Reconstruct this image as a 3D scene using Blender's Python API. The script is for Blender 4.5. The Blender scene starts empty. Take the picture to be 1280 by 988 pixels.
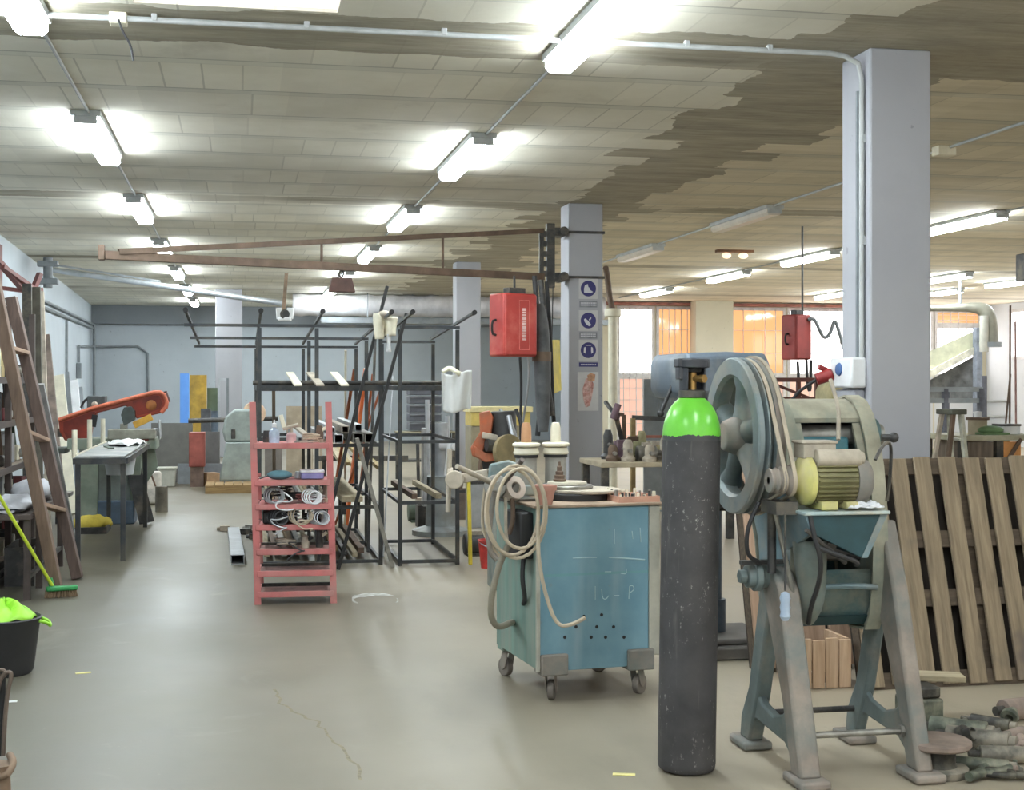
import bpy, bmesh, math, random
from mathutils import Vector, Matrix, Euler
PI = math.pi
R = random.Random(11)
SC = bpy.context.scene
COL = SC.collection
F, H, HC = 1720.0, 1.57, 1.95
TH = math.atan(339 / 1720.0)
CT, ST = math.cos(TH), math.sin(TH)

def P(px, py, d):
    """point seen at photo pixel (px, py) at camera depth d metres"""
    xc = (px - 640.0) / F
    return Vector((d * (xc * CT + ST), d * (CT - xc * ST), H + (478.0 - py) / F * d))
def FL(px, py):
    return P(px, py, H * F / (py - 478.0))
def CE(px, py, hc=HC):
    return P(px, py, hc * F / (478.0 - py))
def PY(px, py, Y):
    xc = (px - 640.0) / F
    return P(px, py, Y / (CT - xc * ST))
def PX(px, py, X):
    xc = (px - 640.0) / F
    return P(px, py, X / (xc * CT + ST))

def lin(c):
    c = c / 255.0
    return c / 12.92 if c <= 0.04045 else ((c + 0.055) / 1.055) ** 2.4
def rgb(c):
    return (lin(c[0]), lin(c[1]), lin(c[2]), 1.0)

class G:
    """small node-graph helper"""
    def __init__(s, name):
        s.m = bpy.data.materials.new(name); s.m.use_nodes = True
        s.t = s.m.node_tree; s.n = s.t.nodes; s.l = s.t.links
        s.b = s.n['Principled BSDF']
        s.co = s.n.new('ShaderNodeTexCoord').outputs['Object']
    def put(s, sock, v):
        if hasattr(v, 'is_output'): s.l.new(v, sock)
        elif isinstance(v, (tuple, list)) and len(v) == 3 and sock.type == 'RGBA': sock.default_value = rgb(v)
        else: sock.default_value = v
    def math(s, op, a, b=None, c=None):
        k = s.n.new('ShaderNodeMath'); k.operation = op
        s.put(k.inputs[0], a)
        if b is not None: s.put(k.inputs[1], b)
        if c is not None: s.put(k.inputs[2], c)
        return k.outputs[0]
    def noise(s, scale=5, detail=4, vec=None, rough=.6, dist=0):
        k = s.n.new('ShaderNodeTexNoise'); k.inputs['Scale'].default_value = scale
        k.inputs['Detail'].default_value = detail; k.inputs['Roughness'].default_value = rough
        k.inputs['Distortion'].default_value = dist
        s.l.new(vec if vec is not None else s.co, k.inputs['Vector'])
        return k.outputs['Fac']
    def white(s, v, v2=None):
        k = s.n.new('ShaderNodeTexWhiteNoise'); k.noise_dimensions = '2D'
        cb = s.n.new('ShaderNodeCombineXYZ'); s.put(cb.inputs[0], v); s.put(cb.inputs[1], v2 if v2 is not None else 0.0)
        s.l.new(cb.outputs[0], k.inputs['Vector']); return k.outputs['Value']
    def scl(s, v):
        k = s.n.new('ShaderNodeMapping'); k.inputs['Scale'].default_value = v
        s.l.new(s.co, k.inputs['Vector']); return k.outputs[0]
    def ramp(s, f, a, b):
        k = s.n.new('ShaderNodeMapRange'); k.inputs['From Min'].default_value = a; k.inputs['From Max'].default_value = b
        k.clamp = True; s.put(k.inputs['Value'], f); return k.outputs[0]
    def mix(s, f, a, b, mode='MIX'):
        k = s.n.new('ShaderNodeMix'); k.data_type = 'RGBA'; k.blend_type = mode
        s.put(k.inputs['Factor'], f); s.put(k.inputs[6], a); s.put(k.inputs[7], b); return k.outputs[2]
    def xyz(s):
        k = s.n.new('ShaderNodeSeparateXYZ'); s.l.new(s.co, k.inputs[0]); return k.outputs
    def bump(s, h, st=.3, dist=.01):
        k = s.n.new('ShaderNodeBump'); k.inputs['Strength'].default_value = st; k.inputs['Distance'].default_value = dist
        s.l.new(h, k.inputs['Height']); s.l.new(k.outputs[0], s.b.inputs['Normal'])
    def done(s, col=None, rough=None, metal=None):
        if col is not None: s.put(s.b.inputs['Base Color'], col)
        if rough is not None: s.put(s.b.inputs['Roughness'], rough)
        if metal is not None: s.put(s.b.inputs['Metallic'], metal)
        return s.m

MATS = {}
def mat(name, c, rough=.6, metal=0.0, var=.25, sc=6.0, dust=None, da=.5, bump=.0, stretch=None):
    """paint / metal / plastic with uneven tone and optional dust or rust patches of their own"""
    if name in MATS: return MATS[name]
    g = G(name)
    v = g.scl(stretch) if stretch else None
    n1 = g.noise(sc, 5, v)
    dark = tuple(x * (1 - var) for x in c); light = tuple(min(255, x * (1 + var * .6) + 2) for x in c)
    col = g.mix(g.ramp(n1, .3, .7), dark, light)
    if dust:
        n2 = g.noise(sc * .45 + 1.3, 6, v, .65)
        col = g.mix(g.ramp(n2, .62 - da * .4, .86 - da * .3), col, dust)
    rn = g.math('MULTIPLY_ADD', n1, .25, rough - .12)
    if bump: g.bump(g.noise(sc * 6, 3, v), bump, .004)
    MATS[name] = g.done(col, rn, metal); return MATS[name]

def wood(name, c, dark, sc=1.0, axis=2, stain=None):
    if name in MATS: return MATS[name]
    g = G(name)
    s = [14 * sc] * 3; s[axis] = 1.1 * sc
    n = g.noise(2.2, 6, g.scl(tuple(s)), .65, .4)
    col = g.mix(g.ramp(n, .32, .7), dark, c)
    n2 = g.noise(2.1, 3)
    col = g.mix(g.math('MULTIPLY', g.ramp(n2, .45, .75), .45), col, tuple(x * .72 for x in c))
    if stain: col = g.mix(g.ramp(g.noise(1.7, 4), .58, .70), col, stain)
    g.bump(n, .35, .003)
    MATS[name] = g.done(col, .8, 0); return MATS[name]

def emit(name, c, strength, base=(230, 230, 230)):
    if name in MATS: return MATS[name]
    g = G(name); g.done(base, .5)
    g.b.inputs['Emission Color'].default_value = rgb(c); g.b.inputs['Emission Strength'].default_value = strength
    MATS[name] = g.m; return g.m

def rotm(r):
    return r if isinstance(r, Matrix) else Euler(r).to_matrix()
def frame(d, up=None):
    d = Vector(d).normalized()
    u = Vector(up) if up is not None else (Vector((0, 0, 1)) if abs(d.z) < .92 else Vector((1, 0, 0)))
    x = u.cross(d)
    if x.length < 1e-6: x = Vector((0, 1, 0)).cross(d)
    x.normalize(); return x, d.cross(x).normalized(), d

class MB:
    def __init__(s): s.v = []; s.f = []
    def add(s, vs, fs):
        o = len(s.v); s.v += [Vector(p) for p in vs]; s.f += [tuple(i + o for i in f) for f in fs]; return s
    def box(s, c, size, r=(0, 0, 0)):
        m = rotm(r); c = Vector(c); hx, hy, hz = size[0] / 2, size[1] / 2, size[2] / 2
        vs = [c + m @ Vector((x * hx, y * hy, z * hz)) for x in (-1, 1) for y in (-1, 1) for z in (-1, 1)]
        return s.add(vs, [(0, 1, 3, 2), (4, 6, 7, 5), (0, 4, 5, 1), (2, 3, 7, 6), (0, 2, 6, 4), (1, 5, 7, 3)])
    def bx(s, a, b):
        return s.box([(a[i] + b[i]) / 2 for i in range(3)], [abs(a[i] - b[i]) for i in range(3)])
    def bar(s, a, b, w, h, up=None):
        a, b = Vector(a), Vector(b); x, y, d = frame(b - a, up)
        vs = [p + x * (i * w / 2) + y * (j * h / 2) for p in (a, b) for i, j in ((-1, -1), (1, -1), (1, 1), (-1, 1))]
        return s.add(vs, [(3, 2, 1, 0), (4, 5, 6, 7)] + [(i, (i + 1) % 4, (i + 1) % 4 + 4, i + 4) for i in range(4)])
    def sqtube(s, a, b, w, h, t, up=None):
        a, b = Vector(a), Vector(b); x, y, d = frame(b - a, up)
        vs = []
        for p in (a, b):
            for k in (0, 1):
                for i, j in ((-1, -1), (1, -1), (1, 1), (-1, 1)):
                    vs.append(p + x * i * (w / 2 - k * t) + y * j * (h / 2 - k * t))
        fs = []
        for i in range(4):
            j = (i + 1) % 4
            fs += [(i, j, j + 8, i + 8), (i + 4, i + 12, j + 12, j + 4), (i, i + 4, j + 4, j), (i + 8, j + 8, j + 12, i + 12)]
        return s.add(vs, fs)
    def cyl(s, a, b, r0, r1=None, n=16, caps=True):
        r1 = r0 if r1 is None else r1
        a, b = Vector(a), Vector(b); x, y, d = frame(b - a)
        vs = []
        for p, r in ((a, r0), (b, r1)):
            for i in range(n):
                t = 2 * PI * i / n; vs.append(p + x * math.cos(t) * r + y * math.sin(t) * r)
        fs = [(i, (i + 1) % n, (i + 1) % n + n, i + n) for i in range(n)]
        if caps: fs += [tuple(range(n - 1, -1, -1)), tuple(range(n, 2 * n))]
        return s.add(vs, fs)
    def lathe(s, prof, o=(0, 0, 0), ax=(0, 0, 1), n=24, closed=False):
        o = Vector(o); x, y, d = frame(ax); vs = []; fs = []
        for r, z in prof:
            for i in range(n):
                t = 2 * PI * i / n; vs.append(o + d * z + x * math.cos(t) * r + y * math.sin(t) * r)
        m = len(prof)
        for k in range(m if closed else m - 1):
            k2 = (k + 1) % m
            for i in range(n):
                j = (i + 1) % n; fs.append((k * n + i, k * n + j, k2 * n + j, k2 * n + i))
        if not closed:
            if prof[0][0] > 1e-5: fs.append(tuple(range(n - 1, -1, -1)))
            if prof[-1][0] > 1e-5: fs.append(tuple((m - 1) * n + i for i in range(n)))
        return s.add(vs, fs)
    def tube(s, pts, r, n=8, closed=False, sub=0):
        pts = [Vector(p) for p in pts]
        for _ in range(sub):
            q = []
            m = len(pts)
            for i in range(m if closed else m - 1):
                a, b = pts[i], pts[(i + 1) % m]; q += [a * .75 + b * .25, a * .25 + b * .75]
            pts = q if closed else [pts[0]] + q + [pts[-1]]
        m = len(pts); vs = []; px = None
        if isinstance(r, list) and len(r) != m:
            q = r; r = []
            for i in range(m):
                u = i / (m - 1) * (len(q) - 1); k = min(int(u), len(q) - 2); r.append(q[k] + (q[k + 1] - q[k]) * (u - k))
        for i in range(m):
            if closed: d = pts[(i + 1) % m] - pts[i - 1]
            else: d = pts[min(i + 1, m - 1)] - pts[max(i - 1, 0)]
            if d.length < 1e-9: d = Vector((0, 0, 1))
            d.normalize()
            if px is None: x, y, _ = frame(d)
            else:
                x = px - d * px.dot(d)
                if x.length < 1e-6: x, y, _ = frame(d)
                x.normalize(); y = d.cross(x)
            px = x
            rr = r[i] if isinstance(r, list) else r
            for k in range(n):
                t = 2 * PI * k / n; vs.append(pts[i] + x * math.cos(t) * rr + y * math.sin(t) * rr)
        fs = []
        for i in range(m if closed else m - 1):
            i2 = (i + 1) % m
            for k in range(n):
                j = (k + 1) % n; fs.append((i * n + k, i * n + j, i2 * n + j, i2 * n + k))
        if not closed: fs += [tuple(range(n - 1, -1, -1)), tuple((m - 1) * n + k for k in range(n))]
        return s.add(vs, fs)
    def prism(s, poly, o, ux, uy, t):
        """polygon (2D) in the plane o+ux,uy extruded by vector t"""
        o, ux, uy, t = Vector(o), Vector(ux), Vector(uy), Vector(t); n = len(poly)
        a = [o + ux * p[0] + uy * p[1] for p in poly]
        return s.add(a + [p + t for p in a], [tuple(range(n - 1, -1, -1)), tuple(range(n, 2 * n))] + [(i, (i + 1) % n, (i + 1) % n + n, i + n) for i in range(n)])
    def sph(s, c, r, sx=1, sy=1, sz=1, n=16, m=10, rot=(0, 0, 0)):
        mm = rotm(rot); c = Vector(c); vs = [c + mm @ Vector((0, 0, r * sz))]
        for j in range(1, m):
            a = PI * j / m
            for i in range(n):
                t = 2 * PI * i / n
                vs.append(c + mm @ Vector((r * sx * math.sin(a) * math.cos(t), r * sy * math.sin(a) * math.sin(t), r * sz * math.cos(a))))
        vs.append(c + mm @ Vector((0, 0, -r * sz))); fs = []
        for i in range(n): fs.append((0, 1 + i, 1 + (i + 1) % n))
        for j in range(m - 2):
            for i in range(n):
                a, b = 1 + j * n + i, 1 + j * n + (i + 1) % n; fs.append((a, a + n, b + n, b))
        l = len(vs) - 1; b0 = 1 + (m - 2) * n
        for i in range(n): fs.append((l, b0 + (i + 1) % n, b0 + i))
        return s.add(vs, fs)
    def loft(s, rings, caps=True):
        n = len(rings[0]); vs = [p for r in rings for p in r]; fs = []
        for k in range(len(rings) - 1):
            for i in range(n):
                j = (i + 1) % n; fs.append((k * n + i, k * n + j, (k + 1) * n + j, (k + 1) * n + i))
        if caps: fs += [tuple(range(n - 1, -1, -1)), tuple((len(rings) - 1) * n + i for i in range(n))]
        return s.add(vs, fs)
    def grid(s, fn, nu, nv, thick=None):
        vs = [Vector(fn(i / nu, j / nv)) for i in range(nu + 1) for j in range(nv + 1)]
        fs = [(i * (nv + 1) + j, (i + 1) * (nv + 1) + j, (i + 1) * (nv + 1) + j + 1, i * (nv + 1) + j + 1) for i in range(nu) for j in range(nv)]
        return s.add(vs, fs)
    def xf(s, m):
        s.v = [m @ p for p in s.v]; return s

def link_mesh(name, mb, m, inv=None, bev=0, smooth=38, solid=0, seg=2):
    me = bpy.data.meshes.new(name)
    vs = [inv @ p for p in mb.v] if inv is not None else mb.v
    me.from_pydata([tuple(p) for p in vs], [], mb.f); me.update()
    bm = bmesh.new(); bm.from_mesh(me); bmesh.ops.recalc_face_normals(bm, faces=bm.faces); bm.to_mesh(me); bm.free()
    me.materials.append(m)
    if smooth:
        me.shade_smooth(); me.set_sharp_from_angle(angle=math.radians(smooth))
    o = bpy.data.objects.new(name, me); COL.objects.link(o)
    if solid:
        k = o.modifiers.new('thickness', 'SOLIDIFY'); k.thickness = solid; k.offset = 0
    if bev:
        k = o.modifiers.new('edge', 'BEVEL'); k.width = bev; k.segments = seg; k.limit_method = 'ANGLE'; k.angle_limit = .6
        k.harden_normals = False
    return o

def props(o, label=None, cat=None, group=None, kind=None):
    if label: o['label'] = label
    if cat: o['category'] = cat
    if group: o['group'] = group
    if kind: o['kind'] = kind
    return o

class Thing:
    def __init__(s, name, label, cat, loc=(0, 0, 0), rz=0.0, group=None, local=False, rot=None):
        s.o = bpy.data.objects.new(name, None); COL.objects.link(s.o)
        s.o.empty_display_size = .1
        s.o.location = loc; s.o.rotation_euler = rot if rot else (0, 0, rz)
        props(s.o, label, cat, group)
        s.M = Matrix.Translation(Vector(loc)) @ Euler(s.o.rotation_euler).to_matrix().to_4x4()
        s.inv = None if local else s.M.inverted()
    def part(s, name, mb, m, under=None, label=None, kind=None, **kw):
        o = link_mesh(name, mb, m, s.inv, **kw)
        o.parent = under if under is not None else s.o
        if label: o['label'] = label
        if kind: o['kind'] = kind
        return o

def single(name, label, cat, mb, m, group=None, kind=None, **kw):
    lo = [min(p[i] for p in mb.v) for i in range(3)]; hi = [max(p[i] for p in mb.v) for i in range(3)]
    b = Vector(((lo[0] + hi[0]) / 2, (lo[1] + hi[1]) / 2, lo[2]))
    o = link_mesh(name, mb, m, Matrix.Translation(-b), **kw); o.location = b
    return props(o, label, cat, group, kind)
def struct(name, mb, m, label=None, **kw):
    kw.setdefault('smooth', 0)
    o = link_mesh(name, mb, m, None, **kw); props(o, label, None, None, 'structure'); return o
def dup(root, loc=None, rz=None, label=None, group=None):
    r = root.copy(); COL.objects.link(r)
    if loc is not None: r.location = loc
    if rz is not None: r.rotation_euler = (0, 0, rz)
    if label: r['label'] = label
    if group: r['group'] = group
    for ch in list(root.children):
        c = ch.copy(); COL.objects.link(c); c.parent = r
        for gch in list(ch.children):
            d = gch.copy(); COL.objects.link(d); d.parent = c
    return r
# ---------------------------------------------------------------- camera, render look
cam = bpy.data.cameras.new('camera'); co = bpy.data.objects.new('camera', cam); COL.objects.link(co)
cam.sensor_width = 36.0; cam.lens = 36.0 * F / 1280.0; cam.shift_y = -16.0 / 1280.0; cam.clip_start = .05; cam.clip_end = 300
co.location = (0, 0, H); co.rotation_euler = (PI / 2, 0, -TH); SC.camera = co
vs = SC.view_settings; vs.view_transform = 'Standard'; vs.look = 'None'; vs.gamma = 1.0; vs.use_curve_mapping = False; vs.exposure = 0.78
SC.cycles.max_bounces = 7; SC.cycles.diffuse_bounces = 5; SC.cycles.glossy_bounces = 3
SC.cycles.caustics_reflective = False; SC.cycles.caustics_refractive = False
SC.cycles.sample_clamp_indirect = 6.0
w = bpy.data.worlds.new('sky'); SC.world = w; w.use_nodes = True
bg = w.node_tree.nodes['Background']; bg.inputs[0].default_value = (.80, .88, 1.0, 1); bg.inputs[1].default_value = 1.0

ZC = H + HC
FILL_NEAR = 1.0  # strength of the added fill panes behind the camera
# ---------------------------------------------------------------- setting materials
def ceiling_mat():
    g = G('ceiling_blocks'); x, y, z = g.xyz()
    row = g.math('DIVIDE', y, .85); rid = g.math('FLOOR', row); fr = g.math('FRACT', row)
    joist = g.math('LESS_THAN', fr, .15)
    edge = g.math('MAXIMUM', g.math('MULTIPLY', g.math('LESS_THAN', g.math('ABSOLUTE', g.math('SUBTRACT', fr, .15)), .012), .35), g.math('LESS_THAN', fr, .026))
    cx = g.math('ADD', g.math('DIVIDE', x, .25), g.white(rid)); bid = g.math('FLOOR', cx); fx = g.math('FRACT', cx)
    bl = g.math('MULTIPLY', g.math('LESS_THAN', fx, .05), g.math('GREATER_THAN', fr, .15))
    bl = g.math('MULTIPLY', bl, g.ramp(g.white(bid, rid), .35, .9))
    tint = g.math('MULTIPLY_ADD', g.white(bid, rid), .10, .95)
    tintr = g.math('MULTIPLY', g.math('MULTIPLY_ADD', g.white(rid, 3.3), .16, .90), g.math('MULTIPLY_ADD', g.math('SINE', g.math('MULTIPLY', fr, 3.14159)), .06, .96))  # sine term paints the shading of arched block rows into the tone
    base = g.mix(g.ramp(g.noise(1.3, 5), .3, .7), (216, 212, 196), (234, 231, 218))
    right = g.ramp(g.math('ADD', x, g.math('MULTIPLY', g.noise(.5, 2), 1.5)), 4.3, 5.2)
    streak = g.noise(1.0, 6, g.scl((.6, 5.0, 1)), .7)
    base = g.mix(right, base, g.mix(g.ramp(streak, .3, .7), (204, 194, 170), (228, 219, 198)))  # browner side paints in warm window light and unlit lamps; streaks are dirt
    jc = g.mix(.5, base, (196, 196, 184))
    col = g.mix(g.math('MULTIPLY', joist, .7), base, jc)
    k = g.n.new('ShaderNodeCombineColor')
    tt = g.math('MULTIPLY', tint, tintr)
    for i in range(3): g.l.new(tt, k.inputs[i])
    col = g.mix(1.0, col, k.outputs[0], 'MULTIPLY')
    col = g.mix(g.math('MULTIPLY', edge, .36), col, (84, 80, 66))
    col = g.mix(g.math('MULTIPLY', bl, .34), col, (98, 92, 76))
    # flush concrete bands on the pillar lines, ragged where the blocks stop
    rag = g.math('MULTIPLY_ADD', g.noise(1.6, 5), .55, -.28)
    rag2 = g.math('MULTIPLY', g.math('SUBTRACT', g.white(g.math('FLOOR', g.math('DIVIDE', y, .425))), .5), .5)
    bx = g.math('LESS_THAN', g.math('ADD', g.math('ABSOLUTE', g.math('SUBTRACT', x, 3.85)), g.math('ADD', rag, rag2)), .55)
    by = None
    for yy, hw in ((7.75, .38), (14.9, .24), (22.3, .24), (29.4, .22), (.4, .35)):
        m = g.math('LESS_THAN', g.math('ADD', g.math('ABSOLUTE', g.math('SUBTRACT', y, yy)), g.math('MULTIPLY', rag, .6)), hw)
        by = m if by is None else g.math('MAXIMUM', by, m)
    by = g.math('MULTIPLY', by, g.ramp(g.noise(.35, 2, None), .30, .42))
    band = g.math('MAXIMUM', bx, by)
    st = g.noise(1.0, 7, g.scl((1.2, 7.0, 1)), .72)
    bc = g.mix(g.ramp(st, .28, .72), (120, 114, 98), (184, 176, 156))
    col = g.mix(g.math('MULTIPLY', band, .9), col, bc)
    blot = g.ramp(g.noise(.8, 6, None, .7), .6, .8)
    col = g.mix(g.math('MULTIPLY', blot, .35), col, (118, 104, 80))
    hh = g.math('SUBTRACT', g.math('MULTIPLY', g.noise(9, 4), .4), g.math('ADD', g.math('MULTIPLY', edge, .5), g.math('MULTIPLY', bl, .3)))
    g.bump(hh, .5, .012)
    return g.done(col, .9)
def floor_mat():
    g = G('floor_concrete'); x, y, z = g.xyz()
    a = g.noise(.55, 6, None, .6, .3)
    col = g.mix(g.ramp(a, .3, .7), (86, 83, 73), (103, 99, 86))
    dust = g.ramp(g.math('ADD', x, g.math('MULTIPLY', g.noise(.5, 4), 2.0)), 0.6, 3.6)  # floor tone graded from darker to paler along x
    col = g.mix(dust, col, g.mix(g.ramp(a, .3, .7), (154, 144, 125), (171, 161, 142)))
    warm = g.ramp(g.math('ADD', y, g.math('MULTIPLY', g.noise(.4, 3), 6)), 13, 22)
    col = g.mix(g.math('MULTIPLY', g.math('MULTIPLY', warm, .5), g.math('SUBTRACT', 1.0, dust)), col, (122, 112, 92))
    b = g.noise(3.0, 8, g.scl((1, .35, 1)), .7)
    col = g.mix(g.math('MULTIPLY', g.ramp(b, .52, .75), .30), col, (104, 100, 86))
    c = g.noise(1.1, 5, None, .65, 1.2)
    col = g.mix(g.math('MULTIPLY', g.ramp(c, .60, .75), .35), col, (146, 142, 128))
    d = g.ramp(g.noise(26, 2), .70, .78)
    col = g.mix(g.math('MULTIPLY', d, .35), col, (120, 116, 104))
    g.bump(g.noise(30, 4), .08, .003)
    return g.done(col, g.math('MULTIPLY_ADD', a, .3, .30))
def wall_mat(name, c, c2, sp=.06):
    g = G(name); a = g.noise(.7, 6); col = g.mix(g.ramp(a, .3, .7), c, c2)
    col = g.mix(g.math('MULTIPLY', g.ramp(g.noise(11, 3), .70, .74), .5), col, tuple(v * .72 for v in c))
    col = g.mix(g.math('MULTIPLY', g.ramp(g.noise(2.1, 5, None, .7), .58, .8), .3), col, tuple(v * .86 for v in c2))
    g.bump(g.noise(22, 4), .25, .004)
    return g.done(col, .75)
M_CEIL, M_FLOOR = ceiling_mat(), floor_mat()
M_WALLG = wall_mat('wall_paint_grey', (178, 187, 194), (192, 200, 206))
M_WALLW = wall_mat('wall_paint_white', (200, 204, 208), (214, 217, 220))
M_PIL = wall_mat('pillar_paint', (160, 161, 167), (174, 175, 180))
M_PINK = wall_mat('wall_paint_pink', (238, 206, 190), (244, 216, 202))
M_BEIGE = wall_mat('wall_paint_beige', (196, 190, 168), (210, 204, 184))
M_BEAM = wall_mat('beam_paint', (120, 126, 132), (136, 141, 146))

# ---------------------------------------------------------------- shell
YB, YW, XR, Y0 = 36.4, 32.0, 18.6, -6.0
def xl(y): return -3.14 - (y - 19.8) * .0345
XS = 8.2   # step between the two far walls
struct('floor', MB().bx((-5, Y0 - .3, -.2), (XR + .4, YB + .4, 0)), M_FLOOR)
SKX0, SKX1, SKY0, SKY1 = -.54, .50, 5.55, 7.30
cb = MB()
for a, b in (((-5, Y0 - .3), (SKX0, YB + .4)), ((SKX1, Y0 - .3), (XR + .4, YB + .4)), ((SKX0, Y0 - .3), (SKX1, SKY0)), ((SKX0, SKY1), (SKX1, YB + .4))):
    cb.bx((a[0], a[1], ZC), (b[0], b[1], ZC + .25))
struct('ceiling', cb, M_CEIL)
struct('wall_left', MB().add([(xl(Y0), Y0, 0), (xl(YB), YB, 0), (xl(YB) - .2, YB, 0), (xl(Y0) - .2, Y0, 0), (xl(Y0), Y0, ZC), (xl(YB), YB, ZC), (xl(YB) - .2, YB, ZC), (xl(Y0) - .2, Y0, ZC)],
       [(0, 1, 2, 3), (4, 5, 6, 7), (0, 1, 5, 4), (1, 2, 6, 5), (2, 3, 7, 6), (3, 0, 4, 7)]), M_WALLG)
struct('wall_back', MB().bx((-4.2, YB, 0), (XS, YB + .2, ZC)), M_WALLG)
struct('wall_step', MB().bx((XS, YW + .251, 0), (XS + .2, YB + .2, ZC)), M_WALLG)
NW = [(-2.2 + 3.9 * i, -2.2 + 3.9 * i + 3.3) for i in range(5)]  # openings for the added fill panes
wn = MB(); NZ0, NZ1 = .9, 3.1
wn.bx((-5, Y0 - .2, 0), (XR + .3, Y0, NZ0)).bx((-5, Y0 - .2, NZ1), (XR + .3, Y0, ZC))
ne = [-5] + [v for p in NW for v in p] + [XR + .3]
for i in range(0, len(ne), 2): wn.bx((ne[i], Y0 - .2, NZ0), (ne[i + 1], Y0, NZ1))
struct('wall_near', wn, M_WALLW)
# right wall with a window strip
wr = MB()
WZ0, WZ1 = 2.12, 3.36
wr.bx((XR, Y0, 0), (XR + .25, YW + .2, WZ0)); wr.bx((XR, Y0, WZ1), (XR + .25, YW + .2, ZC))
wy = [(26.0, 30.9)] + [(y, y + 3.4) for y in (20.5, 15.5, 10.5, 5.5, .5)]
ys = sorted([Y0] + [v for p in wy for v in p] + [YW + .2])
for i in range(0, len(ys), 2): wr.bx((XR, ys[i], WZ0), (XR + .25, ys[i + 1], WZ1))
struct('wall_right', wr, M_WALLW)
M_PANE = emit('window_pane_daylight', (255, 250, 250), 2.6)
M_PANEO = emit('window_pane_orange', (255, 186, 126), .60, (150, 92, 60)); M_PANEO.node_tree.nodes['Principled BSDF'].inputs['Roughness'].default_value = .06
M_PANEL = emit('window_pane_low', (255, 206, 186), .26, (226, 184, 166))
M_FRAME = mat('window_frame_paint', (206, 204, 204), .5, var=.08)
nwin = [0]
def window(x0, x1, z0, z1, m, nbar=6, hb=2, y=YW, fr=M_FRAME):
    nwin[0] += 1
    f = MB()
    t = .07
    f.bx((x0, y - .03, z0), (x0 + t, y + .08, z1)).bx((x1 - t, y - .03, z0), (x1, y + .08, z1))
    f.bx((x0 + t, y - .03, z0), (x1 - t, y + .08, z0 + t)).bx((x0 + t, y - .03, z1 - t), (x1 - t, y + .08, z1))
    o = struct('window_%d' % nwin[0], f, fr)
    b = MB()
    for i in range(1, nbar): b.cyl((x0 + (x1 - x0) * i / nbar, y - .05, z0 + .02), (x0 + (x1 - x0) * i / nbar, y - .05, z1 - .02), .010, n=6)
    for i in range(1, hb + 1): b.bar((x0 + .02, y - .05, z0 + (z1 - z0) * i / (hb + 1)), (x1 - .02, y - .05, z0 + (z1 - z0) * i / (hb + 1)), .02, .012)
    bo = link_mesh('window_grille', b, fr); bo.parent = o
    po = link_mesh('window_pane', MB().bx((x0 + t, y + .02, z0 + t), (x1 - t, y + .04, z1 - t)), m, smooth=0); po.parent = o
    return o
# far wall on the window side: piers, lintel, low panels
def X_at(px): return PY(px, 478, YW).x
ZS, ZT = 1.72, 3.40
wins = [(771, 818, M_PANE), (820, 866, M_PANEO), (901, 982, M_PANEO), (984, 1062, M_PANE), (1064, 1166, M_PANE), (1168, 1226, M_PANEO)]
fw = MB()
edges = [XS] + [v for a, b, _ in wins for v in (X_at(a), X_at(b))] + [XR + .25]
for i in range(0, len(edges), 2):
    if edges[i + 1] - edges[i] > .01: fw.bx((edges[i], YW, 0), (edges[i + 1], YW + .25, ZC))
for a, b, _ in wins: fw.bx((X_at(a), YW, ZT), (X_at(b), YW + .25, ZC))
struct('wall_far', fw, M_BEIGE)
pk = MB()
for a, b, _ in wins[4:]: pk.bx((X_at(a), YW, 0), (X_at(b), YW + .25, ZS))
struct('wall_far_low', pk, M_WALLW)
for i, (a, b, m) in enumerate(wins):
    if i == 5:
        window(X_at(a), X_at(b), 3.0, ZT, m); window(X_at(a), X_at(b), ZS, 3.0, M_PANE)
    else: window(X_at(a), X_at(b), ZS, ZT, m)
    if i < 4: window(X_at(a), X_at(b), 0.0, ZS, M_PANEL, 6, 5)
M_FILLN = emit('window_pane_near', (255, 248, 236), FILL_NEAR)  # unseen glowing panes, added to brighten surfaces that face the camera
for a, b in NW: window(a, b, NZ0, NZ1, M_FILLN, 4, 1, y=Y0 - .08)
# right-wall windows (frame runs along Y)
for (y0, y1) in wy:
    nwin[0] += 1; f = MB(); t = .08
    f.bx((XR - .03, y0, WZ0), (XR + .1, y0 + t, WZ1)).bx((XR - .03, y1 - t, WZ0), (XR + .1, y1, WZ1)).bx((XR - .03, y0, WZ0), (XR + .1, y1, WZ0 + t)).bx((XR - .03, y0, WZ1 - t), (XR + .1, y1, WZ1))
    o = struct('window_%d' % nwin[0], f, M_FRAME)
    po = link_mesh('window_pane', MB().bx((XR + .04, y0 + t, WZ0 + t), (XR + .06, y1 - t, WZ1 - t)), M_PANE, smooth=0); po.parent = o
struct('trim_1', MB().bx((-3.9, YB - .25, 3.05), (XS, YB, ZC)), M_BEAM)
struct('trim_2', MB().bx((XS + .3, YW - .22, ZT + .02), (XR, YW, ZT + .09)), mat('rail_red_brown', (150, 96, 84), .6))
# skylight: a white-washed shaft and a pale translucent pane
sk = MB()
sk.bx((SKX0 - .06, SKY0, ZC + .2), (SKX0, SKY1, ZC + .6)).bx((SKX1, SKY0, ZC + .2), (SKX1 + .06, SKY1, ZC + .6)).bx((SKX0, SKY0 - .06, ZC + .2), (SKX1, SKY0, ZC + .6)).bx((SKX0, SKY1, ZC + .2), (SKX1, SKY1 + .06, ZC + .6))
wo = struct('window_20', sk, M_WALLW, label='skylight shaft in the ceiling')
po = link_mesh('window_pane', MB().bx((SKX0, SKY0, ZC + .02), (SKX1, SKY1, ZC + .04)), emit('skylight_pane', (240, 226, 232), .95), smooth=0); po.parent = wo
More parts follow.
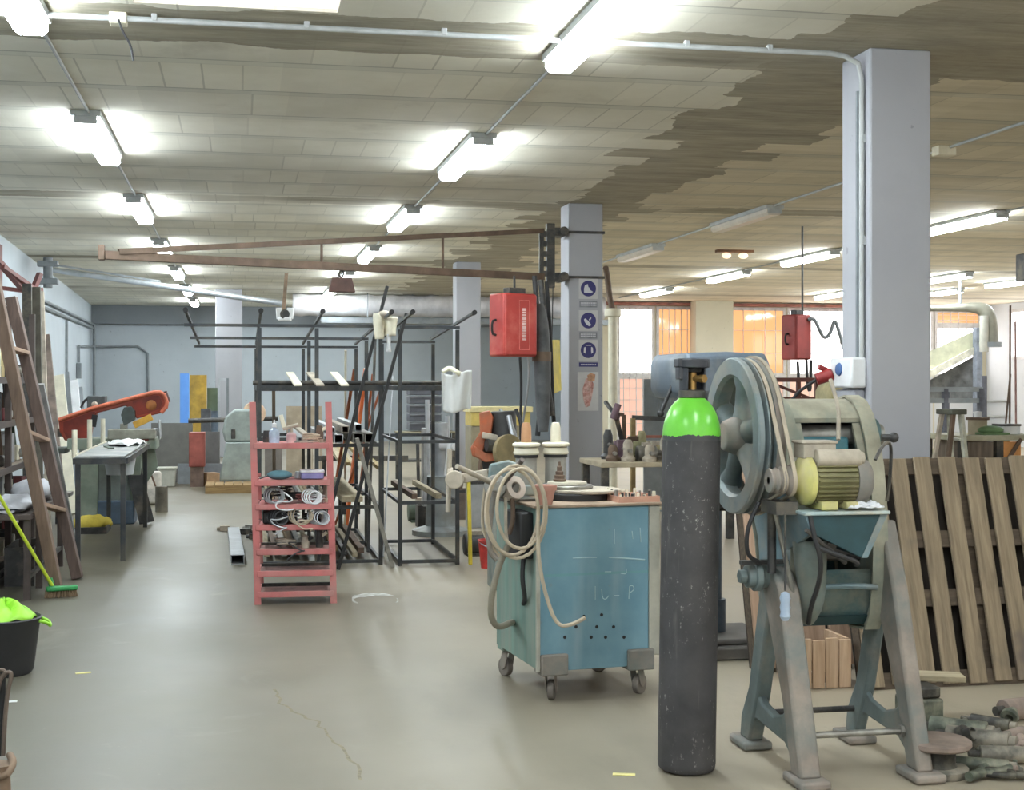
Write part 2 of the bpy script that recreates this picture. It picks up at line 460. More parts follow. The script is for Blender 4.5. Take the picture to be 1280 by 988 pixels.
# ---------------------------------------------------------------- pillars
def pillar(x, y, w, d, k, label):
    return struct('pillar' if k == 0 else 'pillar.%03d' % k, MB().bx((x, y, 0), (x + w, y + d, ZC)), M_PIL, label=label, bev=.012, smooth=30)
PIL = [(3.592, 7.45), (3.50, 14.57), (3.42, 22.0)]
pillar(*PIL[0], .385, .385, 0, 'grey painted pillar with a conduit and socket box')
pillar(*PIL[1], .385, .385, 1, 'grey painted pillar with blue round safety signs')
pillar(*PIL[2], .40, .385, 2, 'grey painted pillar behind the hanging white cloth')
pillar(-.52, 29.4, .55, .4, 3, 'grey painted pillar by the far wall')
p4 = PY(868, 478, YW - .5).x
pillar(p4, YW - .6, .95, .4, 4, 'beige pier between the orange windows')
bpy.data.objects['pillar.004'].data.materials[0] = M_BEIGE
# ---------------------------------------------------------------- ceiling lamps
M_LENS = emit('lamp_lens_lit', (240, 250, 255), 40.0)
M_LENSF = emit('lamp_lens_lit_far', (240, 250, 255), 40.0)
M_HOUS = mat('lamp_housing_grey', (176, 180, 180), .5, var=.1)
M_OFF = mat('lamp_lens_unlit', (214, 206, 194), .35, var=.06)
LL = 1.85
def lamp_thing(label, lens, L=LL, wd=.17, group=None):
    t = Thing('ceiling_lamp', label, 'ceiling light', (0, 0, 0), 0, group, local=True)
    t.part('housing', MB().box((0, 0, -.022), (wd * 1.22, L + .03, .044)), M_HOUS, bev=.006)
    t.part('end_cap', MB().box((0, -L / 2 - .004, -.070), (wd * .94, .022, .056)), M_HOUS, bev=.006)
    t.part('end_cap', MB().box((0, L / 2 + .004, -.070), (wd * .94, .022, .056)), M_HOUS, bev=.006)
    a = wd / 2; b = a * .72
    pr = [(-a, 0), (-a * 1.02, -.044), (-b, -.070), (b, -.070), (a * 1.02, -.044), (a, 0)]
    t.part('diffuser', MB().prism(pr, (0, -L / 2 + .006, -.042), (1, 0, 0), (0, 0, 1), (0, L - .012, 0)), lens, smooth=0)
    return t.o
LIT = lamp_thing('x', M_LENS); UNL = lamp_thing('x', M_OFF)
used = {}
ordn = ['nearest', 'second', 'third', 'fourth', 'fifth', 'sixth', 'seventh', 'eighth']
def place_lamp(proto, x, yc, label, group=None):
    if proto.name not in used:
        used[proto.name] = 1; o = proto; o.location = (x, yc, ZC)
        o['label'] = label
        if group: o['group'] = group
    else: o = dup(proto, (x, yc, ZC), 0, label, group)
    return o
def nth(i): return ['first', 'second', 'third', 'fourth', 'fifth', 'sixth', 'seventh', 'eighth'][i]
for r, (x, nm) in enumerate(((-1.09, 'row over the timber ladder'), (1.86, 'row over the red rack'))):
    for i in range(7):
        y = 3216 * (.0025 + .0014 * i) if r else 3216 * (.00243 + .0014 * i)
        y = (7.05 if r else 6.72) + 4.46 * i
        place_lamp(LIT, x, y, '%s lit strip lamp from the skylight in the %s' % (nth(i), nm))
for x, ys in ((-1.09, (2.2, -2.3)), (1.86, (2.5, -2.0)), (5.7, (3.2, -1.3)), (11.6, (14,)), (14.6, (19,))):
    for y in ys: place_lamp(LIT, x, y, 'lit strip lamp on the ceiling beyond the view', 'lamps beyond the view')
for i, (px, py) in enumerate(((1210, 283), (1030, 325), (917, 347.5), (837, 367.5))):
    c = CE(px, py, 1.87); place_lamp(LIT, 8.45 + .05 * i, c.y, '%s lit strip lamp from the socket pillar in the orange window row' % nth(i))
for lab, px, py in (('lit strip lamp seen just past the socket pillar, upper one', 1178, 350), ('lit strip lamp seen just past the socket pillar, lower one', 1172, 368),
                    ('lit strip lamp beside the bright side window', 1268, 355), ('lit strip lamp over the small red hanging box', 1044, 370)):
    c = CE(px, py, 1.87); place_lamp(LIT, c.x, c.y, lab)
for lab, px, py in (('switched off strip lamp nearer the socket pillar', 925, 277), ('switched off strip lamp nearer the signed pillar', 804, 319)):
    c = CE(px, py, 1.87); place_lamp(UNL, 5.75, c.y, lab)
# ---------------------------------------------------------------- materials shared by objects
M_CONDUIT = mat('conduit_grey', (178, 182, 182), .5, var=.08)
M_CONDD = mat('conduit_dark', (128, 134, 138), .5, var=.1)
M_STEEL = mat('bare_steel', (150, 148, 142), .42, .6, .2, 9)
M_DKSTEEL = mat('dark_steel', (66, 66, 66), .5, .3, .25, 9, dust=(120, 112, 98), da=.35)
M_BLACK = mat('black_rubber', (34, 34, 35), .6, 0, .2)
M_BLKTUBE = mat('black_mill_tube', (58, 62, 66), .5, .3, .25, 5, dust=(96, 92, 82), da=.4)
M_GALV = mat('galvanised', (176, 180, 184), .38, .5, .14, 4)
M_RUST = mat('rusty_brown_steel', (116, 96, 82), .7, .2, .22, 5, dust=(96, 82, 68), da=.5)
M_REDBOX = mat('red_enamel', (176, 62, 56), .42, 0, .10, 3, dust=(196, 112, 100), da=.3)
M_REDFADE = mat('faded_red_paint', (190, 108, 106), .6, 0, .14, 4, dust=(176, 128, 122), da=.5)
M_CREAM = mat('cream_paint', (226, 220, 198), .5, 0, .08)
M_WHITE = mat('white_plastic', (226, 228, 230), .45, 0, .05)
M_YEL = mat('yellow_paint', (226, 206, 70), .5, 0, .12)
M_DUST = mat('dusty_beige_metal', (178, 168, 152), .8, 0, .18, 7)
M_BRASS = mat('brass', (176, 140, 84), .4, .8, .15)
M_CABLE = mat('black_cable', (44, 44, 46), .55)

# ---------------------------------------------------------------- conduits and clips
def conduit(label, pts, r=.012, m=None, clips=(), name='conduit', sub=0):
    t = Thing(name, label, 'conduit', tuple(pts[0]))
    t.part('pipe', MB().tube(pts, r, 8, sub=sub), m or M_CONDUIT)
    for c in clips: t.part('clip', MB().box(Vector(c), (.03, .04, .05)), M_CONDUIT, bev=.004)
    return t
zc = ZC - .03
a = CE(-20, 30, HC - .03); b = Vector((3.50, 7.56, zc))
yC = 7.52
pts = [(-2.2, yC, zc), (1.86, yC, zc), (3.38, yC, zc), (3.46, yC, zc - .01), (3.55, yC, zc - .05), (3.572, yC, zc - .14), (3.572, yC, zc - .3), (3.572, yC, 1.66)]
conduit('grey conduit crossing the ceiling and running down the socket pillar', pts, .016, M_CONDUIT, [(x, yC, ZC - .012) for x in (-1.9, -.45, .35, 1.1, 2.5, 3.0)] + [(3.58, yC, z) for z in (3.0, 2.4)])
conduit('thin second conduit down the socket pillar beside the first', [(3.572, yC + .06, zc - .2), (3.572, yC + .06, 1.66)], .010, M_CONDD)
for x, nm, y1, first in ((-1.09, 'first lamp row over the timber ladder', 34, 6.7), (1.86, 'lamp row over the red rack', 34, 7)):
    conduit('straight ceiling conduit feeding the ' + nm, [(x + .02, 4.6, ZC - .013), (x + .02, y1, ZC - .013)], .011, M_CONDUIT)
conduit('ceiling conduit linking the two switched off lamps', [(5.72, 5.5, ZC - .014), (5.74, 21.5, ZC - .014)], .012, M_CONDUIT)
conduit('ceiling conduit along the orange window lamp row', [(8.5, 9, ZC - .014), (8.52, 30.5, ZC - .014)], .012, M_CONDUIT)
single('ceiling_junction_box', 'small pale junction box on the ceiling beside the socket pillar', 'junction box', MB().box(CE(1180, 189, HC - .04), (.16, .12, .08)), M_CREAM, bev=.008)
single('ceiling_junction_box', 'small white box on the ceiling near the skylight with a loose wire', 'junction box', MB().box(CE(148, 24, HC - .03), (.09, .09, .06)), M_CREAM, bev=.006)
q = CE(148, 24, HC - .06)
single('hanging_wire', 'short loose black wire hanging under the skylight box', 'wire', MB().tube([q, q + Vector((.02, .02, -.06)), q + Vector((.06, .05, -.12)), q + Vector((.07, .06, -.2))], .006, 6, sub=2), M_CABLE)
# left wall services
def WL(y, z, off=.05): return Vector((xl(y) + off, y, z))
conduit('upper of two conduits along the blue grey side wall', [WL(21.8, 2.92), WL(36.2, 3.03)], .03, M_CONDD, [WL(y, 2.93 + (y - 21.8) * .0076, .045) for y in (25, 29, 33)])
conduit('lower of two conduits along the blue grey side wall', [WL(21.8, 2.80), WL(36.2, 2.93)], .03, M_CONDD)
conduit('vertical conduit down the far corner of the side wall', [WL(36.0, 3.02, .08), WL(36.0, .6, .08)], .035, M_CONDD)
conduit('vertical conduit on the side wall above the saw', [WL(28.5, 2.8), WL(28.5, 1.0)], .028, M_CONDD)
yb = YB - .05
p0, p1 = PY(95, 433, yb), PY(172, 433, yb)
conduit('thin hooped conduit rounding the far grey corner', [WL(31.5, 2.0), WL(31.5, 2.36), WL(36.0, 2.47), Vector((xl(YB) + .35, yb, 2.47)), p1, p1 + Vector((.25, 0, -.18)), p1 + Vector((.27, 0, -1.3))], .03, M_CONDD)
# pale step of grey box on far wall
single('switch_box', 'small dark switch box on the side wall below the hooped conduit', 'switch box', MB().box(WL(31.5, 1.82, .06), (.1, .25, .34)), M_CONDD, bev=.01)

# ---------------------------------------------------------------- jib crane on the signed pillar
px0, py0 = PIL[1]
jx = px0 - .20; jy = py0 + .02
jt = Thing('jib_crane', 'long brown triangular jib arm clamped to the signed pillar', 'jib crane', (jx, jy, 2.6))
zt, zb = H + (478 - 284) / F * 14.75, H + (478 - 347) / F * 14.75
post = MB().bar((jx, jy, zb - .1), (jx, jy, zt + .06), .07, .09)
post.bar((jx - .10, jy, zb - .05), (jx - .10, jy, zt), .035, .05)
for k in range(5): post.box((jx - .05, jy, zb + (zt - zb) * (k + .5) / 5), (.1, .05, .06))
jt.part('pivot_post', post, M_DKSTEEL, bev=.006)
for z in (zt - .03, zb + .02):
    jt.part('clamp', MB().box((jx + .10, jy + .06, z), (.14, .22, .09)).cyl((jx + .13, jy - .12, z), (jx + .13, jy + .2, z), .05), M_DKSTEEL, bev=.01)
    w = .392 / 2; cx, cy = px0 + .1925, py0 + .1925
    jt.part('strap', MB().bx((cx - w, cy - w - .014, z - .014), (cx + w, cy - w - .001, z + .014)).bx((cx + w + .001, cy - w - .012, z - .014), (cx + w + .014, cy + w, z + .014)), M_DKSTEEL)
tip = P(130, 319, 11.95)
def lerp(a, b, t): return Vector(a) * (1 - t) + Vector(b) * t
tA, tB = Vector((jx - .08, jy, zt - .02)), Vector((jx - .08, jy, zb + .02))
jt.part('tie_beam', MB().bar(tA, tip + Vector((.12, .04, .035)), .045, .05), M_RUST)
jt.part('boom', MB().bar(tB, tip, .06, .075), M_RUST, bev=.004)
for t in (.27, .56):
    a = lerp(tA, tip, t); b = lerp(tB, tip, t); jt.part('hanger_rod', MB().cyl(a, b, .013, n=8), M_RUST)
jt.part('end_plate', MB().box(tip + Vector((-.02, 0, .02)), (.05, .09, .13)), M_RUST, bev=.005)
hk = lerp(tB, tip, .515)
t = Thing('hanging_box', 'dark brown steel box hanging from the jib arm', 'box', hk)
t.part('hook', MB().tube([hk + Vector((0, 0, -.03)), hk + Vector((.03, 0, -.06)), hk + Vector((0, 0, -.11)), hk + Vector((-.03, 0, -.07))], .010, 8, True, 1), M_DKSTEEL)
t.part('body', MB().loft([[hk + Vector((x * a, y * .09, z)) for x, y in ((-1, -1), (1, -1), (1, 1), (-1, 1))] for a, z in ((.095, -.11), (.13, -.25))]), mat('brown_box', (92, 66, 58), .7), bev=.006)

# ---------------------------------------------------------------- wall jib over the ladder
t = Thing('jib_crane', 'pale grey jib arm reaching out from the blue grey side wall', 'jib crane', P(52, 345, 21.5))
A, B = P(68, 338, 21.0), P(356, 380, 20.0)
t.part('boom', MB().cyl(A, B, .042, .042, 12), M_GALV)
A2, B2 = P(60, 330, 21.2), P(356, 372, 20.0)
t.part('tie_beam', MB().bar(A2, P(200, 352, 20.6), .03, .03), M_GALV)
t.part('pivot_post', MB().cyl(P(60, 322, 21.2), P(60, 360, 21.2), .07, n=12).box(P(60, 330, 21.2), (.3, .16, .09)).box(P(60, 352, 21.2), (.3, .16, .09)), M_CONDD, bev=.008)
t = Thing('balancer', 'tool balancer and strap hanging at the tip of the pale jib arm', 'tool balancer', P(356, 382, 20))
q = P(356, 382, 20)
t.part('strap', MB().bar(P(358, 342, 20), P(354, 392, 20), .10, .05), mat('brown_strap', (140, 120, 100), .8))
t.part('frame', MB().bar(P(349, 385, 20), P(350, 399, 20), .05, .1).bar(P(363, 385, 20), P(362, 399, 20), .05, .1).bar(P(348, 399, 20), P(364, 399, 20), .1, .05), M_WHITE, bev=.01)
t.part('drum', MB().cyl(P(356, 393, 19.95), P(356, 393, 20.15), .07, n=14), M_DKSTEEL)

# ---------------------------------------------------------------- silver duct along the far bays
dz = H + (478 - 384) / F * 31
t = Thing('air_duct', 'large silver foil wrapped duct under the far ceiling', 'air duct', PY(520, 384, 30.5))
xa, xb = PY(366, 384, 30.5).x, 8.15
prof = []
for i in range(40):
    prof.append((.235 + .016 * math.sin(i * 2.3) + .008 * R.random(), (xb - xa) * i / 39))
t.part('sleeve', MB().lathe(prof, (xa, 30.5, dz), (1, 0, 0), 20), mat('duct_foil', (216, 214, 216), .5, .15, .12, 3))
for k in range(4):
    x = xa + (xb - xa) * (k + .5) / 4
    t.part('hanger', MB().bar((x, 30.5, dz + .2), (x, 30.5, ZC), .04, .02), M_CONDD)
t = Thing('cable_tray', 'dark slotted tray running below the silver duct', 'cable tray', PY(480, 404, 30))
z = H + (478 - 404) / F * 30.5
t.part('tray', MB().bx((xa + .6, 29.9, z - .03), (xb, 30.3, z)).bx((xa + .6, 29.9, z), (xb, 29.93, z + .09)).bx((xa + .6, 30.27, z), (xb, 30.3, z + .09)), M_CONDD)
for k in range(3):
    x = xa + 1 + (xb - xa - 1) * (k + .3) / 3; t.part('hanger', MB().cyl((x, 30.1, z), (x, 30.1, ZC), .012, n=6), M_CONDD)

# ---------------------------------------------------------------- safety signs on the pillar
M_SIGN = mat('sign_plate', (196, 196, 196), .5, 0, .04); M_BLUE = mat('sign_blue', (52, 50, 108), .45, 0, .06); M_SGW = mat('sign_white', (206, 208, 214), .5, 0, .04)
M_GRYP = mat('sign_grey', (128, 130, 136), .5)
yS = py0 - .004
def sx(px): return PY(px, 478, yS).x
def sz(py): return PY(735, py, yS).z
K = PY(736, 478, yS).x - PY(735, 478, yS).x
def disc(mb, cx, cz, r, y0, y1, n=28): return mb.cyl((cx, y0, cz), (cx, y1, cz), r, n=n)
def pictogram(kind, cx, cz, r):
    m = MB(); y0, y1 = yS - .0105, yS - .0055
    def poly(p): m.prism([(cx + a * r, cz + b * r) for a, b in p], (0, y1, 0), (1, 0, 0), (0, 0, 1), (0, y0 - y1, 0))
    if kind == 0:   # hooded head with visor
        poly([(-.62, -.55), (.35, -.62), (.66, -.45), (.25, -.20), (.18, .05), (-.02, .22), (-.1, .62), (-.48, .45), (-.62, 0)])
    elif kind == 1: # gauntlet
        poly([(-.62, .18), (-.45, .30), (-.05, -.02), (.22, -.35), (.38, -.62), (.1, -.78), (-.3, -.5), (-.55, -.15)])
        poly([(.05, .1), (.28, .45), (.42, .38), (.22, 0)])
    else:           # head with ear muffs, left blue in a white ring
        for s in (-1, 1): poly([(s * .40, .45), (s * .62, .35), (s * .66, -.3), (s * .42, -.48), (s * .38, 0)])
        poly([(-.35, .62), (.35, .62), (.42, .72), (-.42, .72)])
    return m
for k, (py, ph, lab) in enumerate(((361, 380.5, 'topmost round blue safety sign on the pillar, face shield symbol'), (401, 419.5, 'middle round blue safety sign on the pillar, gauntlet symbol'), (438, 456, 'lowest round blue safety sign on the pillar, head symbol'))):
    cx, cz, r = sx(735.3), sz(py), 9.6 * K
    t = Thing('safety_sign', lab, 'sign', (cx, yS, cz - 12 * K))
    t.part('plate', MB().bx((cx - 11.8 * K, yS - .004, cz - 12.5 * K), (cx + 11.8 * K, yS, cz + 12.5 * K)), M_SIGN)
    t.part('disc', disc(MB(), cx, cz, r, yS - .0065, yS - .003), M_BLUE)
    t.part('pictogram', pictogram(k, cx, cz, r * .92), M_SGW)
    hz = sz(ph); g = MB()
    if k < 2: g.bx((cx - 11 * K, yS - .006, hz - 3.9 * K), (cx + 11 * K, yS - .003, hz + 3.9 * K))
    else: g.bx((cx - 11.6 * K, yS - .006, hz - 2.6 * K), (cx + 11.6 * K, yS - .003, hz + 2.6 * K))
    t.part('caption_plate', g, (M_GRYP, M_GRYP, M_BLUE)[k])
    c = MB(); x = cx - 9.4 * K
    while x < cx + 9 * K:
        wch = (.7 + R.random() * .9) * K
        for rr in ((-1.1, 1.3) if k < 2 else (0,)): c.bx((x, yS - .0085, hz + rr * K - .8 * K), (x + wch * .8, yS - .006, hz + rr * K + .8 * K))
        x += wch * 1.25
    t.part('lettering', c, M_SGW)
# lower notice with a red and orange figure
cx, cz = sx(735), sz(489)
t = Thing('notice_sign', 'white notice with a red and orange figure low on the signed pillar', 'notice', (cx, yS, cz - 24 * K))
t.part('sheet', MB().bx((cx - 13 * K, yS - .003, cz - 24 * K), (cx + 13 * K, yS, cz + 23 * K)), M_SIGN)
f = MB().prism([(-3, -20), (2, -18), (5, -6), (7, 8), (3, 17), (-3, 15), (-7, 2), (-6, -10)], (cx, yS - .003, cz), (K, 0, 0), (0, 0, K), (0, -.004, 0))
t.part('figure', f, mat('notice_red', (186, 130, 122), .6, var=.25, sc=30, dust=(214, 196, 190), da=.5))
t.part('figure_head', MB().prism([(0, 12), (8, 12), (9, 20), (3, 22), (-1, 19)], (cx, yS - .003, cz), (K, 0, 0), (0, 0, K), (0, -.006, 0)), mat('notice_orange', (186, 142, 112), .6, var=.25, sc=30))
# yellow tag, drop pipe
yl = MB().bx((px0 - .052, py0 + .05, H + (478 - 492) / F * 14.6), (px0 - .045, py0 + .30, H + (478 - 420) / F * 14.6))
yq = [P(690, 425, 14.2), P(698, 425, 14.4), P(700, 488, 14.4), P(692, 492, 14.2)]
t = Thing('tag', 'yellow warning card hanging beside the signed pillar', 'card', yq[3])
t.part('card', MB().add(yq + [p + Vector((.02, .02, 0)) for p in yq], [(0, 1, 2, 3), (7, 6, 5, 4), (0, 1, 5, 4), (1, 2, 6, 5), (2, 3, 7, 6), (3, 0, 4, 7)]), M_YEL, smooth=0)
t.part('cord', MB().cyl(yq[0], yq[0] + Vector((.01, 0, .55)), .006, n=6), M_CABLE)
t = Thing('drain_pipe', 'brown and cream pipe standing beside the signed pillar', 'pipe', P(763, 600, 16.5))
t.part('lower_pipe', MB().cyl(Vector((P(766, 600, 16.5).x, P(766, 600, 16.5).y, 0)), P(766, 392, 16.5), .055, n=14), M_CREAM)
t.part('collar', MB().cyl(P(766, 396, 16.5), P(766, 386, 16.5), .10, n=14), M_CREAM, bev=.01)
t.part('riser', MB().tube([P(766, 388, 16.5), P(762, 372, 16.5), P(759, 345, 16.5), P(757, 335, 16.4)], .035, 10, sub=1), M_RUST)

# ---------------------------------------------------------------- red hanging control boxes
def red_box(label, c, rz, w, d, h, M_, text=True):
    t = Thing('control_box', label, 'control box', c, rz, None, local=True)
    body = t.part('cabinet', MB().box((0, 0, 0), (w, d, h)), M_, bev=.02)
    t.part('door', MB().box((0, -d / 2 - .008, 0), (w * .93, .018, h * .95)), M_, bev=.008)
    hd = MB().tube([(-w / 2 - .002, .0, -.16 * h), (-w / 2 - .05, .0, -.14 * h), (-w / 2 - .05, 0, .06 * h), (-w / 2 - .002, 0, .08 * h)], .012, 8, sub=1)
    t.part('handle', hd, M_BLACK)
    if text:
        fr = MB(); y = -d / 2 - .0185; xc = w * .09; a, b = w * .15, h * .39
        for x in (-a, a): fr.bx((xc + x - .003, y, -b), (xc + x + .003, y + .003, b))
        for z in (-b, b): fr.bx((xc - a, y, z - .003), (xc + a, y + .003, z + .003))
        t.part('label_border', fr, mat('label_pink', (216, 120, 112), .5))
        c_ = MB(); z = -b * .62
        while z < b * .62:
            hh = .012 + R.random() * .02
            c_.bx((xc - .026, y, z), (xc + .02, y + .004, z + hh)); z += hh + .007
        t.part('lettering', c_, mat('lettering_pink', (232, 190, 186), .5))
    t.part('top_bracket', MB().box((.02, 0, h / 2 + .03), (w * .5, d * .4, .06)), M_DKSTEEL, bev=.006)
    return t
c1 = P(641, 407, 13.6)
rb = red_box('big red control box with vertical white lettering beside the signed pillar', c1, .42, .40, .26, .62, M_REDBOX)
single('suspension_rod', 'thin rod holding the big red control box', 'rod', MB().cyl(P(643, 368, 13.6), P(643, 345, 13.6), .012, n=8), M_DKSTEEL)
c2 = P(995, 422, 17.2)
rb2 = red_box('faded small red control box hanging before the bright windows', c2, .36, .26, .26, .56, mat('red_enamel_dull', (160, 66, 62), .55, 0, .15, 4), False)
single('suspension_rod', 'thin vertical rod holding the faded red control box', 'rod', MB().cyl(P(1003, 393, 17.2), CE(1003, 393, HC) if False else Vector((P(1003, 393, 17.2).x, P(1003, 393, 17.2).y, ZC)), .014, n=8), M_DKSTEEL)
q = [P(1010, 400, 17.1), P(1018, 398, 17.1), P(1024, 412, 17.1), P(1030, 424, 17.1), P(1038, 418, 17.1), P(1043, 398, 17.1), P(1048, 412, 17.1), P(1056, 440, 17.1)]
single('coiled_cable', 'wavy grey cable swinging out from the faded red control box', 'cable', MB().tube(q, .022, 8, sub=2), M_CONDD)
t = Thing('hanging_cable', 'pair of black cables dropping below the faded red control box', 'cable', P(1010, 495, 17.1))
t.part('strand', MB().tube([P(1008, 450, 17.15), P(1009, 480, 17.15), P(1013, 494, 17.15), P(1014, 450, 17.15)], .02, 8, sub=2), M_CABLE)
t.part('strand', MB().tube([P(997, 452, 17.15), P(998, 470, 17.15), P(998, 502, 17.15)], .02, 8), M_CABLE)
# cable bundle hanging at the signed pillar
bund = [((668, 345), (674, 420), (676, 500), (672, 545)), ((676, 350), (681, 400), (683, 470), (690, 520)), ((683, 352), (688, 420), (690, 490), (693, 540)), ((672, 352), (668, 370), (672, 395), (680, 402)), ((650, 447), (652, 480), (650, 540), (654, 585)), ((660, 447), (662, 470), (655, 520), (648, 560))]
for i, pp in enumerate(bund):
    single('hanging_cable', 'dark cable hanging from the jib pivot beside the big red box', 'cable', MB().tube([P(x, y, 13.9 + .06 * i) for x, y in pp], (.026, .03, .022, .018, .014, .012)[i], 8, sub=2), (M_CABLE, M_DKSTEEL, M_BLACK, M_GALV, M_CABLE, M_GALV)[i], group='cables at the jib pivot')
t = Thing('tool_holster', 'dark grey welding torch holster hanging under the jib pivot', 'holster', P(677, 445, 13.8))
t.part('sleeve', MB().tube([P(673, 380, 13.8), P(676, 410, 13.8), P(678, 455, 13.8), P(679, 540, 13.8)], [.05, .085, .09, .05], 10, sub=1), mat('dark_grey_sleeve', (84, 86, 88), .7))
t.part('band', MB().cyl(P(677, 440, 13.8), P(677, 452, 13.8), .1, n=12), M_RUST)
# ---------------------------------------------------------------- socket box on the near pillar
pX, pY = PIL[0]
t = Thing('socket_box', 'pale industrial socket box with blue cover on the near pillar', 'socket', (pX - .03, pY + .18, 1.55))
zs = H + (478 - 466) / F * 8
t.part('housing', MB().bx((pX - .10, pY + .04, zs - .09), (pX, pY + .34, zs + .09)), M_WHITE, bev=.015)
t.part('lower_housing', MB().bx((pX - .075, pY + .06, zs - .25), (pX, pY + .32, zs - .1)), mat('grey_plastic', (150, 152, 160), .5, var=.06), bev=.012)
t.part('blue_cover', MB().lathe([(.0, .012), (.034, .010), (.040, .0)], (pX - .10, pY + .20, zs + .02), (-1, -.1, 0), 20), mat('blue_plastic', (70, 104, 156), .45), label='blue socket cover')
t = Thing('plug', 'red industrial plug and lead in the pillar socket box', 'plug', (pX - .2, pY + .3, zs - .1))
t.part('body', MB().cyl((pX - .10, pY + .30, zs - .005), (pX - .19, pY + .33, zs - .04), .040, .036, 14).box((pX - .15, pY + .32, zs + .025), (.07, .03, .03), (0, .4, 0)), mat('red_plastic', (146, 44, 44), .45), bev=.004)
t.part('lead', MB().tube([(pX - .19, pY + .33, zs - .04), (pX - .30, pY + .43, zs - .14), (pX - .40, pY + .45, zs - .34), (pX - .39, pY + .48, zs - .7), (pX - .30, pY + .52, 0.02)], .010, 8, sub=2), M_CABLE)
# ---------------------------------------------------------------- gas cylinder
cx, cy = 1.772, 5.335
t = Thing('gas_cylinder', 'tall scuffed charcoal gas cylinder with bright green shoulder', 'gas cylinder', (cx, cy, 0), local=True, rot=(0, .016, 0))
g = G('charcoal_scuffed')
n = g.noise(5, 6); col = g.mix(g.ramp(n, .3, .7), (50, 49, 51), (76, 74, 75))
sc_ = g.math('MULTIPLY', g.ramp(g.noise(55, 4, g.scl((1, 1, .6)), .75), .605, .675), g.ramp(g.noise(3.2, 4), .42, .60))
col = g.mix(g.math('MULTIPLY', sc_, .8), col, (172, 170, 166))
st = g.ramp(g.noise(5, 4, g.scl((8, 8, .5)), .6), .62, .8)
col = g.mix(g.math('MULTIPLY', st, .5), col, (126, 124, 118))
M_CHAR = g.done(col, .62)
r = .117
prof = [(.0, .012), (.075, .006), (.104, .004), (.114, .014), (r, .035), (r, .4), (r, .8), (r, 1.2), (r, 1.352)]
t.part('body', MB().lathe(prof, n=48), M_CHAR, smooth=50)
g = G('green_gloss')
n = g.noise(7, 4); x, y, z = g.xyz()
low = g.math('LESS_THAN', z, g.math('MULTIPLY_ADD', g.noise(30, 3), .035, 1.338))
col = g.mix(low, g.mix(g.ramp(n, .3, .7), (104, 196, 56), (124, 212, 76)), (66, 66, 68))
M_GREEN = g.done(col, .28)
pr = []
for i in range(11):
    a = i / 10 * 1.18
    pr.append(((r + .0008) * math.cos(a), 1.352 + .158 * math.sin(a) / math.sin(1.18)))
t.part('shoulder', MB().lathe([(r + .0008, 1.335)] + pr + [(.040, 1.512)], n=48), M_GREEN, smooth=60, label='glossy bright green shoulder')
t.part('neck_ring', MB().lathe([(.05, 1.505), (.056, 1.51), (.056, 1.535), (.046, 1.54)], n=32), M_DKSTEEL)
gd = MB()
def arcw(r0, r1, z0, z1, a0, a1, n=14):
    rg = []
    for i in range(n + 1):
        a = a0 + (a1 - a0) * i / n; c, s = math.cos(a), math.sin(a)
        rg.append([Vector((r0 * c, r0 * s, z0)), Vector((r1 * c, r1 * s, z0)), Vector((r1 * c * 1.02, r1 * s * 1.02, z1)), Vector((r0 * c * 1.02, r0 * s * 1.02, z1))])
    gd.loft(rg)
arcw(.044, .054, 1.535, 1.63, math.radians(-30), math.radians(232))
arcw(.046, .062, 1.628, 1.662, 0, 2 * PI, 28)
gd.box((-.003, .0, 1.648), (.135, .06, .036)).box((-.05, 0, 1.61), (.03, .05, .06))
t.part('valve_guard', gd, mat('dark_guard_plastic', (62, 64, 70), .45), bev=.004)
v = MB().cyl((0, 0, 1.53), (0, 0, 1.61), .017, n=12).cyl((0, 0, 1.585), (.028, -.052, 1.585), .013, n=12).cyl((.022, -.040, 1.585), (.032, -.058, 1.585), .018, n=6)
t.part('valve', v, M_BRASS, label='brass valve outlet')
t.part('handwheel', MB().lathe([(.01, 1.61), (.034, 1.612), (.038, 1.622), (.034, 1.634), (.01, 1.636)], n=20), M_BLACK)

# ---------------------------------------------------------------- eccentric punch press
M_PRESS = mat('press_green_grey', (78, 104, 106), .5, .15, .22, 5, dust=(142, 138, 124), da=.36)
M_PRESSD = mat('press_teal_dark', (40, 70, 76), .5, .15, .25, 5)
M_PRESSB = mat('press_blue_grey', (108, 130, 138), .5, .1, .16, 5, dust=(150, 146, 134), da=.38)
M_PDUST = mat('press_dusty_top', (158, 154, 136), .8, .05, .2, 5, dust=(112, 128, 122), da=.45)
M_LEGD = mat('press_leg_dusty', (146, 134, 124), .8, .05, .18, 5, dust=(108, 116, 114), da=.55)
M_LEG = mat('press_leg_grey', (104, 116, 116), .6, .1, .2, 4, dust=(150, 142, 130), da=.35)
pt = Thing('punch_press', 'old green grey punch press with big flywheel on splayed iron legs', 'punch press', (2.39, 5.4, 0))
YZ = (0, 1, 0), (0, 0, 1)
def cast(poly, x0, x1, mb=None): return (mb or MB()).prism(poly, (x0, 0, 0), YZ[0], YZ[1], (x1 - x0, 0, 0))
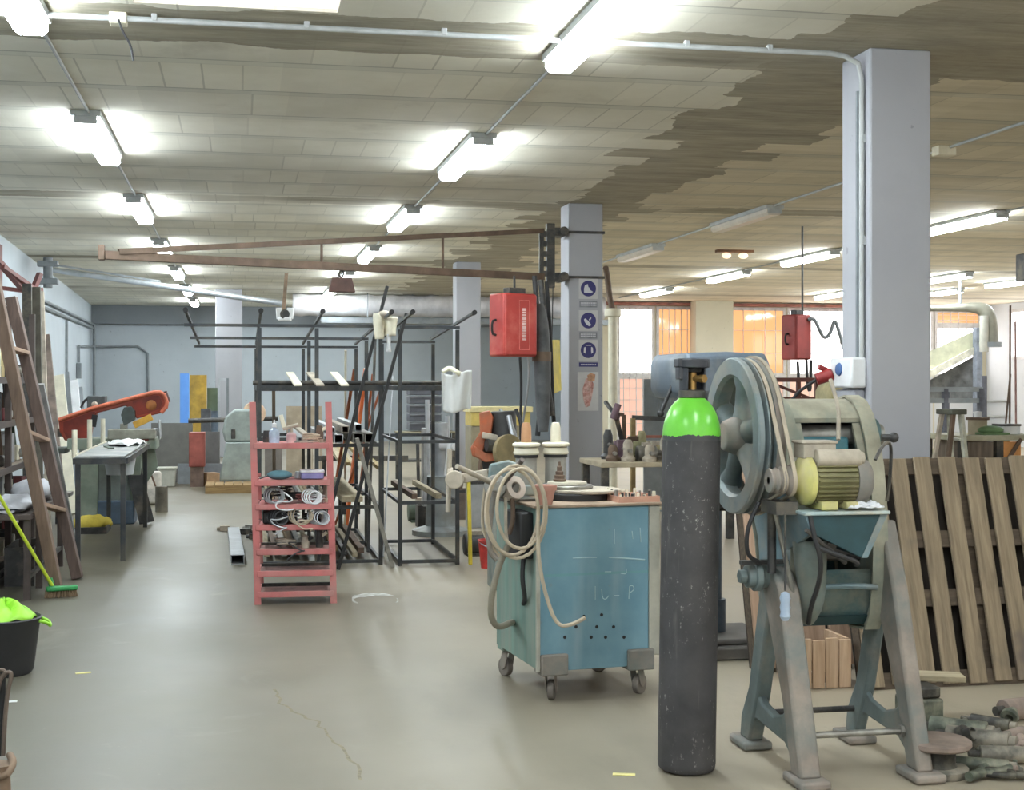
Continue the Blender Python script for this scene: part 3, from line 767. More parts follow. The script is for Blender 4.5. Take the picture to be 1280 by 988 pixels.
def leg(x0, x1, up, nm):
    f = cast([(4.985, .035), (5.085, .035), (5.175, .30), (5.375, .70), (5.40, .80 + (up - .8) * .45), (5.36, up), (5.31, up + .02), (5.26, .80 + (up - .8) * .45), (5.20, .74), (5.085, .36)], x0, x1)
    o = pt.part('front_leg', f, M_LEGD, bev=.012, label='dusty beige front leg')
    rg = cast([(5.57, .035), (5.68, .035), (5.665, .13), (5.575, .27), (5.46, .66), (5.43, up), (5.30, up), (5.34, .66), (5.47, .26)], x0 + .012, x1 - .012)
    pt.part('rear_leg', rg, M_LEG, bev=.012)
    wb = cast([(5.09, .17), (5.155, .29), (5.22, .235), (5.32, .205), (5.44, .225), (5.51, .27), (5.60, .10), (5.50, .145), (5.35, .135), (5.2, .125), (5.11, .07)], x0 + .02, x1 - .03)
    pt.part('leg_web', wb, M_LEG, bev=.01)
    for yy in (5.03, 5.63):
        pt.part('foot', MB().box(((x0 + x1) / 2, yy, .02), (.13, .19, .036)), M_LEGD, bev=.012)
leg(2.115, 2.205, .80, 'a'); leg(2.605, 2.675, .98, 'b')
pt.part('pivot_boss', MB().cyl((2.205, 5.345, .775), (2.03, 5.345, .775), .052, .047, 20).cyl((2.03, 5.345, .775), (2.0, 5.345, .775), .030, n=6).cyl((2.09, 5.345, .775), (2.06, 5.345, .775), .062, n=20), M_LEG, bev=.004)
pt.part('tie_rod', MB().cyl((2.16, 5.10, .175), (2.63, 5.10, .175), .013, n=10).cyl((2.60, 5.10, .175), (2.585, 5.10, .175), .024, n=6), M_STEEL)
pt.part('tie_rod', MB().cyl((2.16, 5.59, .15), (2.63, 5.59, .15), .013, n=10), M_DKSTEEL)
# cheeks
CK = [(5.36, .545), (5.315, .62), (5.29, .76), (5.285, .92), (5.295, 1.08), (5.32, 1.22), (5.36, 1.34), (5.41, 1.425), (5.475, 1.482), (5.55, 1.505), (5.63, 1.495), (5.70, 1.45), (5.755, 1.37), (5.785, 1.26), (5.78, 1.12), (5.74, 1.0), (5.68, .9), (5.65, .78), (5.63, .66), (5.585, .575), (5.50, .53)]
CKO = [(5.535 + (y - 5.535) * 1.04, 1.02 + (z - 1.02) * 1.02) for y, z in CK]
for x0, x1, m in ((2.205, 2.255, M_PRESSB), (2.565, 2.615, mat('cheek_grey_green', (128, 144, 138), .6, .1, .16, 5, dust=(158, 152, 136), da=.45))):  # second cheek coloured lighter so its shaded inner face looks lit
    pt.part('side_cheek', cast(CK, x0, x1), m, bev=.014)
    k = MB(); n = len(CK); rings = []
    for i in range(n):
        a, b = Vector((0, *CK[i])), Vector((0, *CKO[i]))
        rings.append([Vector((x0 - .008, a.y, a.z)), Vector((x1 + .008, a.y, a.z)), Vector((x1 + .008, b.y, b.z)), Vector((x0 - .008, b.y, b.z))])
    rings.append(rings[0]); k.loft(rings, False)
    pt.part('cheek_flange', k, M_PDUST, smooth=30, label='dusty rim along the cheek edge')
def skin(i0, i1, x0=2.255, x1=2.565, inset=.028, th=.02, m=M_PRESS, nm='housing_skin', lab=None):
    rg = []
    c = Vector((0, 5.535, 1.02))
    for i in range(i0, i1 + 1):
        p = Vector((0, *CK[i])); d = (c - p).normalized(); a = p + d * inset; b = p + d * (inset + th)
        rg.append([Vector((x0, a.y, a.z)), Vector((x1, a.y, a.z)), Vector((x1, b.y, b.z)), Vector((x0, b.y, b.z))])
    return pt.part(nm, MB().loft(rg), m, smooth=40, label=lab)
skin(7, 13, inset=.006, m=M_PDUST, nm='top_cover', lab='dusty rounded top cover')
skin(4, 7, 2.255, 2.30, m=M_PDUST, nm='window_jamb'); skin(4, 7, 2.53, 2.565, m=M_PDUST, nm='window_jamb')
skin(0, 2, m=M_PRESS, nm='lower_pan'); skin(20, 20 + 0, m=M_PRESS) if False else None
pt.part('pan_lip', MB().tube([(2.25, 5.27, .725), (2.33, 5.255, .735), (2.41, 5.25, .738), (2.49, 5.255, .735), (2.57, 5.27, .725)], .012, 8, sub=1), M_PRESSB)
pt.part('pan_floor', cast([(5.33, .60), (5.38, .555), (5.60, .575), (5.60, .60)], 2.255, 2.565), M_PRESSD)
pt.part('back_panel', cast([(5.62, .56), (5.66, .56), (5.75, 1.10), (5.75, 1.40), (5.70, 1.40), (5.70, 1.10)], 2.255, 2.565), M_PRESSD)
pt.part('slide_block', MB().bx((2.30, 5.42, 1.02), (2.52, 5.60, 1.34)), mat('press_teal', (72, 118, 128), .5, .1, .2, 6), bev=.015)
pt.part('bolster', MB().bx((2.255, 5.40, .82), (2.565, 5.62, .90)), M_DKSTEEL, bev=.01)
pt.part('crankshaft', MB().cyl((2.13, 5.5, 1.345), (2.70, 5.5, 1.345), .045, n=20), M_STEEL)
pt.part('bearing_cap', MB().lathe([(.0, .06), (.07, .055), (.095, .0)], (2.615, 5.5, 1.345), (1, 0, 0), 20), M_PRESS)
pt.part('stop_handle', MB().cyl((2.615, 5.32, 1.34), (2.655, 5.31, 1.34), .014, n=8).sph((2.665, 5.31, 1.34), .022, n=10, m=6), M_DKSTEEL)
# flywheel (axis along X)
fo = Vector((2.02, 5.5, 1.345)); RO, RI = .328, .258
fp = [(RI, .0), (RO - .006, .0), (RO, .006), (RO, .024), (RO - .03, .03), (RO - .03, .038), (RO, .044), (RO, .050), (RO - .03, .056), (RO - .03, .070), (RO, .077), (RI, .077), (RI - .012, .07), (RI - .012, .018)]
M_WHL = mat('flywheel_grey', (124, 136, 138), .5, .15, .16, 5, dust=(160, 152, 138), da=.45)
fw_ = pt.part('flywheel', MB().lathe(fp, fo, (1, 0, 0), 64, True), M_WHL, smooth=30, label='blue grey grooved flywheel rim')
pt.part('rim_band', MB().lathe([(RI, .077), (RO, .077), (RO, .112), (RO - .006, .118), (RI, .118)], fo, (1, 0, 0), 64, True), M_LEGD, fw_, smooth=30, label='dusty beige outer rim band')
hub = MB().lathe([(.0, -.035), (.055, -.035), (.062, -.028), (.082, .02), (.082, .10), (.062, .14), (.0, .14)], fo, (1, 0, 0), 28)
pt.part('hub', hub, M_LEGD, fw_, bev=.004)
for k in range(5):
    a = 2 * PI * k / 5 + .35
    d = Vector((0, math.cos(a), math.sin(a))); pdir = Vector((0, -math.sin(a), math.cos(a)))
    rings = []
    for s, wd, th in ((.06, .055, .05), (.13, .040, .04), (.20, .036, .036), (.262, .062, .05)):
        c = fo + d * s + Vector((.06, 0, 0))
        rings.append([c + pdir * wd * math.cos(b) + Vector((th * math.sin(b), 0, 0)) for b in [2 * PI * j / 12 for j in range(12)]])
    pt.part('spoke', MB().loft(rings), M_WHL if k % 2 else M_LEG, fw_, smooth=60)
# motor on its bracket
mo = Vector((0, 5.10, 1.184))
def ml(prof, n=32): return MB().lathe([(r_, z_) for r_, z_ in prof], (0, mo.y, mo.z), (1, 0, 0), n)
M_OLIVE = mat('motor_olive', (122, 118, 80), .55, .1, .18, 6, dust=(150, 138, 112), da=.4)
M_YELD = mat('motor_yellow', (196, 190, 116), .6, 0, .14, 6, dust=(190, 178, 150), da=.55)
body = pt.part('motor', ml([(.0, 2.1952), (.086, 2.1952), (.088, 2.1995), (.088, 2.3715), (.0, 2.3715)]), M_OLIVE, label='olive finned electric motor')
fins = MB()
for k in range(30):
    a = 2 * PI * k / 30; d = Vector((0, math.cos(a), math.sin(a)))
    fins.bar(mo + d * .092 + Vector((2.2038, 0, 0)) - Vector((0, 0, 0)), mo + d * .092 + Vector((2.3672, 0, 0)), .0045, .014, up=d)
pt.part('cooling_fin_rib', fins, M_OLIVE, body)
pt.part('end_bell', ml([(.0, 2.135), (.04, 2.135), (.05, 2.1479), (.085, 2.1608), (.099, 2.1737), (.099, 2.1952), (.0, 2.1952)]), M_YELD, body, label='pale yellow end bell')
pt.part('fan_cover', ml([(.0, 2.4532), (.045, 2.4515), (.075, 2.4403), (.093, 2.4188), (.097, 2.3887), (.096, 2.3715), (.0, 2.3715)]), M_LEGD, body, smooth=50, label='dusty domed fan cover')
pt.part('capacitor', MB().cyl((2.2038, 5.045, 1.272), (2.3844, 5.045, 1.272), .036, n=18).cyl((2.3844, 5.045, 1.272), (2.4016, 5.045, 1.272), .026, n=14), M_DUST, body, bev=.004, label='dusty beige capacitor tube')
pt.part('terminal_box', MB().box((2.2296, 5.115, 1.30), (.135, .11, .06)).box((2.2296, 5.115, 1.334), (.15, .12, .012)), M_DUST, body, bev=.008)
pt.part('motor_foot', MB().box((2.2511, 5.10, 1.088), (.07, .17, .035)).box((2.3457, 5.10, 1.088), (.05, .17, .03)), M_YELD, body, bev=.005)
pt.part('motor_shaft', MB().cyl((2.03, 5.10, 1.184), (2.14, 5.10, 1.184), .014, n=12), M_STEEL, body)
pu = pt.part('pulley', MB().lathe([(.0, .0), (.046, .0), (.050, .006), (.042, .018), (.052, .030), (.042, .042), (.056, .054), (.046, .068), (.060, .08), (.060, .09), (.0, .092)], (2.03, 5.10, 1.184), (1, 0, 0), 28), M_LEGD)
def belt(x, R1, R2):
    c1, c2 = Vector((5.5, 1.345)), Vector((5.10, 1.184)); v = c2 - c1; L = v.length; ph = math.atan2(v.y, v.x); be = math.acos((R1 - R2) / L)
    pts = []
    for i in range(41):
        a = ph + be + (2 * PI - 2 * be) * i / 40; pts.append((c1.x + R1 * math.cos(a), c1.y + R1 * math.sin(a)))
    for i in range(13):
        a = ph - be + 2 * be * i / 12; pts.append((c2.x + R2 * math.cos(a), c2.y + R2 * math.sin(a)))
    rg = []; n = len(pts)
    for i in range(n):
        p = Vector(pts[i]); q = Vector(pts[(i + 1) % n]) - Vector(pts[i - 1]); nn = Vector((q.y, -q.x)).normalized() * .0055
        rg.append([Vector((x - .006, *(p - nn))), Vector((x + .006, *(p - nn))), Vector((x + .008, *(p + nn))), Vector((x - .008, *(p + nn)))])
    rg.append(rg[0]); return MB().loft(rg, False)
M_BELT = mat('dusty_belt', (172, 160, 142), .8, 0, .12)
for x, r1, r2 in ((2.084, .320, .047), (2.118, .331, .057)):
    pt.part('drive_belt', belt(x, r1, r2), M_BELT, smooth=50)
# bracket tray under the motor
tr = MB()
zt_, zb_ = 1.068, .885
tr.loft([[Vector((2.135, 4.985, zt_)), Vector((2.49, 4.985, zt_)), Vector((2.49, 5.27, zt_)), Vector((2.135, 5.27, zt_))], [Vector((2.135, 4.985, zt_ - .014)), Vector((2.49, 4.985, zt_ - .014)), Vector((2.49, 5.27, zt_ - .014)), Vector((2.135, 5.27, zt_ - .014))]])
pt.part('motor_tray', tr, mat('tray_pale_blue', (164, 184, 186), .55, .1, .14, 6, dust=(190, 180, 160), da=.55), bev=.004)
pt.part('front_gusset', MB().prism([(2.15, zt_ - .014), (2.455, zt_ - .014), (2.375, zb_), (2.25, zb_ + .06), (2.165, zb_ + .10)], (0, 5.0, 0), (1, 0, 0), (0, 0, 1), (0, .014, 0)), M_PRESSD, bev=.003)
pt.part('side_gusset', MB().add([(2.455, 5.0, zt_ - .014), (2.485, 5.0, zt_ - .014), (2.40, 5.0, zb_), (2.375, 5.0, zb_), (2.455, 5.28, zt_ - .014), (2.485, 5.28, zt_ - .014), (2.43, 5.30, zb_), (2.405, 5.30, zb_)], [(0, 1, 2, 3), (4, 7, 6, 5), (0, 4, 5, 1), (1, 5, 6, 2), (2, 6, 7, 3), (3, 7, 4, 0)]), M_PRESSB, smooth=0)
pt.part('side_gusset', MB().add([(2.14, 5.0, zt_ - .014), (2.155, 5.0, zt_ - .014), (2.18, 5.0, zb_ + .10), (2.165, 5.0, zb_ + .10), (2.14, 5.28, zt_ - .014), (2.155, 5.28, zt_ - .014), (2.21, 5.30, zb_), (2.19, 5.30, zb_)], [(0, 1, 2, 3), (4, 7, 6, 5), (0, 4, 5, 1), (1, 5, 6, 2), (2, 6, 7, 3), (3, 7, 4, 0)]), M_PRESSB, smooth=0)
# connecting rocker below the tray, a curved casting
rk = [Vector((2.245, 5.20, .93)), Vector((2.245, 5.19, .84)), Vector((2.255, 5.20, .76)), Vector((2.262, 5.225, .68)), Vector((2.25, 5.26, .60))]
pt.part('rocker_arm', MB().tube(rk, [.07, .066, .058, .052, .035], 14, sub=1), mat('rocker_grey', (118, 130, 126), .6, .1, .18, 5, dust=(150, 144, 130), da=.45))
pt.part('link_rod', MB().cyl((2.08, 5.15, 1.05), (2.20, 5.22, .64), .010, n=8), M_STEEL)
pt.part('link_rod', MB().cyl((2.14, 4.99, 1.0), (2.33, 5.05, .86), .009, n=8), M_DKSTEEL)
pt.part('support_post', MB().cyl((2.10, 5.24, .80), (2.10, 5.24, 1.06), .018, n=10).box((2.10, 5.16, 1.075), (.09, .16, .05)), M_DKSTEEL)
pt.part('trip_bar', MB().bar((1.99, 5.30, .838), (2.19, 5.30, .838), .03, .016), M_DKSTEEL)
pt.part('hose_loop', MB().tube([(2.03, 5.2, 1.09), (1.985, 5.2, 1.0), (1.98, 5.21, .93), (2.0, 5.24, .87), (2.06, 5.27, .84)], .009, 8, sub=2), M_CABLE)
pt.part('motor_cable', MB().tube([(2.16, 5.0, 1.06), (2.17, 4.985, .98), (2.20, 4.98, .88), (2.22, 5.05, .78), (2.215, 5.12, .68), (2.24, 5.2, .60)], .010, 8, sub=2), M_CABLE)
pt.part('motor_cable', MB().tube([(2.19, 4.99, .93), (2.27, 4.98, .90), (2.36, 5.0, .87), (2.40, 5.1, .84), (2.44, 5.25, .86)], .010, 8, sub=2), M_CABLE)
pt.part('lead_wire', MB().tube([(2.30, 5.05, 1.345), (2.315, 5.08, 1.40), (2.325, 5.1, 1.47), (2.335, 5.2, 1.58)], .008, 8, sub=1), M_DUST)
pt.part('lead_wire', MB().tube([(2.49, 5.12, 1.26), (2.53, 5.14, 1.315), (2.575, 5.17, 1.33), (2.61, 5.22, 1.30), (2.62, 5.25, 1.18), (2.615, 5.27, 1.08)], .007, 8, sub=2), M_DKSTEEL)
# pull handle on a wire
pt.part('pull_wire', MB().cyl((2.075, 5.04, 1.06), (2.075, 5.04, .76), .004, n=6), M_DKSTEEL)
pt.part('pull_handle', MB().lathe([(.006, .055), (.016, .05), (.021, .03), (.017, .012), (.021, -.006), (.017, -.024), (.021, -.04), (.012, -.056)], (2.075, 5.04, .70), (0, 0, 1), 16), mat('pale_blue_grip', (168, 184, 204), .4, 0, .06), label='pale blue pull grip')
tn = Thing('rag', 'crumpled white paper rag lying on the press motor tray', 'rag', (2.40, 5.03, 1.07))
def crumple(cx, cy, cz, lx, ly, hz, seed):
    rr = random.Random(seed); ph = [rr.random() * 6 for _ in range(6)]
    def fn(u, v):
        h = abs(math.sin(u * 9 + ph[0]) * math.cos(v * 7 + ph[1])) * .6 + abs(math.sin(u * 17 + v * 11 + ph[2])) * .4
        e = min(u, v, 1 - u, 1 - v) * 6
        return (cx + (u - .5) * lx + .01 * math.sin(v * 13 + ph[3]), cy + (v - .5) * ly + .01 * math.sin(u * 11 + ph[4]), cz + .004 + hz * h * min(1, e + .25))
    return MB().grid(fn, 18, 14)
tn.part('sheet', crumple(2.405, 5.045, 1.071, .15, .08, .03, 3), mat('paper_white', (222, 224, 228), .8, 0, .05), solid=.003, smooth=60)

# ---------------------------------------------------------------- drill press behind the cylinder
M_DRILL = mat('drill_blue_grey', (92, 104, 116), .5, .1, .16, 5, dust=(130, 132, 130), da=.35)
dp = Thing('drill_press', 'blue grey column drill press standing behind the gas cylinder', 'drill press', (2.72, 7.66, 0))
dp.part('base_plate', MB().bx((2.44, 7.36, 0), (3.08, 8.0, .075)).bx((2.50, 7.42, .075), (3.0, 7.94, .11)), mat('drill_base_grey', (112, 108, 104), .6, .2, .15), bev=.012)
dp.part('column', MB().cyl((2.72, 7.70, .11), (2.72, 7.70, 1.47), .052, n=24).cyl((2.72, 7.70, .11), (2.72, 7.70, .30), .075, n=24), M_DRILL, bev=.004)
hp = []
for xx, ins in ((2.43, .05), (2.47, .0), (2.70, -.01), (2.93, .0), (2.975, .05)):
    y0, y1, z0, z1 = 7.40 + ins, 8.05 - ins, 1.475 + ins * .8, 1.735 - ins * .8
    hp.append([Vector((xx, y0 + .04, z0)), Vector((xx, y0, z0 + .04)), Vector((xx, y0, z1 - .03)), Vector((xx, y0 + .03, z1)), Vector((xx, y1 - .03, z1)), Vector((xx, y1, z1 - .03)), Vector((xx, y1, z0 + .03)), Vector((xx, y1 - .03, z0))])
dp.part('head', MB().loft(hp), M_DRILL, bev=.012)
dp.part('quill', MB().cyl((2.50, 7.55, 1.16), (2.50, 7.55, 1.49), .045, n=18).cyl((2.50, 7.55, 1.08), (2.50, 7.55, 1.16), .028, .04, 14), M_STEEL)
dp.part('table', MB().cyl((2.56, 7.55, .86), (2.56, 7.55, .90), .2, n=28).bx((2.6, 7.62, .82), (2.78, 7.78, .92)), M_DKSTEEL, bev=.006)
dp.part('feed_lever', MB().cyl((2.44, 7.6, 1.55), (2.36, 7.56, 1.40), .011, n=8).sph((2.355, 7.555, 1.39), .022, n=10, m=6), M_BLACK)
dp.part('foot_cable', MB().tube([(2.9, 7.55, .12), (2.98, 7.45, .16), (3.06, 7.38, .10), (3.14, 7.36, .03), (3.3, 7.30, .012)], .014, 8, sub=2), M_DUST)
# ---------------------------------------------------------------- blue machine trolley
M_TEAL = None
g = G('trolley_blue')
x, y, z = g.xyz()
n = g.noise(3.2, 6); col = g.mix(g.ramp(n, .3, .7), (102, 142, 160), (128, 164, 178))
sm = g.math('MULTIPLY', g.ramp(g.noise(2.6, 3, g.scl((3, 3, .35))), .55, .75), .5)
col = g.mix(sm, col, (150, 172, 182))
wl = g.math('MULTIPLY', g.math('LESS_THAN', g.math('ABSOLUTE', g.math('SUBTRACT', z, .625)), .006), .55)
col = g.mix(wl, col, (108, 160, 158))
sp = g.math('MULTIPLY', g.ramp(g.noise(22, 4), .66, .74), .55)
col = g.mix(sp, col, (130, 142, 140))
M_TEAL = g.done(col, g.math('MULTIPLY_ADD', n, .2, .34))
M_TGREEN = mat('trolley_green_side', (112, 142, 132), .55, .05, .14, 3, dust=(140, 148, 138), da=.5, stretch=(4, 4, .5))
M_TTOP = mat('trolley_rusty_top', (168, 148, 128), .8, .1, .2, 7, dust=(128, 108, 92), da=.5)
M_PALE = mat('pale_worn_edge', (178, 176, 164), .7, .05, .12)
TO = Vector((1.418, 6.555, 0)); TZ = math.radians(6)
tw, td, z0, z1 = .60, .70, .155, .955
t = Thing('machine_trolley', 'turquoise steel machine trolley on four castors with chalk marks', 'trolley', TO, TZ, local=True)
TL = lambda p: t.M @ Vector(p)
t.part('front_panel', MB().prism([(0, z0 + .03), (.0, z1), (tw - .015, z1), (tw - .015, z0 + .08), (tw - .12, z0 + .08), (tw - .13, z0), (.16, z0), (.15, z0 + .035)], (0, 0, 0), (1, 0, 0), (0, 0, 1), (0, .012, 0)), M_TEAL, bev=.003)
t.part('side_panel', MB().bx((0, .012, z0 + .01), (.012, td, z1)), M_TGREEN, bev=.003, label='greenish side panel')
t.part('side_panel', MB().bx((tw - .012, .012, z0 + .01), (tw, td, z1)), M_TGREEN)
t.part('back_panel', MB().bx((.012, td - .012, z0 + .01), (tw - .012, td, z1)), M_TGREEN)
t.part('corner_edge', MB().bx((-.006, -.006, z0), (.014, .012, z1)), M_PALE, bev=.003)
t.part('corner_post', MB().bx((tw - .013, -.004, z0 + .05), (tw + .045, .06, z1)), M_PALE, bev=.004)
t.part('bottom_plate', MB().bx((.01, .01, z0 + .02), (tw - .01, td - .01, z0 + .035)), M_TTOP)
top = t.part('top_plate', MB().bx((-.02, -.015, z1), (tw + .06, td + .03, z1 + .014)), M_TTOP, bev=.003, label='dusty rust brown top plate')
hl = [(.168, .385), (.21, .335), (.262, .338), (.30, .335), (.36, .39 + .015), (.315, .385), (.395, .348), (.255, .378 + .01), (.09, .31), (.37, .30), (.17, .30), (.22, .297), (.435, .30)]
px_h = [(730, 771, 0), (752, 769, 1), (720, 784, 1), (746, 784, 1), (767, 784, 1), (739, 797, 1), (757, 797, 1), (780, 797, 1), (706, 797, 1), (730, 771, 1)]
for px, py, big in px_h:
    u = P(px, py, 6.72); l = t.M.inverted() @ u
    # slide along the view ray onto the front panel
    o_ = t.M.inverted() @ Vector((0, 0, H)); d_ = l - o_; k = (-.001 - o_.y) / d_.y; l = o_ + d_ * k
    t.part('vent_hole', MB().cyl((l.x, .004, l.z), (l.x, -.0015, l.z), .0085, n=14), M_BLACK)
def onp(px, py):
    l = t.M.inverted() @ P(px, py, 6.72); o_ = t.M.inverted() @ Vector((0, 0, H)); d_ = l - o_; return o_ + d_ * ((-.001 - o_.y) / d_.y)
M_CHALK = mat('chalk', (178, 204, 208), .9, 0, .1)
for pts in ([(744, 733), (744, 750)], [(752, 737), (753, 748), (757, 750), (761, 745)], [(768, 745), (774, 745)], [(786, 749), (787, 733)], [(787, 733), (791, 732), (793, 737), (788, 741)],
            [(761, 697), (781, 698), (806, 700)], [(756, 715), (764, 715)], [(776, 717), (783, 718), (783, 711)], [(768, 661), (768, 680)], [(800, 660), (801, 678)], [(790, 664), (791, 674)], [(716, 698), (746, 697)]):
    q = [onp(*p) for p in pts]; q = [Vector((p.x, -.0008, p.z)) for p in q]
    t.part('chalk_mark', MB().tube(q, .0023 if len(pts) > 3 or pts[0][1] != 697 else .004, 6, sub=1), M_CHALK)
t.part('junction_box', MB().bx((-.07, .06, .70), (0, .30, .93)), M_BLACK, bev=.01, label='black box on the side panel')
t.part('cable', MB().tube([(-.04, .1, .70), (-.05, .09, .60), (-.02, .13, .5), (-.008, .2, .46)], .012, 8, sub=2), M_CABLE)
def caster(x, y, br=True, rot=0.0):
    c = MB()
    if br: c.bx((x - .07, -.022, z0 - .02), (x + .07, y + .05, z0 + .085))
    else: c.bx((x - .05, y - .05, z0 - .01), (x + .05, y + .05, z0 + .02))
    o = t.part('castor_bracket', c, M_LEGD if br else M_TGREEN, bev=.008)
    dx, dy = math.sin(rot), math.cos(rot); s = Vector((dy, -dx, 0)); f = Vector((dx, dy, 0)) * .03
    a = Vector((x, y, 0)) + f
    fk = MB().cyl((x, y, z0 - .005), (x, y, z0 - .025), .03, n=14)
    for sg in (-1, 1):
        p = a + s * (.022 * sg); q = Vector((x, y, 0)) + s * (.022 * sg)
        fk.prism([(-.028, 0), (.028, 0), (.05, -.075), (.025, -.1), (.0, -.085)], Vector((q.x, q.y, z0 - .02)), Vector((dx, dy, 0)), (0, 0, 1), s * .004 * sg)
    t.part('castor_fork', fk, M_LEGD, o, bev=.002)
    w_ = MB().cyl(a + s * -.017 + Vector((0, 0, .05)), a + s * .017 + Vector((0, 0, .05)), .05, n=24)
    t.part('castor_wheel', w_, mat('castor_rubber', (120, 112, 104), .7, 0, .15), o, bev=.006)
    return o
caster(.085, .05, True, .5); caster(tw - .06, .05, True, .9); caster(.05, td - .06, False, -.3); caster(tw - .07, td - .06, False, 2.2)

# hose coil hung on the bending head
zt = z1 + .014
hl_ = TL((0, 0, 0))
def LP(px, py, d): return P(px, py, d)
# ---------------------------------------------------------------- lever bending head overhanging the trolley
M_HTEAL = mat('head_pale_teal', (110, 130, 132), .55, .1, .2, 7, dust=(160, 158, 146), da=.6)
hd = Thing('bending_head', 'pale teal pipe bending head with long lever bars on the trolley corner', 'pipe bender', TL((-.05, .36, zt)))
hd.part('base_plate', MB().bx(TL((-.10, .24, zt)), TL((.09, .44, zt + .012))), M_DKSTEEL)
hd.part('body', MB().loft([[LP(x, y, d) for x, y in ((612, 580), (636, 575), (654, 582), (652, 606), (628, 618), (608, 608))] for d in (6.88, 7.06)]), M_HTEAL, bev=.012)
hd.part('hub', MB().cyl(LP(621, 609, 6.89), LP(619, 608, 6.76), .062, .056, 24).cyl(LP(619, 608, 6.76), LP(619, 608, 6.73), .03, n=6), M_STEEL, bev=.005)
hd.part('lever_bar', MB().cyl(LP(620, 606, 6.80), LP(571, 583, 6.60), .0145, .0125, 12), M_DUST, label='long pale lever bar')
hd.part('lever_bar', MB().cyl(LP(624, 611, 6.80), LP(653, 575, 6.62), .0145, .013, 12), mat('lever_dark', (110, 102, 98), .5, .4), label='dark upright lever bar')
hd.part('support_neck', MB().bar(LP(640, 612, 6.97), TL((.0, .34, zt)), .07, .08), M_HTEAL, bev=.008)
hd.part('collar', MB().lathe([(.028, -.03), (.058, -.03), (.062, 0), (.058, .03), (.028, .03)], LP(641, 611, 6.84), (.5, -1, .35), 20, True), mat('collar_beige', (196, 184, 172), .6, 0, .15), label='beige collar ring')
hd.part('counter_arm', MB().bar(LP(612, 592, 6.95), LP(568, 600, 7.0), .05, .05).cyl(LP(568, 600, 6.93), LP(568, 600, 7.07), .048, n=16), M_DUST, bev=.006)
hd.part('vertical_rod', MB().cyl(LP(560, 640, 7.0), LP(562, 562, 7.0), .013, n=10).cyl(LP(560, 592, 7.0), LP(566, 592, 7.0), .03, n=12), M_DUST)
hd.part('clamp_jaw', MB().tube([LP(613, 622, 6.86), LP(622, 616, 6.84), LP(634, 620, 6.84), LP(642, 614, 6.85), LP(648, 605, 6.86)], .02, 8, sub=1), M_LEGD)
hc = Thing('hose_coil', 'loosely coiled beige hose hanging from the bending head', 'hose', LP(648, 695, 6.66))
M_HOSE = mat('hose_beige', (186, 172, 150), .65, 0, .12)
for k, (ax, ay, cx, cy, tt) in enumerate(((37, 58, 646, 640, 0), (33, 54, 640, 640, .2), (30, 50, 651, 636, -.2))):
    pts = [LP(cx + ax * math.cos(a) , cy + ay * math.sin(a) * 1.0, 6.63 - .015 * k + .03 * math.cos(a + tt)) for a in [2 * PI * i / 28 for i in range(28)]]
    hc.part('loop', MB().tube(pts, .0085, 8, True), M_HOSE)
hc.part('tail', MB().tube([LP(672, 655, 6.61), LP(673, 700, 6.60), LP(682, 745, 6.58), LP(696, 783, 6.56), LP(714, 782, 6.55), LP(731, 773, 6.60)], .0095, 8, sub=2), M_HOSE)
sd = TL((-.004, .40, .33))
hc.part('tail', MB().tube([LP(636, 680, 6.62), LP(624, 705, 6.66), LP(614, 745, 6.70), LP(613, 772, 6.75), LP(622, 786, 6.8), LP(640, 778, 6.88), sd], .016, 10, sub=2), mat('hose_grey', (140, 134, 120), .6, 0, .12), label='thick grey lower hose')
for i, pp in enumerate((((618, 615), (612, 650), (611, 690), (622, 700)), ((632, 622), (632, 660), (634, 680)), ((640, 618), (642, 650), (636, 668)), ((606, 610), (602, 650), (606, 672), (628, 700)))):
    single('hanging_strap', 'dusty strap end hanging under the bending head', 'strap', MB().tube([LP(a, b, 6.75 + .03 * i) for a, b in pp], (.014, .009, .012, .008)[i], 8, sub=2), (M_LEGD, M_DUST, M_RUST, M_HOSE)[i], group='straps under the bending head')
# ---------------------------------------------------------------- things on top
def on(x, y): return TL((x, y, zt))
tt = Thing('turntable', 'stack of dusty round steel plates on the trolley top', 'turntable', on(.31, .30), 0)
c = on(.31, .30)
tt.part('drum', MB().lathe([(.17, 0), (.17, .035), (.0, .036)], c, n=40), M_BLACK, bev=.004)
tt.part('disc', MB().lathe([(.0, .036), (.175, .036), (.18, .04), (.18, .05), (.175, .053), (.0, .053)], c + Vector((.05, 0, 0)), n=48), M_DUST, label='dusty beige disc')
tt.part('upper_disc', MB().lathe([(.0, .053), (.13, .053), (.135, .06), (.135, .068), (.13, .072), (.0, .072)], c + Vector((-.04, .04, 0)), n=40), M_STEEL)
tt.part('top_disc', MB().lathe([(.0, .072), (.10, .072), (.104, .078), (.1, .088), (.0, .088)], c + Vector((-.04, .04, 0)), n=40), mat('disc_cream', (196, 188, 170), .6, .1, .1))
tt.part('spindle', MB().lathe([(.032, .088), (.034, .10), (.026, .104), (.028, .12), (.02, .124), (.021, .14), (.013, .144), (.014, .165), (.007, .17), (.006, .19), (.0, .192)], c + Vector((-.08, .04, 0)), n=16), M_RUST)
pc = on(.055, .05)
p_ = Thing('pot', 'small terracotta coloured pot at the trolley top edge', 'pot', pc)
p_.part('body', MB().lathe([(.0, .0), (.036, .0), (.052, .075), (.046, .078), (.032, .010), (.0, .010)], pc, n=28), mat('terracotta', (196, 146, 130), .75, 0, .1))
p_.part('rim', MB().lathe([(.046, .070), (.058, .070), (.060, .095), (.046, .095)], pc, n=28, closed=True), mat('terracotta', (196, 146, 130), .75))
tc = on(.545, .15)
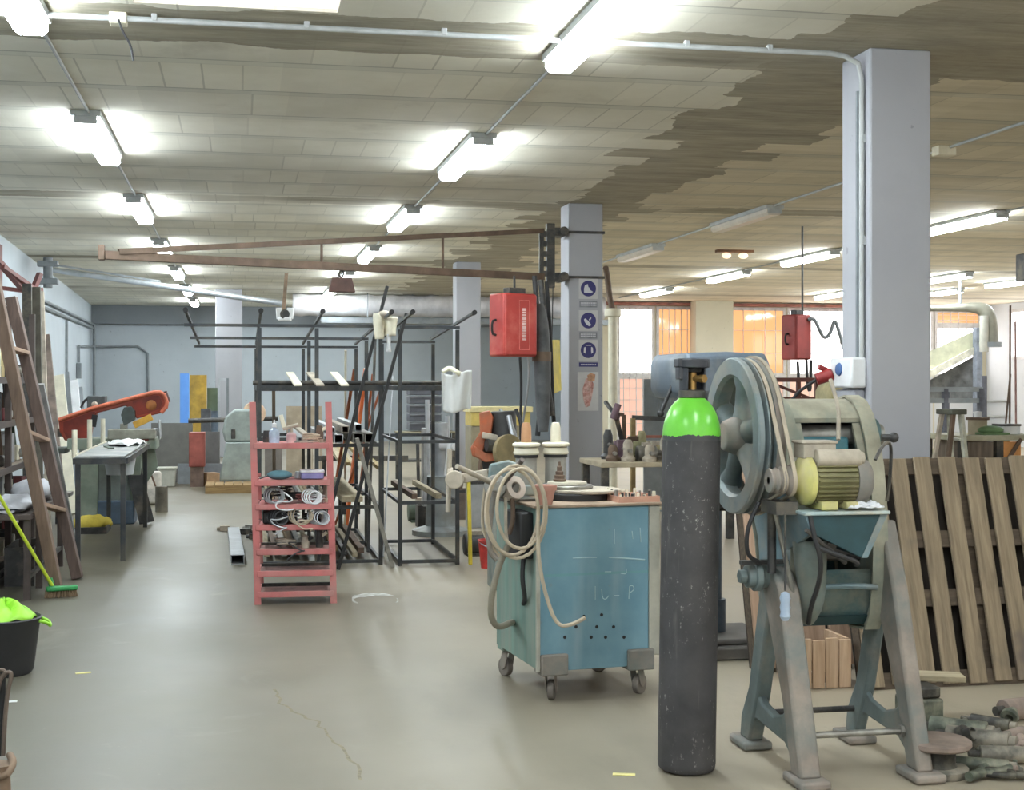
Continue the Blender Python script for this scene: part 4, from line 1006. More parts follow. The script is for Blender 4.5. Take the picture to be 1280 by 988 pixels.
tray = Thing('tray', 'shallow salmon tray of small tooling on the trolley top', 'tray', tc)
m_ = MB(); M_SAL = mat('salmon_tray', (206, 158, 136), .6, 0, .1)
for a, b in (((-.11, -.13, 0), (.11, .13, .008)), ((-.11, -.13, .008), (.11, -.122, .03)), ((-.11, .122, .008), (.11, .13, .03)), ((-.11, -.122, .008), (-.102, .122, .03)), ((.102, -.122, .008), (.11, .122, .03))): m_.bx(a, b)
m_.xf(Matrix.Translation(tc) @ Matrix.Rotation(TZ, 4, 'Z')); tray.part('body', m_, M_SAL)
tm = Matrix.Translation(tc) @ Matrix.Rotation(TZ, 4, 'Z')
for i in range(22):
    x, y = -.09 + .03 * (i % 7) + R.uniform(-.004, .004), -.105 + .06 * (i // 7)
    hh = R.uniform(.03, .06); rr = R.uniform(.007, .011)
    single('punch_bit', 'small cylindrical punch standing in the salmon tray', 'punch', MB().cyl((x, y, .0085), (x, y, hh), rr, rr * .8, 10).xf(tm), (M_CREAM, M_STEEL, M_BLACK)[i % 3] if i % 3 != 2 else M_DKSTEEL, group='punches in the salmon tray')
bw = on(.46, .50)
for i in range(12):
    x, y = R.uniform(-.13, .22), R.uniform(-.07, .09)
    c = bw + Vector((x, y, .0)); l = R.uniform(.04, .10); a = R.uniform(0, PI)
    mm = MB().cyl(c + Vector((-l / 2 * math.cos(a), -l / 2 * math.sin(a), .014)), c + Vector((l / 2 * math.cos(a), l / 2 * math.sin(a), .014)), .013, R.uniform(.008, .013), 10)
    single('offcut', 'dusty steel offcut lying loose on the trolley top', 'offcut', mm, (M_DUST, M_RUST, M_STEEL)[i % 3], group='offcuts on the trolley top', bev=.002)
# two roller posts with cream flanges
for i, (x, lab) in enumerate(((.135, 'roller post with cream flanges and orange stub on the trolley'), (.30, 'roller post with cream flanges beside the spindle on the trolley'))):
    b = on(x, .60)
    rp = Thing('roller_post', lab, 'roller', b)
    rp.part('foot', MB().box(b + Vector((0, 0, .03)), (.115, .13, .06)), M_HTEAL, bev=.01)
    rp.part('drum', MB().lathe([(.056, .06), (.058, .075), (.056, .20), (.0, .20)], b, n=28), mat('drum_grey', (170, 168, 160), .55, .2, .12))
    rp.part('seal', MB().lathe([(.0, .20), (.064, .20), (.064, .215), (.0, .216)], b, n=28), M_BLACK)
    rp.part('flange', MB().lathe([(.0, .216), (.066, .216), (.070, .225), (.062, .252), (.0, .254)], b, n=32), M_CREAM, bev=.002)
    rp.part('flange', MB().lathe([(.0, .256), (.062, .256), (.074, .262), (.074, .275), (.06, .28), (.0, .282)], b, n=32), M_CREAM, bev=.002)
    rp.part('stub', MB().lathe([(.028, .282), (.026, .36), (.02, .385), (.0, .388)], b, n=18), mat('orange_stub', (188, 142, 104), .6, 0, .15) if i == 0 else M_CREAM)
# ---------------------------------------------------------------- red shelf rack with clutter
rx, ry, rw, rd = .118, 9.86, .53, .46
rz_ = math.radians(-3.5)
rr_ = Thing('shelf_rack', 'narrow faded red shelf rack holding coiled leads and tools', 'rack', (rx, ry, 0), rz_, local=True)
RL = lambda p: rr_.M @ Vector(p)
rht = 1.43
def rpost(x, y, h, s):
    m = MB().bar((x, y, 0), (x - .038 * h / rht, y, h), .046, .006, (0, 1, 0)).bar((x + s * .02, y + .022, 0), (x + s * .02 - .038 * h / rht, y + .022, h), .006, .046, (0, 1, 0))
    rr_.part('post', m, M_REDFADE)
rpost(0, 0, rht, -1); rpost(rw, 0, rht, 1); rpost(.0, rd, .9, -1); rpost(rw, rd, .9, 1)
M_MESH = mat('rack_grid_brown', (150, 112, 104), .7, .1, .2, 12)
levels = [1.135, .873, .703, .558, .385, .232, .085]
for i, z in enumerate(levels):
    o = -.038 * z / rht
    sh = rr_.part('shelf', MB().bx((.02 + o, .012, z - .006), (rw - .02 + o, rd * (.62 if i > 3 else .96), z)), M_MESH if i > 3 else M_REDFADE)
    rr_.part('front_lip', MB().bx((.0 + o, -.012, z - .034), (rw + o, .012, z + .006)), M_REDFADE, sh, bev=.003)
    rr_.part('rear_lip', MB().bx((.0 + o, rd - .01, z - .03), (rw + o, rd + .008, z + .002)), M_DKSTEEL, sh)  # dark colour stands in for the rear bars being backlit
    rr_.part('side_rail', MB().bx((-.004 + o, .0, z - .03), (.012 + o, rd, z)), M_REDFADE, sh); rr_.part('side_rail', MB().bx((rw - .012 + o, .0, z - .03), (rw + .004 + o, rd, z)), M_REDFADE, sh)
def shelf(i, x, y): return RL((x - .038 * levels[i] / rht, y, levels[i] + .001))
c = shelf(0, .14, .10)
bt = Thing('bottle', 'clear bluish squeeze bottle on the red rack top shelf', 'bottle', c)
bt.part('body', MB().lathe([(.0, .0), (.036, .0), (.038, .01), (.038, .075), (.03, .095), (.014, .105), (.014, .115), (.0, .115)], c, n=20), mat('bottle_blue', (170, 186, 206), .25))
bt.part('cap', MB().lathe([(.016, .112), (.016, .14), (.006, .145), (.005, .165), (.0, .166)], c, n=14), M_WHITE)
c = shelf(0, .26, .12)
t = Thing('spray_gun', 'pale spray gun tool standing on the red rack top shelf', 'spray gun', c)
t.part('cup', MB().lathe([(.0, .0), (.034, .0), (.036, .06), (.02, .075), (.0, .076)], c, n=18), mat('cup_pink', (206, 168, 168), .5))
t.part('gun_body', MB().cyl(c + Vector((-.06, 0, .10)), c + Vector((.05, 0, .13)), .014, n=10).cyl(c + Vector((.0, 0, .07)), c + Vector((0, 0, .12)), .012, n=10), M_DUST)
t.part('grip', MB().bar(c + Vector((-.05, 0, .11)), c + Vector((-.075, 0, .2)), .02, .03), M_CREAM, bev=.004)
def curl(label, c, r, n, m, thick=.006, seed=0, h=.05, cat='lead'):
    q = random.Random(seed); pts = []
    for i in range(n * 9):
        a = i * 2 * PI / 9; rr = r * (1 + .25 * math.sin(i * .7 + seed))
        pts.append(c + Vector((rr * math.cos(a) + q.uniform(-.01, .01), rr * .7 * math.sin(a), thick + h * (i / (n * 9.0)) + q.uniform(-.004, .004) + .3 * h)))
    pts[0].z = pts[-1].z = c.z + thick + .001
    return single('coiled_lead', label, cat, MB().tube(pts, thick, 6, sub=1), m)
def hoop(label, c, r, m, thick=.008, tilt=.25, k=3, group=None):
    mm = MB()
    for j in range(k):
        mm.tube([c + Vector((r * (1 - .07 * j) * math.cos(a) + .012 * j, .02 * math.sin(a) - .012 * j, r * (1 - .05 * j) * (1 + math.sin(a)) * .92 + thick)) for a in [2 * PI * i / 22 for i in range(22)]], thick, 6, True)
    return single('coiled_lead', label, 'lead', mm, m, group)
hoop('grey upright coil of lead on the red rack second shelf', shelf(2, .12, .08), .062, M_GALV, .007)
hoop('beige upright coil of lead at the edge of the red rack', shelf(3, .30, .03), .075, M_HOSE, .006)
curl('black tangled lead in the middle of the red rack', shelf(2, .27, .2), .08, 4, M_CABLE, .007, 2)
curl('reddish tangled lead on the red rack', shelf(2, .36, .10), .06, 3, mat('lead_red', (150, 88, 84), .6), .006, 5)
curl('white tangled lead on the red rack', shelf(2, .42, .10), .055, 3, M_WHITE, .006, 9)
curl('grey lead spilling over the black tool case', shelf(3, .22, .08), .07, 4, M_GALV, .006, 7, .10)
curl('dark lead heaped by the upright beige coil', shelf(3, .40, .15), .06, 3, M_CABLE, .007, 12)
t = Thing('pouch', 'teal cloth pouch lying on the red rack', 'pouch', shelf(1, .17, .1))
c = shelf(1, .17, .12); t.part('cloth', MB().sph(c + Vector((0, 0, .034)), .09, 1, .7, .38, 18, 10), mat('teal_cloth', (96, 140, 152), .85, 0, .15), smooth=60)
t.part('strap', MB().bar(c + Vector((-.085, -.02, .03)), c + Vector((-.14, -.03, .012)), .03, .008), M_DKSTEEL)
c = shelf(1, .40, .12)
t = Thing('tool_case', 'white and violet tool box on the red rack', 'case', c)
t.part('box', MB().box(c + Vector((0, 0, .03)), (.16, .16, .045)), mat('violet_plastic', (122, 116, 160), .5), bev=.006)
t.part('lid', MB().box(c + Vector((0, 0, .06)), (.17, .17, .02)), mat('white_grey', (206, 204, 206), .5), bev=.006)
c = shelf(3, .16, .16)
t = Thing('tool_case', 'black tool case on the red rack with leads over it', 'case', c)
t.part('case', MB().box(c + Vector((0, 0, .05)), (.24, .22, .085)), M_BLACK, bev=.012)
t.part('handle', MB().tube([c + Vector((-.05, -.11, .05)), c + Vector((-.05, -.135, .05)), c + Vector((.05, -.135, .05)), c + Vector((.05, -.11, .05))], .007, 8), M_DKSTEEL)
for i, (lv, x, l, m, lab) in enumerate(((0, .40, .16, M_DUST, 'beige wrench lying on the red rack top shelf'), (0, .33, .14, M_STEEL, 'steel rod tool lying on the red rack top shelf'), (2, .45, .12, M_CREAM, 'cream file handle tool on the red rack'), (3, .33, .1, M_DUST, 'stubby beige tool on the red rack'), (4, .16, .2, M_DKSTEEL, 'dark clamp lying low on the red rack'), (4, .24, .1, M_DUST, 'pale offcut lying low on the red rack'))):
    c = shelf(lv, x, .10 + .02 * i); a = .4 * i
    d = Vector((math.cos(a) * l / 2, math.sin(a) * l / 3, 0))
    t = Thing('hand_tool', lab, 'tool', c)
    t.part('shank', MB().bar(c - d + Vector((0, 0, .008)), c + d + Vector((0, 0, .012)), .018, .012), m, bev=.003)
    t.part('tool_end', MB().cyl(c + d + Vector((0, 0, .0)), c + d + Vector((0, 0, .026)), .020, n=12), m)

# ---------------------------------------------------------------- two black tube racks
def black_rack(label, xs, ys, ht, slope, levels, overx, group=None, over=()):
    t = Thing('tube_rack', label, 'rack', (xs[0], ys[0], 0))
    W = .033
    for x in xs:
        for y, h in zip(ys, ht): t.part('post', MB().bar((x, y, 0), (x, y, h), W, W), M_BLKTUBE)
    for y, h in zip(ys, ht): t.part('top_bar', MB().bar((xs[0] - overx, y, h + .02), (xs[-1] + .02, y, h + .02), .025, .025), M_BLKTUBE)
    for x in list(over) + list(xs):
        a, b = Vector((x, ys[0], ht[0] + .06)), Vector((x, ys[-1], ht[-1] + .06)); d = (a - b).normalized()
        t.part('cross_arm', MB().bar(a + d * .85, b - d * .12, .021, .021), M_BLKTUBE)
        t.part('arm_end', MB().cyl(a + d * .85, a + d * .90, .020, n=10), M_BLACK)
    for z, w in levels:
        for y in ys: t.part('rail', MB().bar((xs[0] + W / 2, y, z), (xs[-1] - W / 2, y, z), w, w), M_BLKTUBE)
        for x in (xs[0], xs[-1]):
            for y0, y1 in zip(ys, ys[1:]): t.part('side_rail', MB().bar((x, y0 + W / 2, z), (x, y1 - W / 2, z), w * .9, w * .9), M_BLKTUBE)
    return t
kr = black_rack('tall black tube rack with bars stored behind the red shelf', (.155, .635, 1.18), (11.83, 13.2, 14.4), (2.03, 1.965, 1.915), 0, ((.035, .028), (.50, .028), (1.03, .03), (1.52, .05)), .62, over=(-.42,))
kr2 = black_rack('black tube frame with a white cloth hung on it', (1.335, 1.83), (11.72, 13.25), (2.02, 1.94), 0, ((.035, .03), (.54, .03), (1.06, .028), (1.52, .045)), .0)
single('round_tube', 'long dark round tube resting across both black racks', 'tube', MB().cyl((.19, 11.60, 1.585), (1.30, 11.60, 1.585), .032, n=14) if False else MB().cyl((.10, 11.835, 1.566), (1.95, 11.80, 1.566), .020, n=14), M_DKSTEEL)
for i, (x, l) in enumerate(((.42, .9), (.60, 1.0), (.80, .8))):
    single('steel_strip', 'short pale strip lying across the racks and sticking out', 'strip', MB().bar((x + .04, 11.36, 1.545), (x, 11.36 + l, 1.655), .065, .014), (M_CREAM, M_DUST, M_CREAM)[i], group='pale strips on the long dark tube')
# square tubes lying on the rails, open ends to the aisle
for i, (x, z, s, y0, l, m) in enumerate(((.815, 1.085, .075, 11.74, 2.6, 0), (.985, 1.09, .085, 11.76, 2.6, 1), (1.08, 1.088, .08, 11.78, 2.6, 1), (.72, 1.08, .06, 11.75, 2.6, 0), (.572, 1.08, .05, 11.8, 2.5, 2),
                                         (.50, 1.075, .05, 11.8, 2.5, 0), (.88, 1.16, .06, 11.85, 2.4, 2), (.77, 1.155, .05, 11.9, 2.4, 0), (1.0, 1.17, .06, 11.95, 2.3, 0))):
    single('square_tube', 'square steel tube stored lengthwise on the tall black rack', 'tube', MB().sqtube((x, y0, z + .004), (x, y0 + l, z + .004), s, s, .005), (M_GALV, M_STEEL, M_DUST)[m], group='square tubes on the tall black rack')
t = Thing('timber_bench', 'pale narrow timber bench sticking out low from the black rack', 'bench', (.93, 12.6, .0))
t.part('seat_board', MB().box((.93, 12.95, .575), (.18, 2.42, .05)), wood('pale_timber', (186, 174, 146), (148, 134, 108), 1.0, 1), bev=.004)
for x, y in ((.87, 11.92), (.99, 11.92), (.87, 14.0), (.99, 14.0)): t.part('leg', MB().bx((x - .02, y - .02, .0 if y > 13 else .43), (x + .02, y + .02, .55)), M_DKSTEEL)
# leaning stock
M_ORANGE = mat('orange_paint', (222, 116, 62), .55, 0, .15)
M_RUSTO = mat('orange_rust', (168, 96, 62), .75, .1, .25, 8)
lean = [((.62, 11.66), (474, 560), (484, 358, 11.76), .045, M_BLACK, 'dark angle bar leaning in the black rack, tallest of the leaning stock'),
        ((.80, 11.57), None, (508, 392, 11.62), .045, M_BLACK, 'dark bar leaning steeply across the black rack'),
        ((1.15, 12.7), None, (470, 392, 13.0), .04, M_DKSTEEL, 'brown bar leaning upright in the black rack'),
        ((1.10, 14.9), None, (432, 438, 14.45), .04, M_CREAM, 'thin cream strip leaning in the black rack'),
        ((.92, 14.8), None, (443, 462, 14.5), .05, M_RUSTO, 'rusty orange bar leaning in the black rack'),
        ((1.12, 15.0), None, (457, 462, 14.65), .14, M_ORANGE, 'bright orange flat board leaning in the black rack'),
        ((1.22, 14.9), None, (466, 468, 14.6), .04, M_RUSTO, 'thin rust orange bar beside the bright orange board'),
        ((1.26, 11.62), None, (446, 548, 11.50), .055, M_STEEL, 'grey square tube slanting to the floor in the black rack'),
        ((.98, 14.85), None, (478, 480, 14.5), .035, M_RUSTO, 'short rusty bar leaning low in the black rack'),
        ((1.255, 12.35), None, (491, 470, 12.7), .02, M_GALV, 'thin bright rod leaning by the black tube frame')]
for (bx_, by_), _, tp, w_, m, lab in lean:
    single('leaning_bar', lab, 'bar', MB().bar((bx_, by_, .001 + w_ * .1), P(*tp), w_, w_ * (.25 if w_ > .07 else .6)), m, bev=.002)
# cream rag over the leaning bars
q = P(480, 400, 11.5)
def flap(x0, x1, yy, seed):
    rr = random.Random(seed)
    def fn(u, v): 
        x = x0 + (x1 - x0) * u; y = yy[0] + (yy[1] - yy[0]) * v
        p = P(x + 3 * math.sin(v * 3 + seed) * (u - .5), y, 11.50 - .05 * math.sin(u * PI)); return p
    return MB().grid(fn, 8, 10)
t = Thing('rag', 'cream work gloves and rag hung over the leaning bars', 'rag', q)
t.part('flap', flap(469, 480, (392, 424), 1), M_CREAM, solid=.02, smooth=60)
t.part('flap', flap(481, 495, (396, 420), 2), M_CREAM, solid=.02, smooth=60)
t.part('tail', flap(483, 489, (418, 440), 3), M_WHITE, solid=.012, smooth=60)
t.part('knot', MB().sph(P(481, 393, 11.47), .045, 1.3, .8, .7), M_DUST, smooth=60)
# white cloth on the second rack
def clothfn(u, v):
    x = 553 + 36 * u; y = 466 + 48 * v
    f = .025 * math.sin(u * 7 + v * 2) * (0.3 + v) + .012 * math.sin(u * 15 + v)
    wd = 1.04 - .10 * v * v
    return P(571 + (x - 571) * wd, y + 3 * math.sin(u * 5), 11.55 + f)
t = Thing('cloth', 'crumpled white cloth hanging on the black tube frame', 'cloth', P(571, 515, 11.55))
t.part('drape', MB().grid(clothfn, 26, 18), mat('cloth_white', (222, 224, 222), .9, 0, .04), solid=.012, smooth=70)
def clothtop(u, v): return P(553 + 34 * u, 466 - 4 * math.sin(u * 6) - 2 * v, 11.55 + .35 * v + .03 * math.sin(u * 9))
t.part('fold', MB().grid(clothtop, 16, 6), mat('cloth_cream', (226, 222, 196), .9, 0, .05), solid=.03, smooth=70)
t = Thing('brown_plank', 'upright brown plank behind the red rack top shelf', 'plank', P(343, 560, 14.3))
t.part('board', MB().bar(P(343, 670, 14.75), P(342, 478, 14.75), .075, .035), wood('brown_plank', (126, 112, 94), (92, 80, 66), 1.0), bev=.003)
for i, (lv, x, y, m) in enumerate(((0, .36, .22, M_DUST), (0, .08, .24, M_DKSTEEL), (0, .46, .25, M_RUST), (1, .30, .24, M_GALV), (2, .08, .26, M_DKSTEEL), (2, .50, .26, M_DUST), (3, .46, .26, M_STEEL), (4, .34, .10, M_DUST), (4, .44, .12, M_DKSTEEL))):
    c = shelf(lv, x, y); hh = .05 + .035 * (i % 3)
    t = Thing('power_tool', '%s odd tool number %s wedged at the rear of the red rack' % (('dusty', 'dark', 'brown', 'bright', 'dark grey', 'beige', 'steel', 'pale', 'black')[i], '') if False else ('%s small tool %s on the red rack' % (('dusty', 'dark', 'rust brown', 'bright', 'dark grey', 'beige', 'bare steel', 'pale', 'blackish')[i], ('at the rear of the top shelf', 'behind the bottle', 'at the far end of the top shelf', 'between the pouch and violet box', 'behind the upright grey coil', 'behind the white lead', 'behind the dark lead heap', 'low in the middle', 'low by the post')[i])), 'tool', c)
    t.part('housing', MB().lathe([(.0, .0), (.026, .0), (.03, hh * .4), (.022, hh), (.0, hh)], c, n=14), m)
    t.part('grip', MB().bar(c + Vector((0, 0, hh * .6)), c + Vector((.05, -.02, hh * .9)), .018, .022), M_BLACK if i % 2 else M_CREAM, bev=.003)
for i, (lv, x) in enumerate(((2, .2), (3, .34), (3, .16), (4, .28))):
    c = shelf(lv, x, -.02); pts = [c + Vector((.07 * math.sin(k * 1.3 + i), -.008 - .004 * (k % 2), .07 - .02 * k + .02 * math.cos(k * 2.1 + i))) for k in range(7)]
    single('hanging_lead', '%s lead drooping over the edge of the red rack' % ('white', 'beige', 'grey', 'black')[i], 'lead', MB().tube(pts, .0055, 6, sub=2), (M_WHITE, M_HOSE, M_GALV, M_CABLE)[i])
hoop('white loose coil of lead standing on the red rack', shelf(2, .38, .03), .055, M_WHITE, .005, k=4)
hoop('black loose coil of lead standing on the red rack', shelf(3, .14, .02), .058, M_CABLE, .006, k=4)
hoop('thin grey coil of lead beside the black tool case', shelf(3, .42, .03), .06, M_GALV, .0045, k=5)
curl('tan tangled lead on the top shelf of the red rack', shelf(0, .40, .12), .06, 3, M_HOSE, .006, 15)
curl('black tangled lead heaped over the white coil', shelf(2, .19, .18), .07, 5, M_CABLE, .006, 18, .12)
curl('pale tangled lead low on the red rack', shelf(4, .20, .12), .07, 3, M_DUST, .006, 22)
# floor tube beside the red rack, with scraps
a = FL(297, 706); 
t0 = Vector((a.x, a.y, .062)); d = Vector((-.02, 1, 0)).normalized()
single('box_section', 'open ended grey box section lying on the floor by the red rack', 'box section', MB().sqtube(t0, t0 + d * 2.3, .115, .085, .006, (0, 0, 1)).xf(Matrix.Translation((0, 0, -.019))), M_GALV)
single('box_section_core', 'x', 'x', MB().box((0, 0, 0), (.1, .1, .1)), M_BLACK) if False else None
for i, (x, y) in enumerate(((281, 664), (307, 668), (313, 663), (318, 674))):
    c = FL(x, y); single('offcut', 'small dark metal scrap on the floor beside the box section', 'scrap', MB().box(c + Vector((0, 0, .03)), (.10, .08, .058), (0, 0, i)).cyl(c + Vector((-.08, .05, .02)), c + Vector((.08, .02, .02)), .019, n=8), (M_DUST, M_DKSTEEL, M_STEEL, M_DKSTEEL)[i], group='scraps by the box section', bev=.004)
# vertical dull board bundle seen through the second rack, yellow stick, red bucket
c = FL(588, 706)
single('marker_post', 'yellow stick standing beside the black tube frame', 'stick', MB().bar((c.x, c.y, .0), (c.x - .01, c.y + .05, .80), .045, .03), M_YEL, bev=.004)
c = FL(612, 712)
t = Thing('bucket', 'red plastic bucket on the floor behind the trolley', 'bucket', (c.x, c.y + .1, 0))
o = Vector((c.x + .02, c.y + .1, 0))
t.part('body', MB().lathe([(.0, .0), (.075, .0), (.10, .23), (.106, .235), (.1, .24), (.094, .23), (.07, .01), (.0, .01)], o, n=24), mat('bucket_red', (206, 66, 62), .45))
t.part('handle', MB().tube([o + Vector((-.1, 0, .23)), o + Vector((-.07, -.08, .20)), o + Vector((0, -.11, .18)), o + Vector((.07, -.08, .2)), o + Vector((.1, 0, .23))], .006, 6, sub=1), M_GALV)
# vertical conduits / machine column behind the second rack
t = Thing('pedestal_machine', 'pale grey pedestal machine standing behind the black tube frame', 'machine', P(551, 690, 14.6))
b = FL(551, 668); 
t.part('base', MB().lathe([(.0, .0), (.30, .0), (.30, .05), (.16, .09), (.15, .55), (.18, .6), (.0, .6)], (b.x, b.y, 0), n=24), mat('machine_grey', (150, 156, 158), .55, .1, .14, 5, dust=(126, 122, 112), da=.4))
t.part('column', MB().cyl((b.x, b.y, .6), (b.x, b.y, 1.15), .075, n=20), M_GALV)
t.part('side_plate', MB().bar((b.x - .18, b.y - .05, .3), (b.x - .18, b.y - .05, 1.1), .16, .04), M_GALV, bev=.005)
t.part('crank', MB().cyl((b.x + .0, b.y - .08, .92), (b.x + .12, b.y - .2, .92), .05, n=14).cyl((b.x + .06, b.y - .2, .95), (b.x + .02, b.y - .22, .62), .022, n=10), M_WHITE)

# ---------------------------------------------------------------- stock lying low in the racks and on the floor beyond
rk_ = random.Random(33)
M_TIM = [wood('pale_timber', (186, 174, 146), (148, 134, 108)), wood('tan_timber', (164, 140, 104), (126, 104, 76), 1.0, 1), M_RUST, M_DKSTEEL, M_STEEL]
for i in range(16):
    x = .24 + .034 * i + rk_.uniform(-.004, .004)
    w_ = rk_.uniform(.018, .028); zz = .5215 + w_ / 2
    single('stock_length', 'thin stock length lying on the low rails of the tall black rack', 'stock', MB().bar((x, 11.75 + rk_.uniform(0, .3), zz), (x, 14.3 + rk_.uniform(0, .3), zz), w_, w_), M_TIM[i % 5], group='thin stock on the low rails')
for i in range(12):
    x = .22 + .075 * i; w_ = rk_.uniform(.035, .06); zz = .055 + w_ / 2
    if .60 < x < .67: continue
    single('timber_length', 'timber length lying on the bottom rails of the tall black rack', 'timber', MB().bar((x, 11.9 + rk_.uniform(0, .5), zz), (x + rk_.uniform(-.01, .01), 14.3, zz), w_, w_ * .9), M_TIM[(i * 2) % 5], group='timbers on the bottom rails')
for i in range(6):
    x = 1.40 + .07 * i; w_ = .045
    single('timber_length', 'timber length lying on the middle rails of the black tube frame', 'timber', MB().bar((x, 11.8, .563 + w_ / 2), (x, 13.5, .563 + w_ / 2), w_, w_), M_TIM[(i + 1) % 5], group='timbers in the black tube frame') if i in (1, 4) else None
def motor(c, s, m, lab):
    t = Thing('old_motor', lab, 'motor', (c.x, c.y, 0))
    t.part('drum', MB().cyl((c.x - .12 * s, c.y, .10 * s), (c.x + .12 * s, c.y, .10 * s), .095 * s, n=20), m, bev=.01)
    t.part('shaft', MB().cyl((c.x + .12 * s, c.y, .10 * s), (c.x + .19 * s, c.y, .10 * s), .02 * s, n=10), M_STEEL)
    t.part('foot', MB().box((c.x, c.y, .012), (.2 * s, .2 * s, .024)), m); t.part('terminal_box', MB().box((c.x, c.y, .2 * s), (.1 * s, .08 * s, .05 * s)), M_DUST, bev=.006)
motor(FL(596, 694), 1.0, M_DKSTEEL, 'dark old motor on the floor beside the yellow stick')
motor(FL(526, 652), 1.2, mat('dull_green', (96, 110, 96), .6), 'dull green old motor behind the black tube frame')
for i, (px, py, w_, h_, m, lab) in enumerate(((540, 660, .3, .24, M_DKSTEEL, 'dark steel parts box behind the black tube frame'), (578, 650, .34, .34, mat('taupe_beam', (122, 108, 98), .7), 'taupe parts box behind the yellow stick'), (600, 660, .25, .5, M_GALV, 'grey upright parts box behind the red bucket'), (548, 634, .4, .3, mat('olive_dark', (92, 88, 78), .7), 'olive parts box far behind the black tube frame'))):
    c = FL(px, py); t = Thing('parts_box', lab, 'box', c)
    a_, b_ = (c.x - w_ / 2, c.y, 0), (c.x + w_ / 2, c.y + w_ * .8, h_)
    t.part('body', MB().bx((a_[0], a_[1], .0), (b_[0], b_[1], .015)).bx((a_[0], a_[1], .015), (b_[0], a_[1] + .012, h_)).bx((a_[0], b_[1] - .012, .015), (b_[0], b_[1], h_)).bx((a_[0], a_[1] + .012, .015), (a_[0] + .012, b_[1] - .012, h_)).bx((b_[0] - .012, a_[1] + .012, .015), (b_[0], b_[1] - .012, h_)), m)
    t.part('rim', MB().bx((a_[0] - .008, a_[1] - .008, h_ - .03), (b_[0] + .008, a_[1], h_)), M_DKSTEEL)
    t.part('bar', MB().cyl((c.x - w_ * .2, c.y + w_ * .4, .02), (c.x + w_ * .15, c.y + w_ * .5, h_ + .25), .025, n=8), M_RUST)
for i, (px, pt_, d, w_, m) in enumerate(((536, 500, 15.6, .05, M_GALV), (543, 545, 15.7, .06, M_CONDD), (561, 520, 15.8, .05, M_GALV), (524, 555, 15.8, .04, M_DKSTEEL))):
    a_ = P(px, 600, d); single('pipe_length', 'grey pipe standing upright behind the black tube frame', 'pipe', MB().cyl((a_.x, a_.y, .002), P(px - 2, pt_, d + .15), w_ / 2, n=10), m, group='pipes behind the black tube frame')
# ---------------------------------------------------------------- wooden trestle ladder
W1 = wood('ladder_brown', (134, 112, 96), (100, 82, 70), 1.0, 2)
W2 = wood('ladder_grey_brown', (120, 102, 94), (90, 76, 70), 1.0, 2)
la = Thing('timber_ladder', 'heavy brown timber ladder leaning toward the shelving', 'ladder', FL(75, 745))
A0, A1 = FL(72, 744), P(-12, 330, 9.85)
B0, B1 = FL(97, 724), P(14, 372, 10.6)
def rail(a, b, m, nm='side_rail'):
    d = (b - a).normalized(); n = Vector((0, 1, 0)); s = d.cross(n).normalized()
    vs = []
    for p in (a, b):
        for i, j in ((-1, -1), (1, -1), (1, 1), (-1, 1)): vs.append(p + n * (.06 * i) + s * (.040 * j))
    mb = MB().add(vs, [(3, 2, 1, 0), (4, 5, 6, 7)] + [(i, (i + 1) % 4, (i + 1) % 4 + 4, i + 4) for i in range(4)])
    for v in mb.v: v.z = max(v.z, .002)
    la.part(nm, mb, m, bev=.004)
rail(A0 + Vector((0, 0, .01)), A1, W1); rail(B0 + Vector((0, 0, .01)), B1, W2)
W3 = wood('ladder_rung', (176, 150, 128), (140, 116, 98), 1.0, 1)
for ta, tb in ((.28, .25), (.5, .50), (.752, .808)):
    la.part('rung', MB().bar(lerp(A0, A1, ta), lerp(B0, B1, tb), .085, .03), W3, bev=.004)
# third rail lying behind, paler
B2 = P(20, 375, 11.4)
single('grey_plank', 'grey weathered plank leaning behind the timber ladder', 'plank', MB().bar(FL(92, 690) + Vector((0, .1, .012)), P(50, 480, 11.9), .07, .025), mat('grey_wood', (170, 172, 172), .8, 0, .15), bev=.003)

# ---------------------------------------------------------------- shelving with clutter
M_BRN = mat('shelf_brown', (78, 68, 64), .6, .2, .2)
sx0, sx1, sy0, sy1 = -2.52, -1.90, 10.7, 13.4
sh = Thing('storage_shelf', 'brown steel storage shelving crowded with parts behind the ladder', 'shelving', (sx1, sy0, 0))
for x in (sx0, sx1):
    for y in (sy0, (sy0 + sy1) / 2, sy1): sh.part('post', MB().bar((x, y, 0), (x, y, 1.95 if x < -2 else 2.2), .05, .05), M_BRN)
SL = [.12, .50, .86, 1.24, 1.6]
for z in SL:
    s_ = sh.part('shelf', MB().bx((sx0, sy0 - .02, z - .03), (sx1 + .02, sy1 + .02, z)), mat('shelf_board', (118, 104, 90), .7, .1, .2), bev=.003)
    sh.part('shelf_lip', MB().bx((sx1 + .02, sy0 - .02, z - .04), (sx1 + .032, sy1 + .02, z + .012)), M_BRN, s_)
rs = random.Random(5)
pal = [(M_DKSTEEL, 'dark steel'), (M_GALV, 'bright galvanised'), (M_BLACK, 'black'), (M_RUST, 'rust brown'), (M_CREAM, 'cream'), (mat('burgundy', (112, 58, 60), .6), 'burgundy'), (M_STEEL, 'bare steel'), (mat('dull_green', (96, 110, 96), .6), 'dull green')]
k = 0
nms = ['lowest', 'second', 'third', 'fourth', 'top']
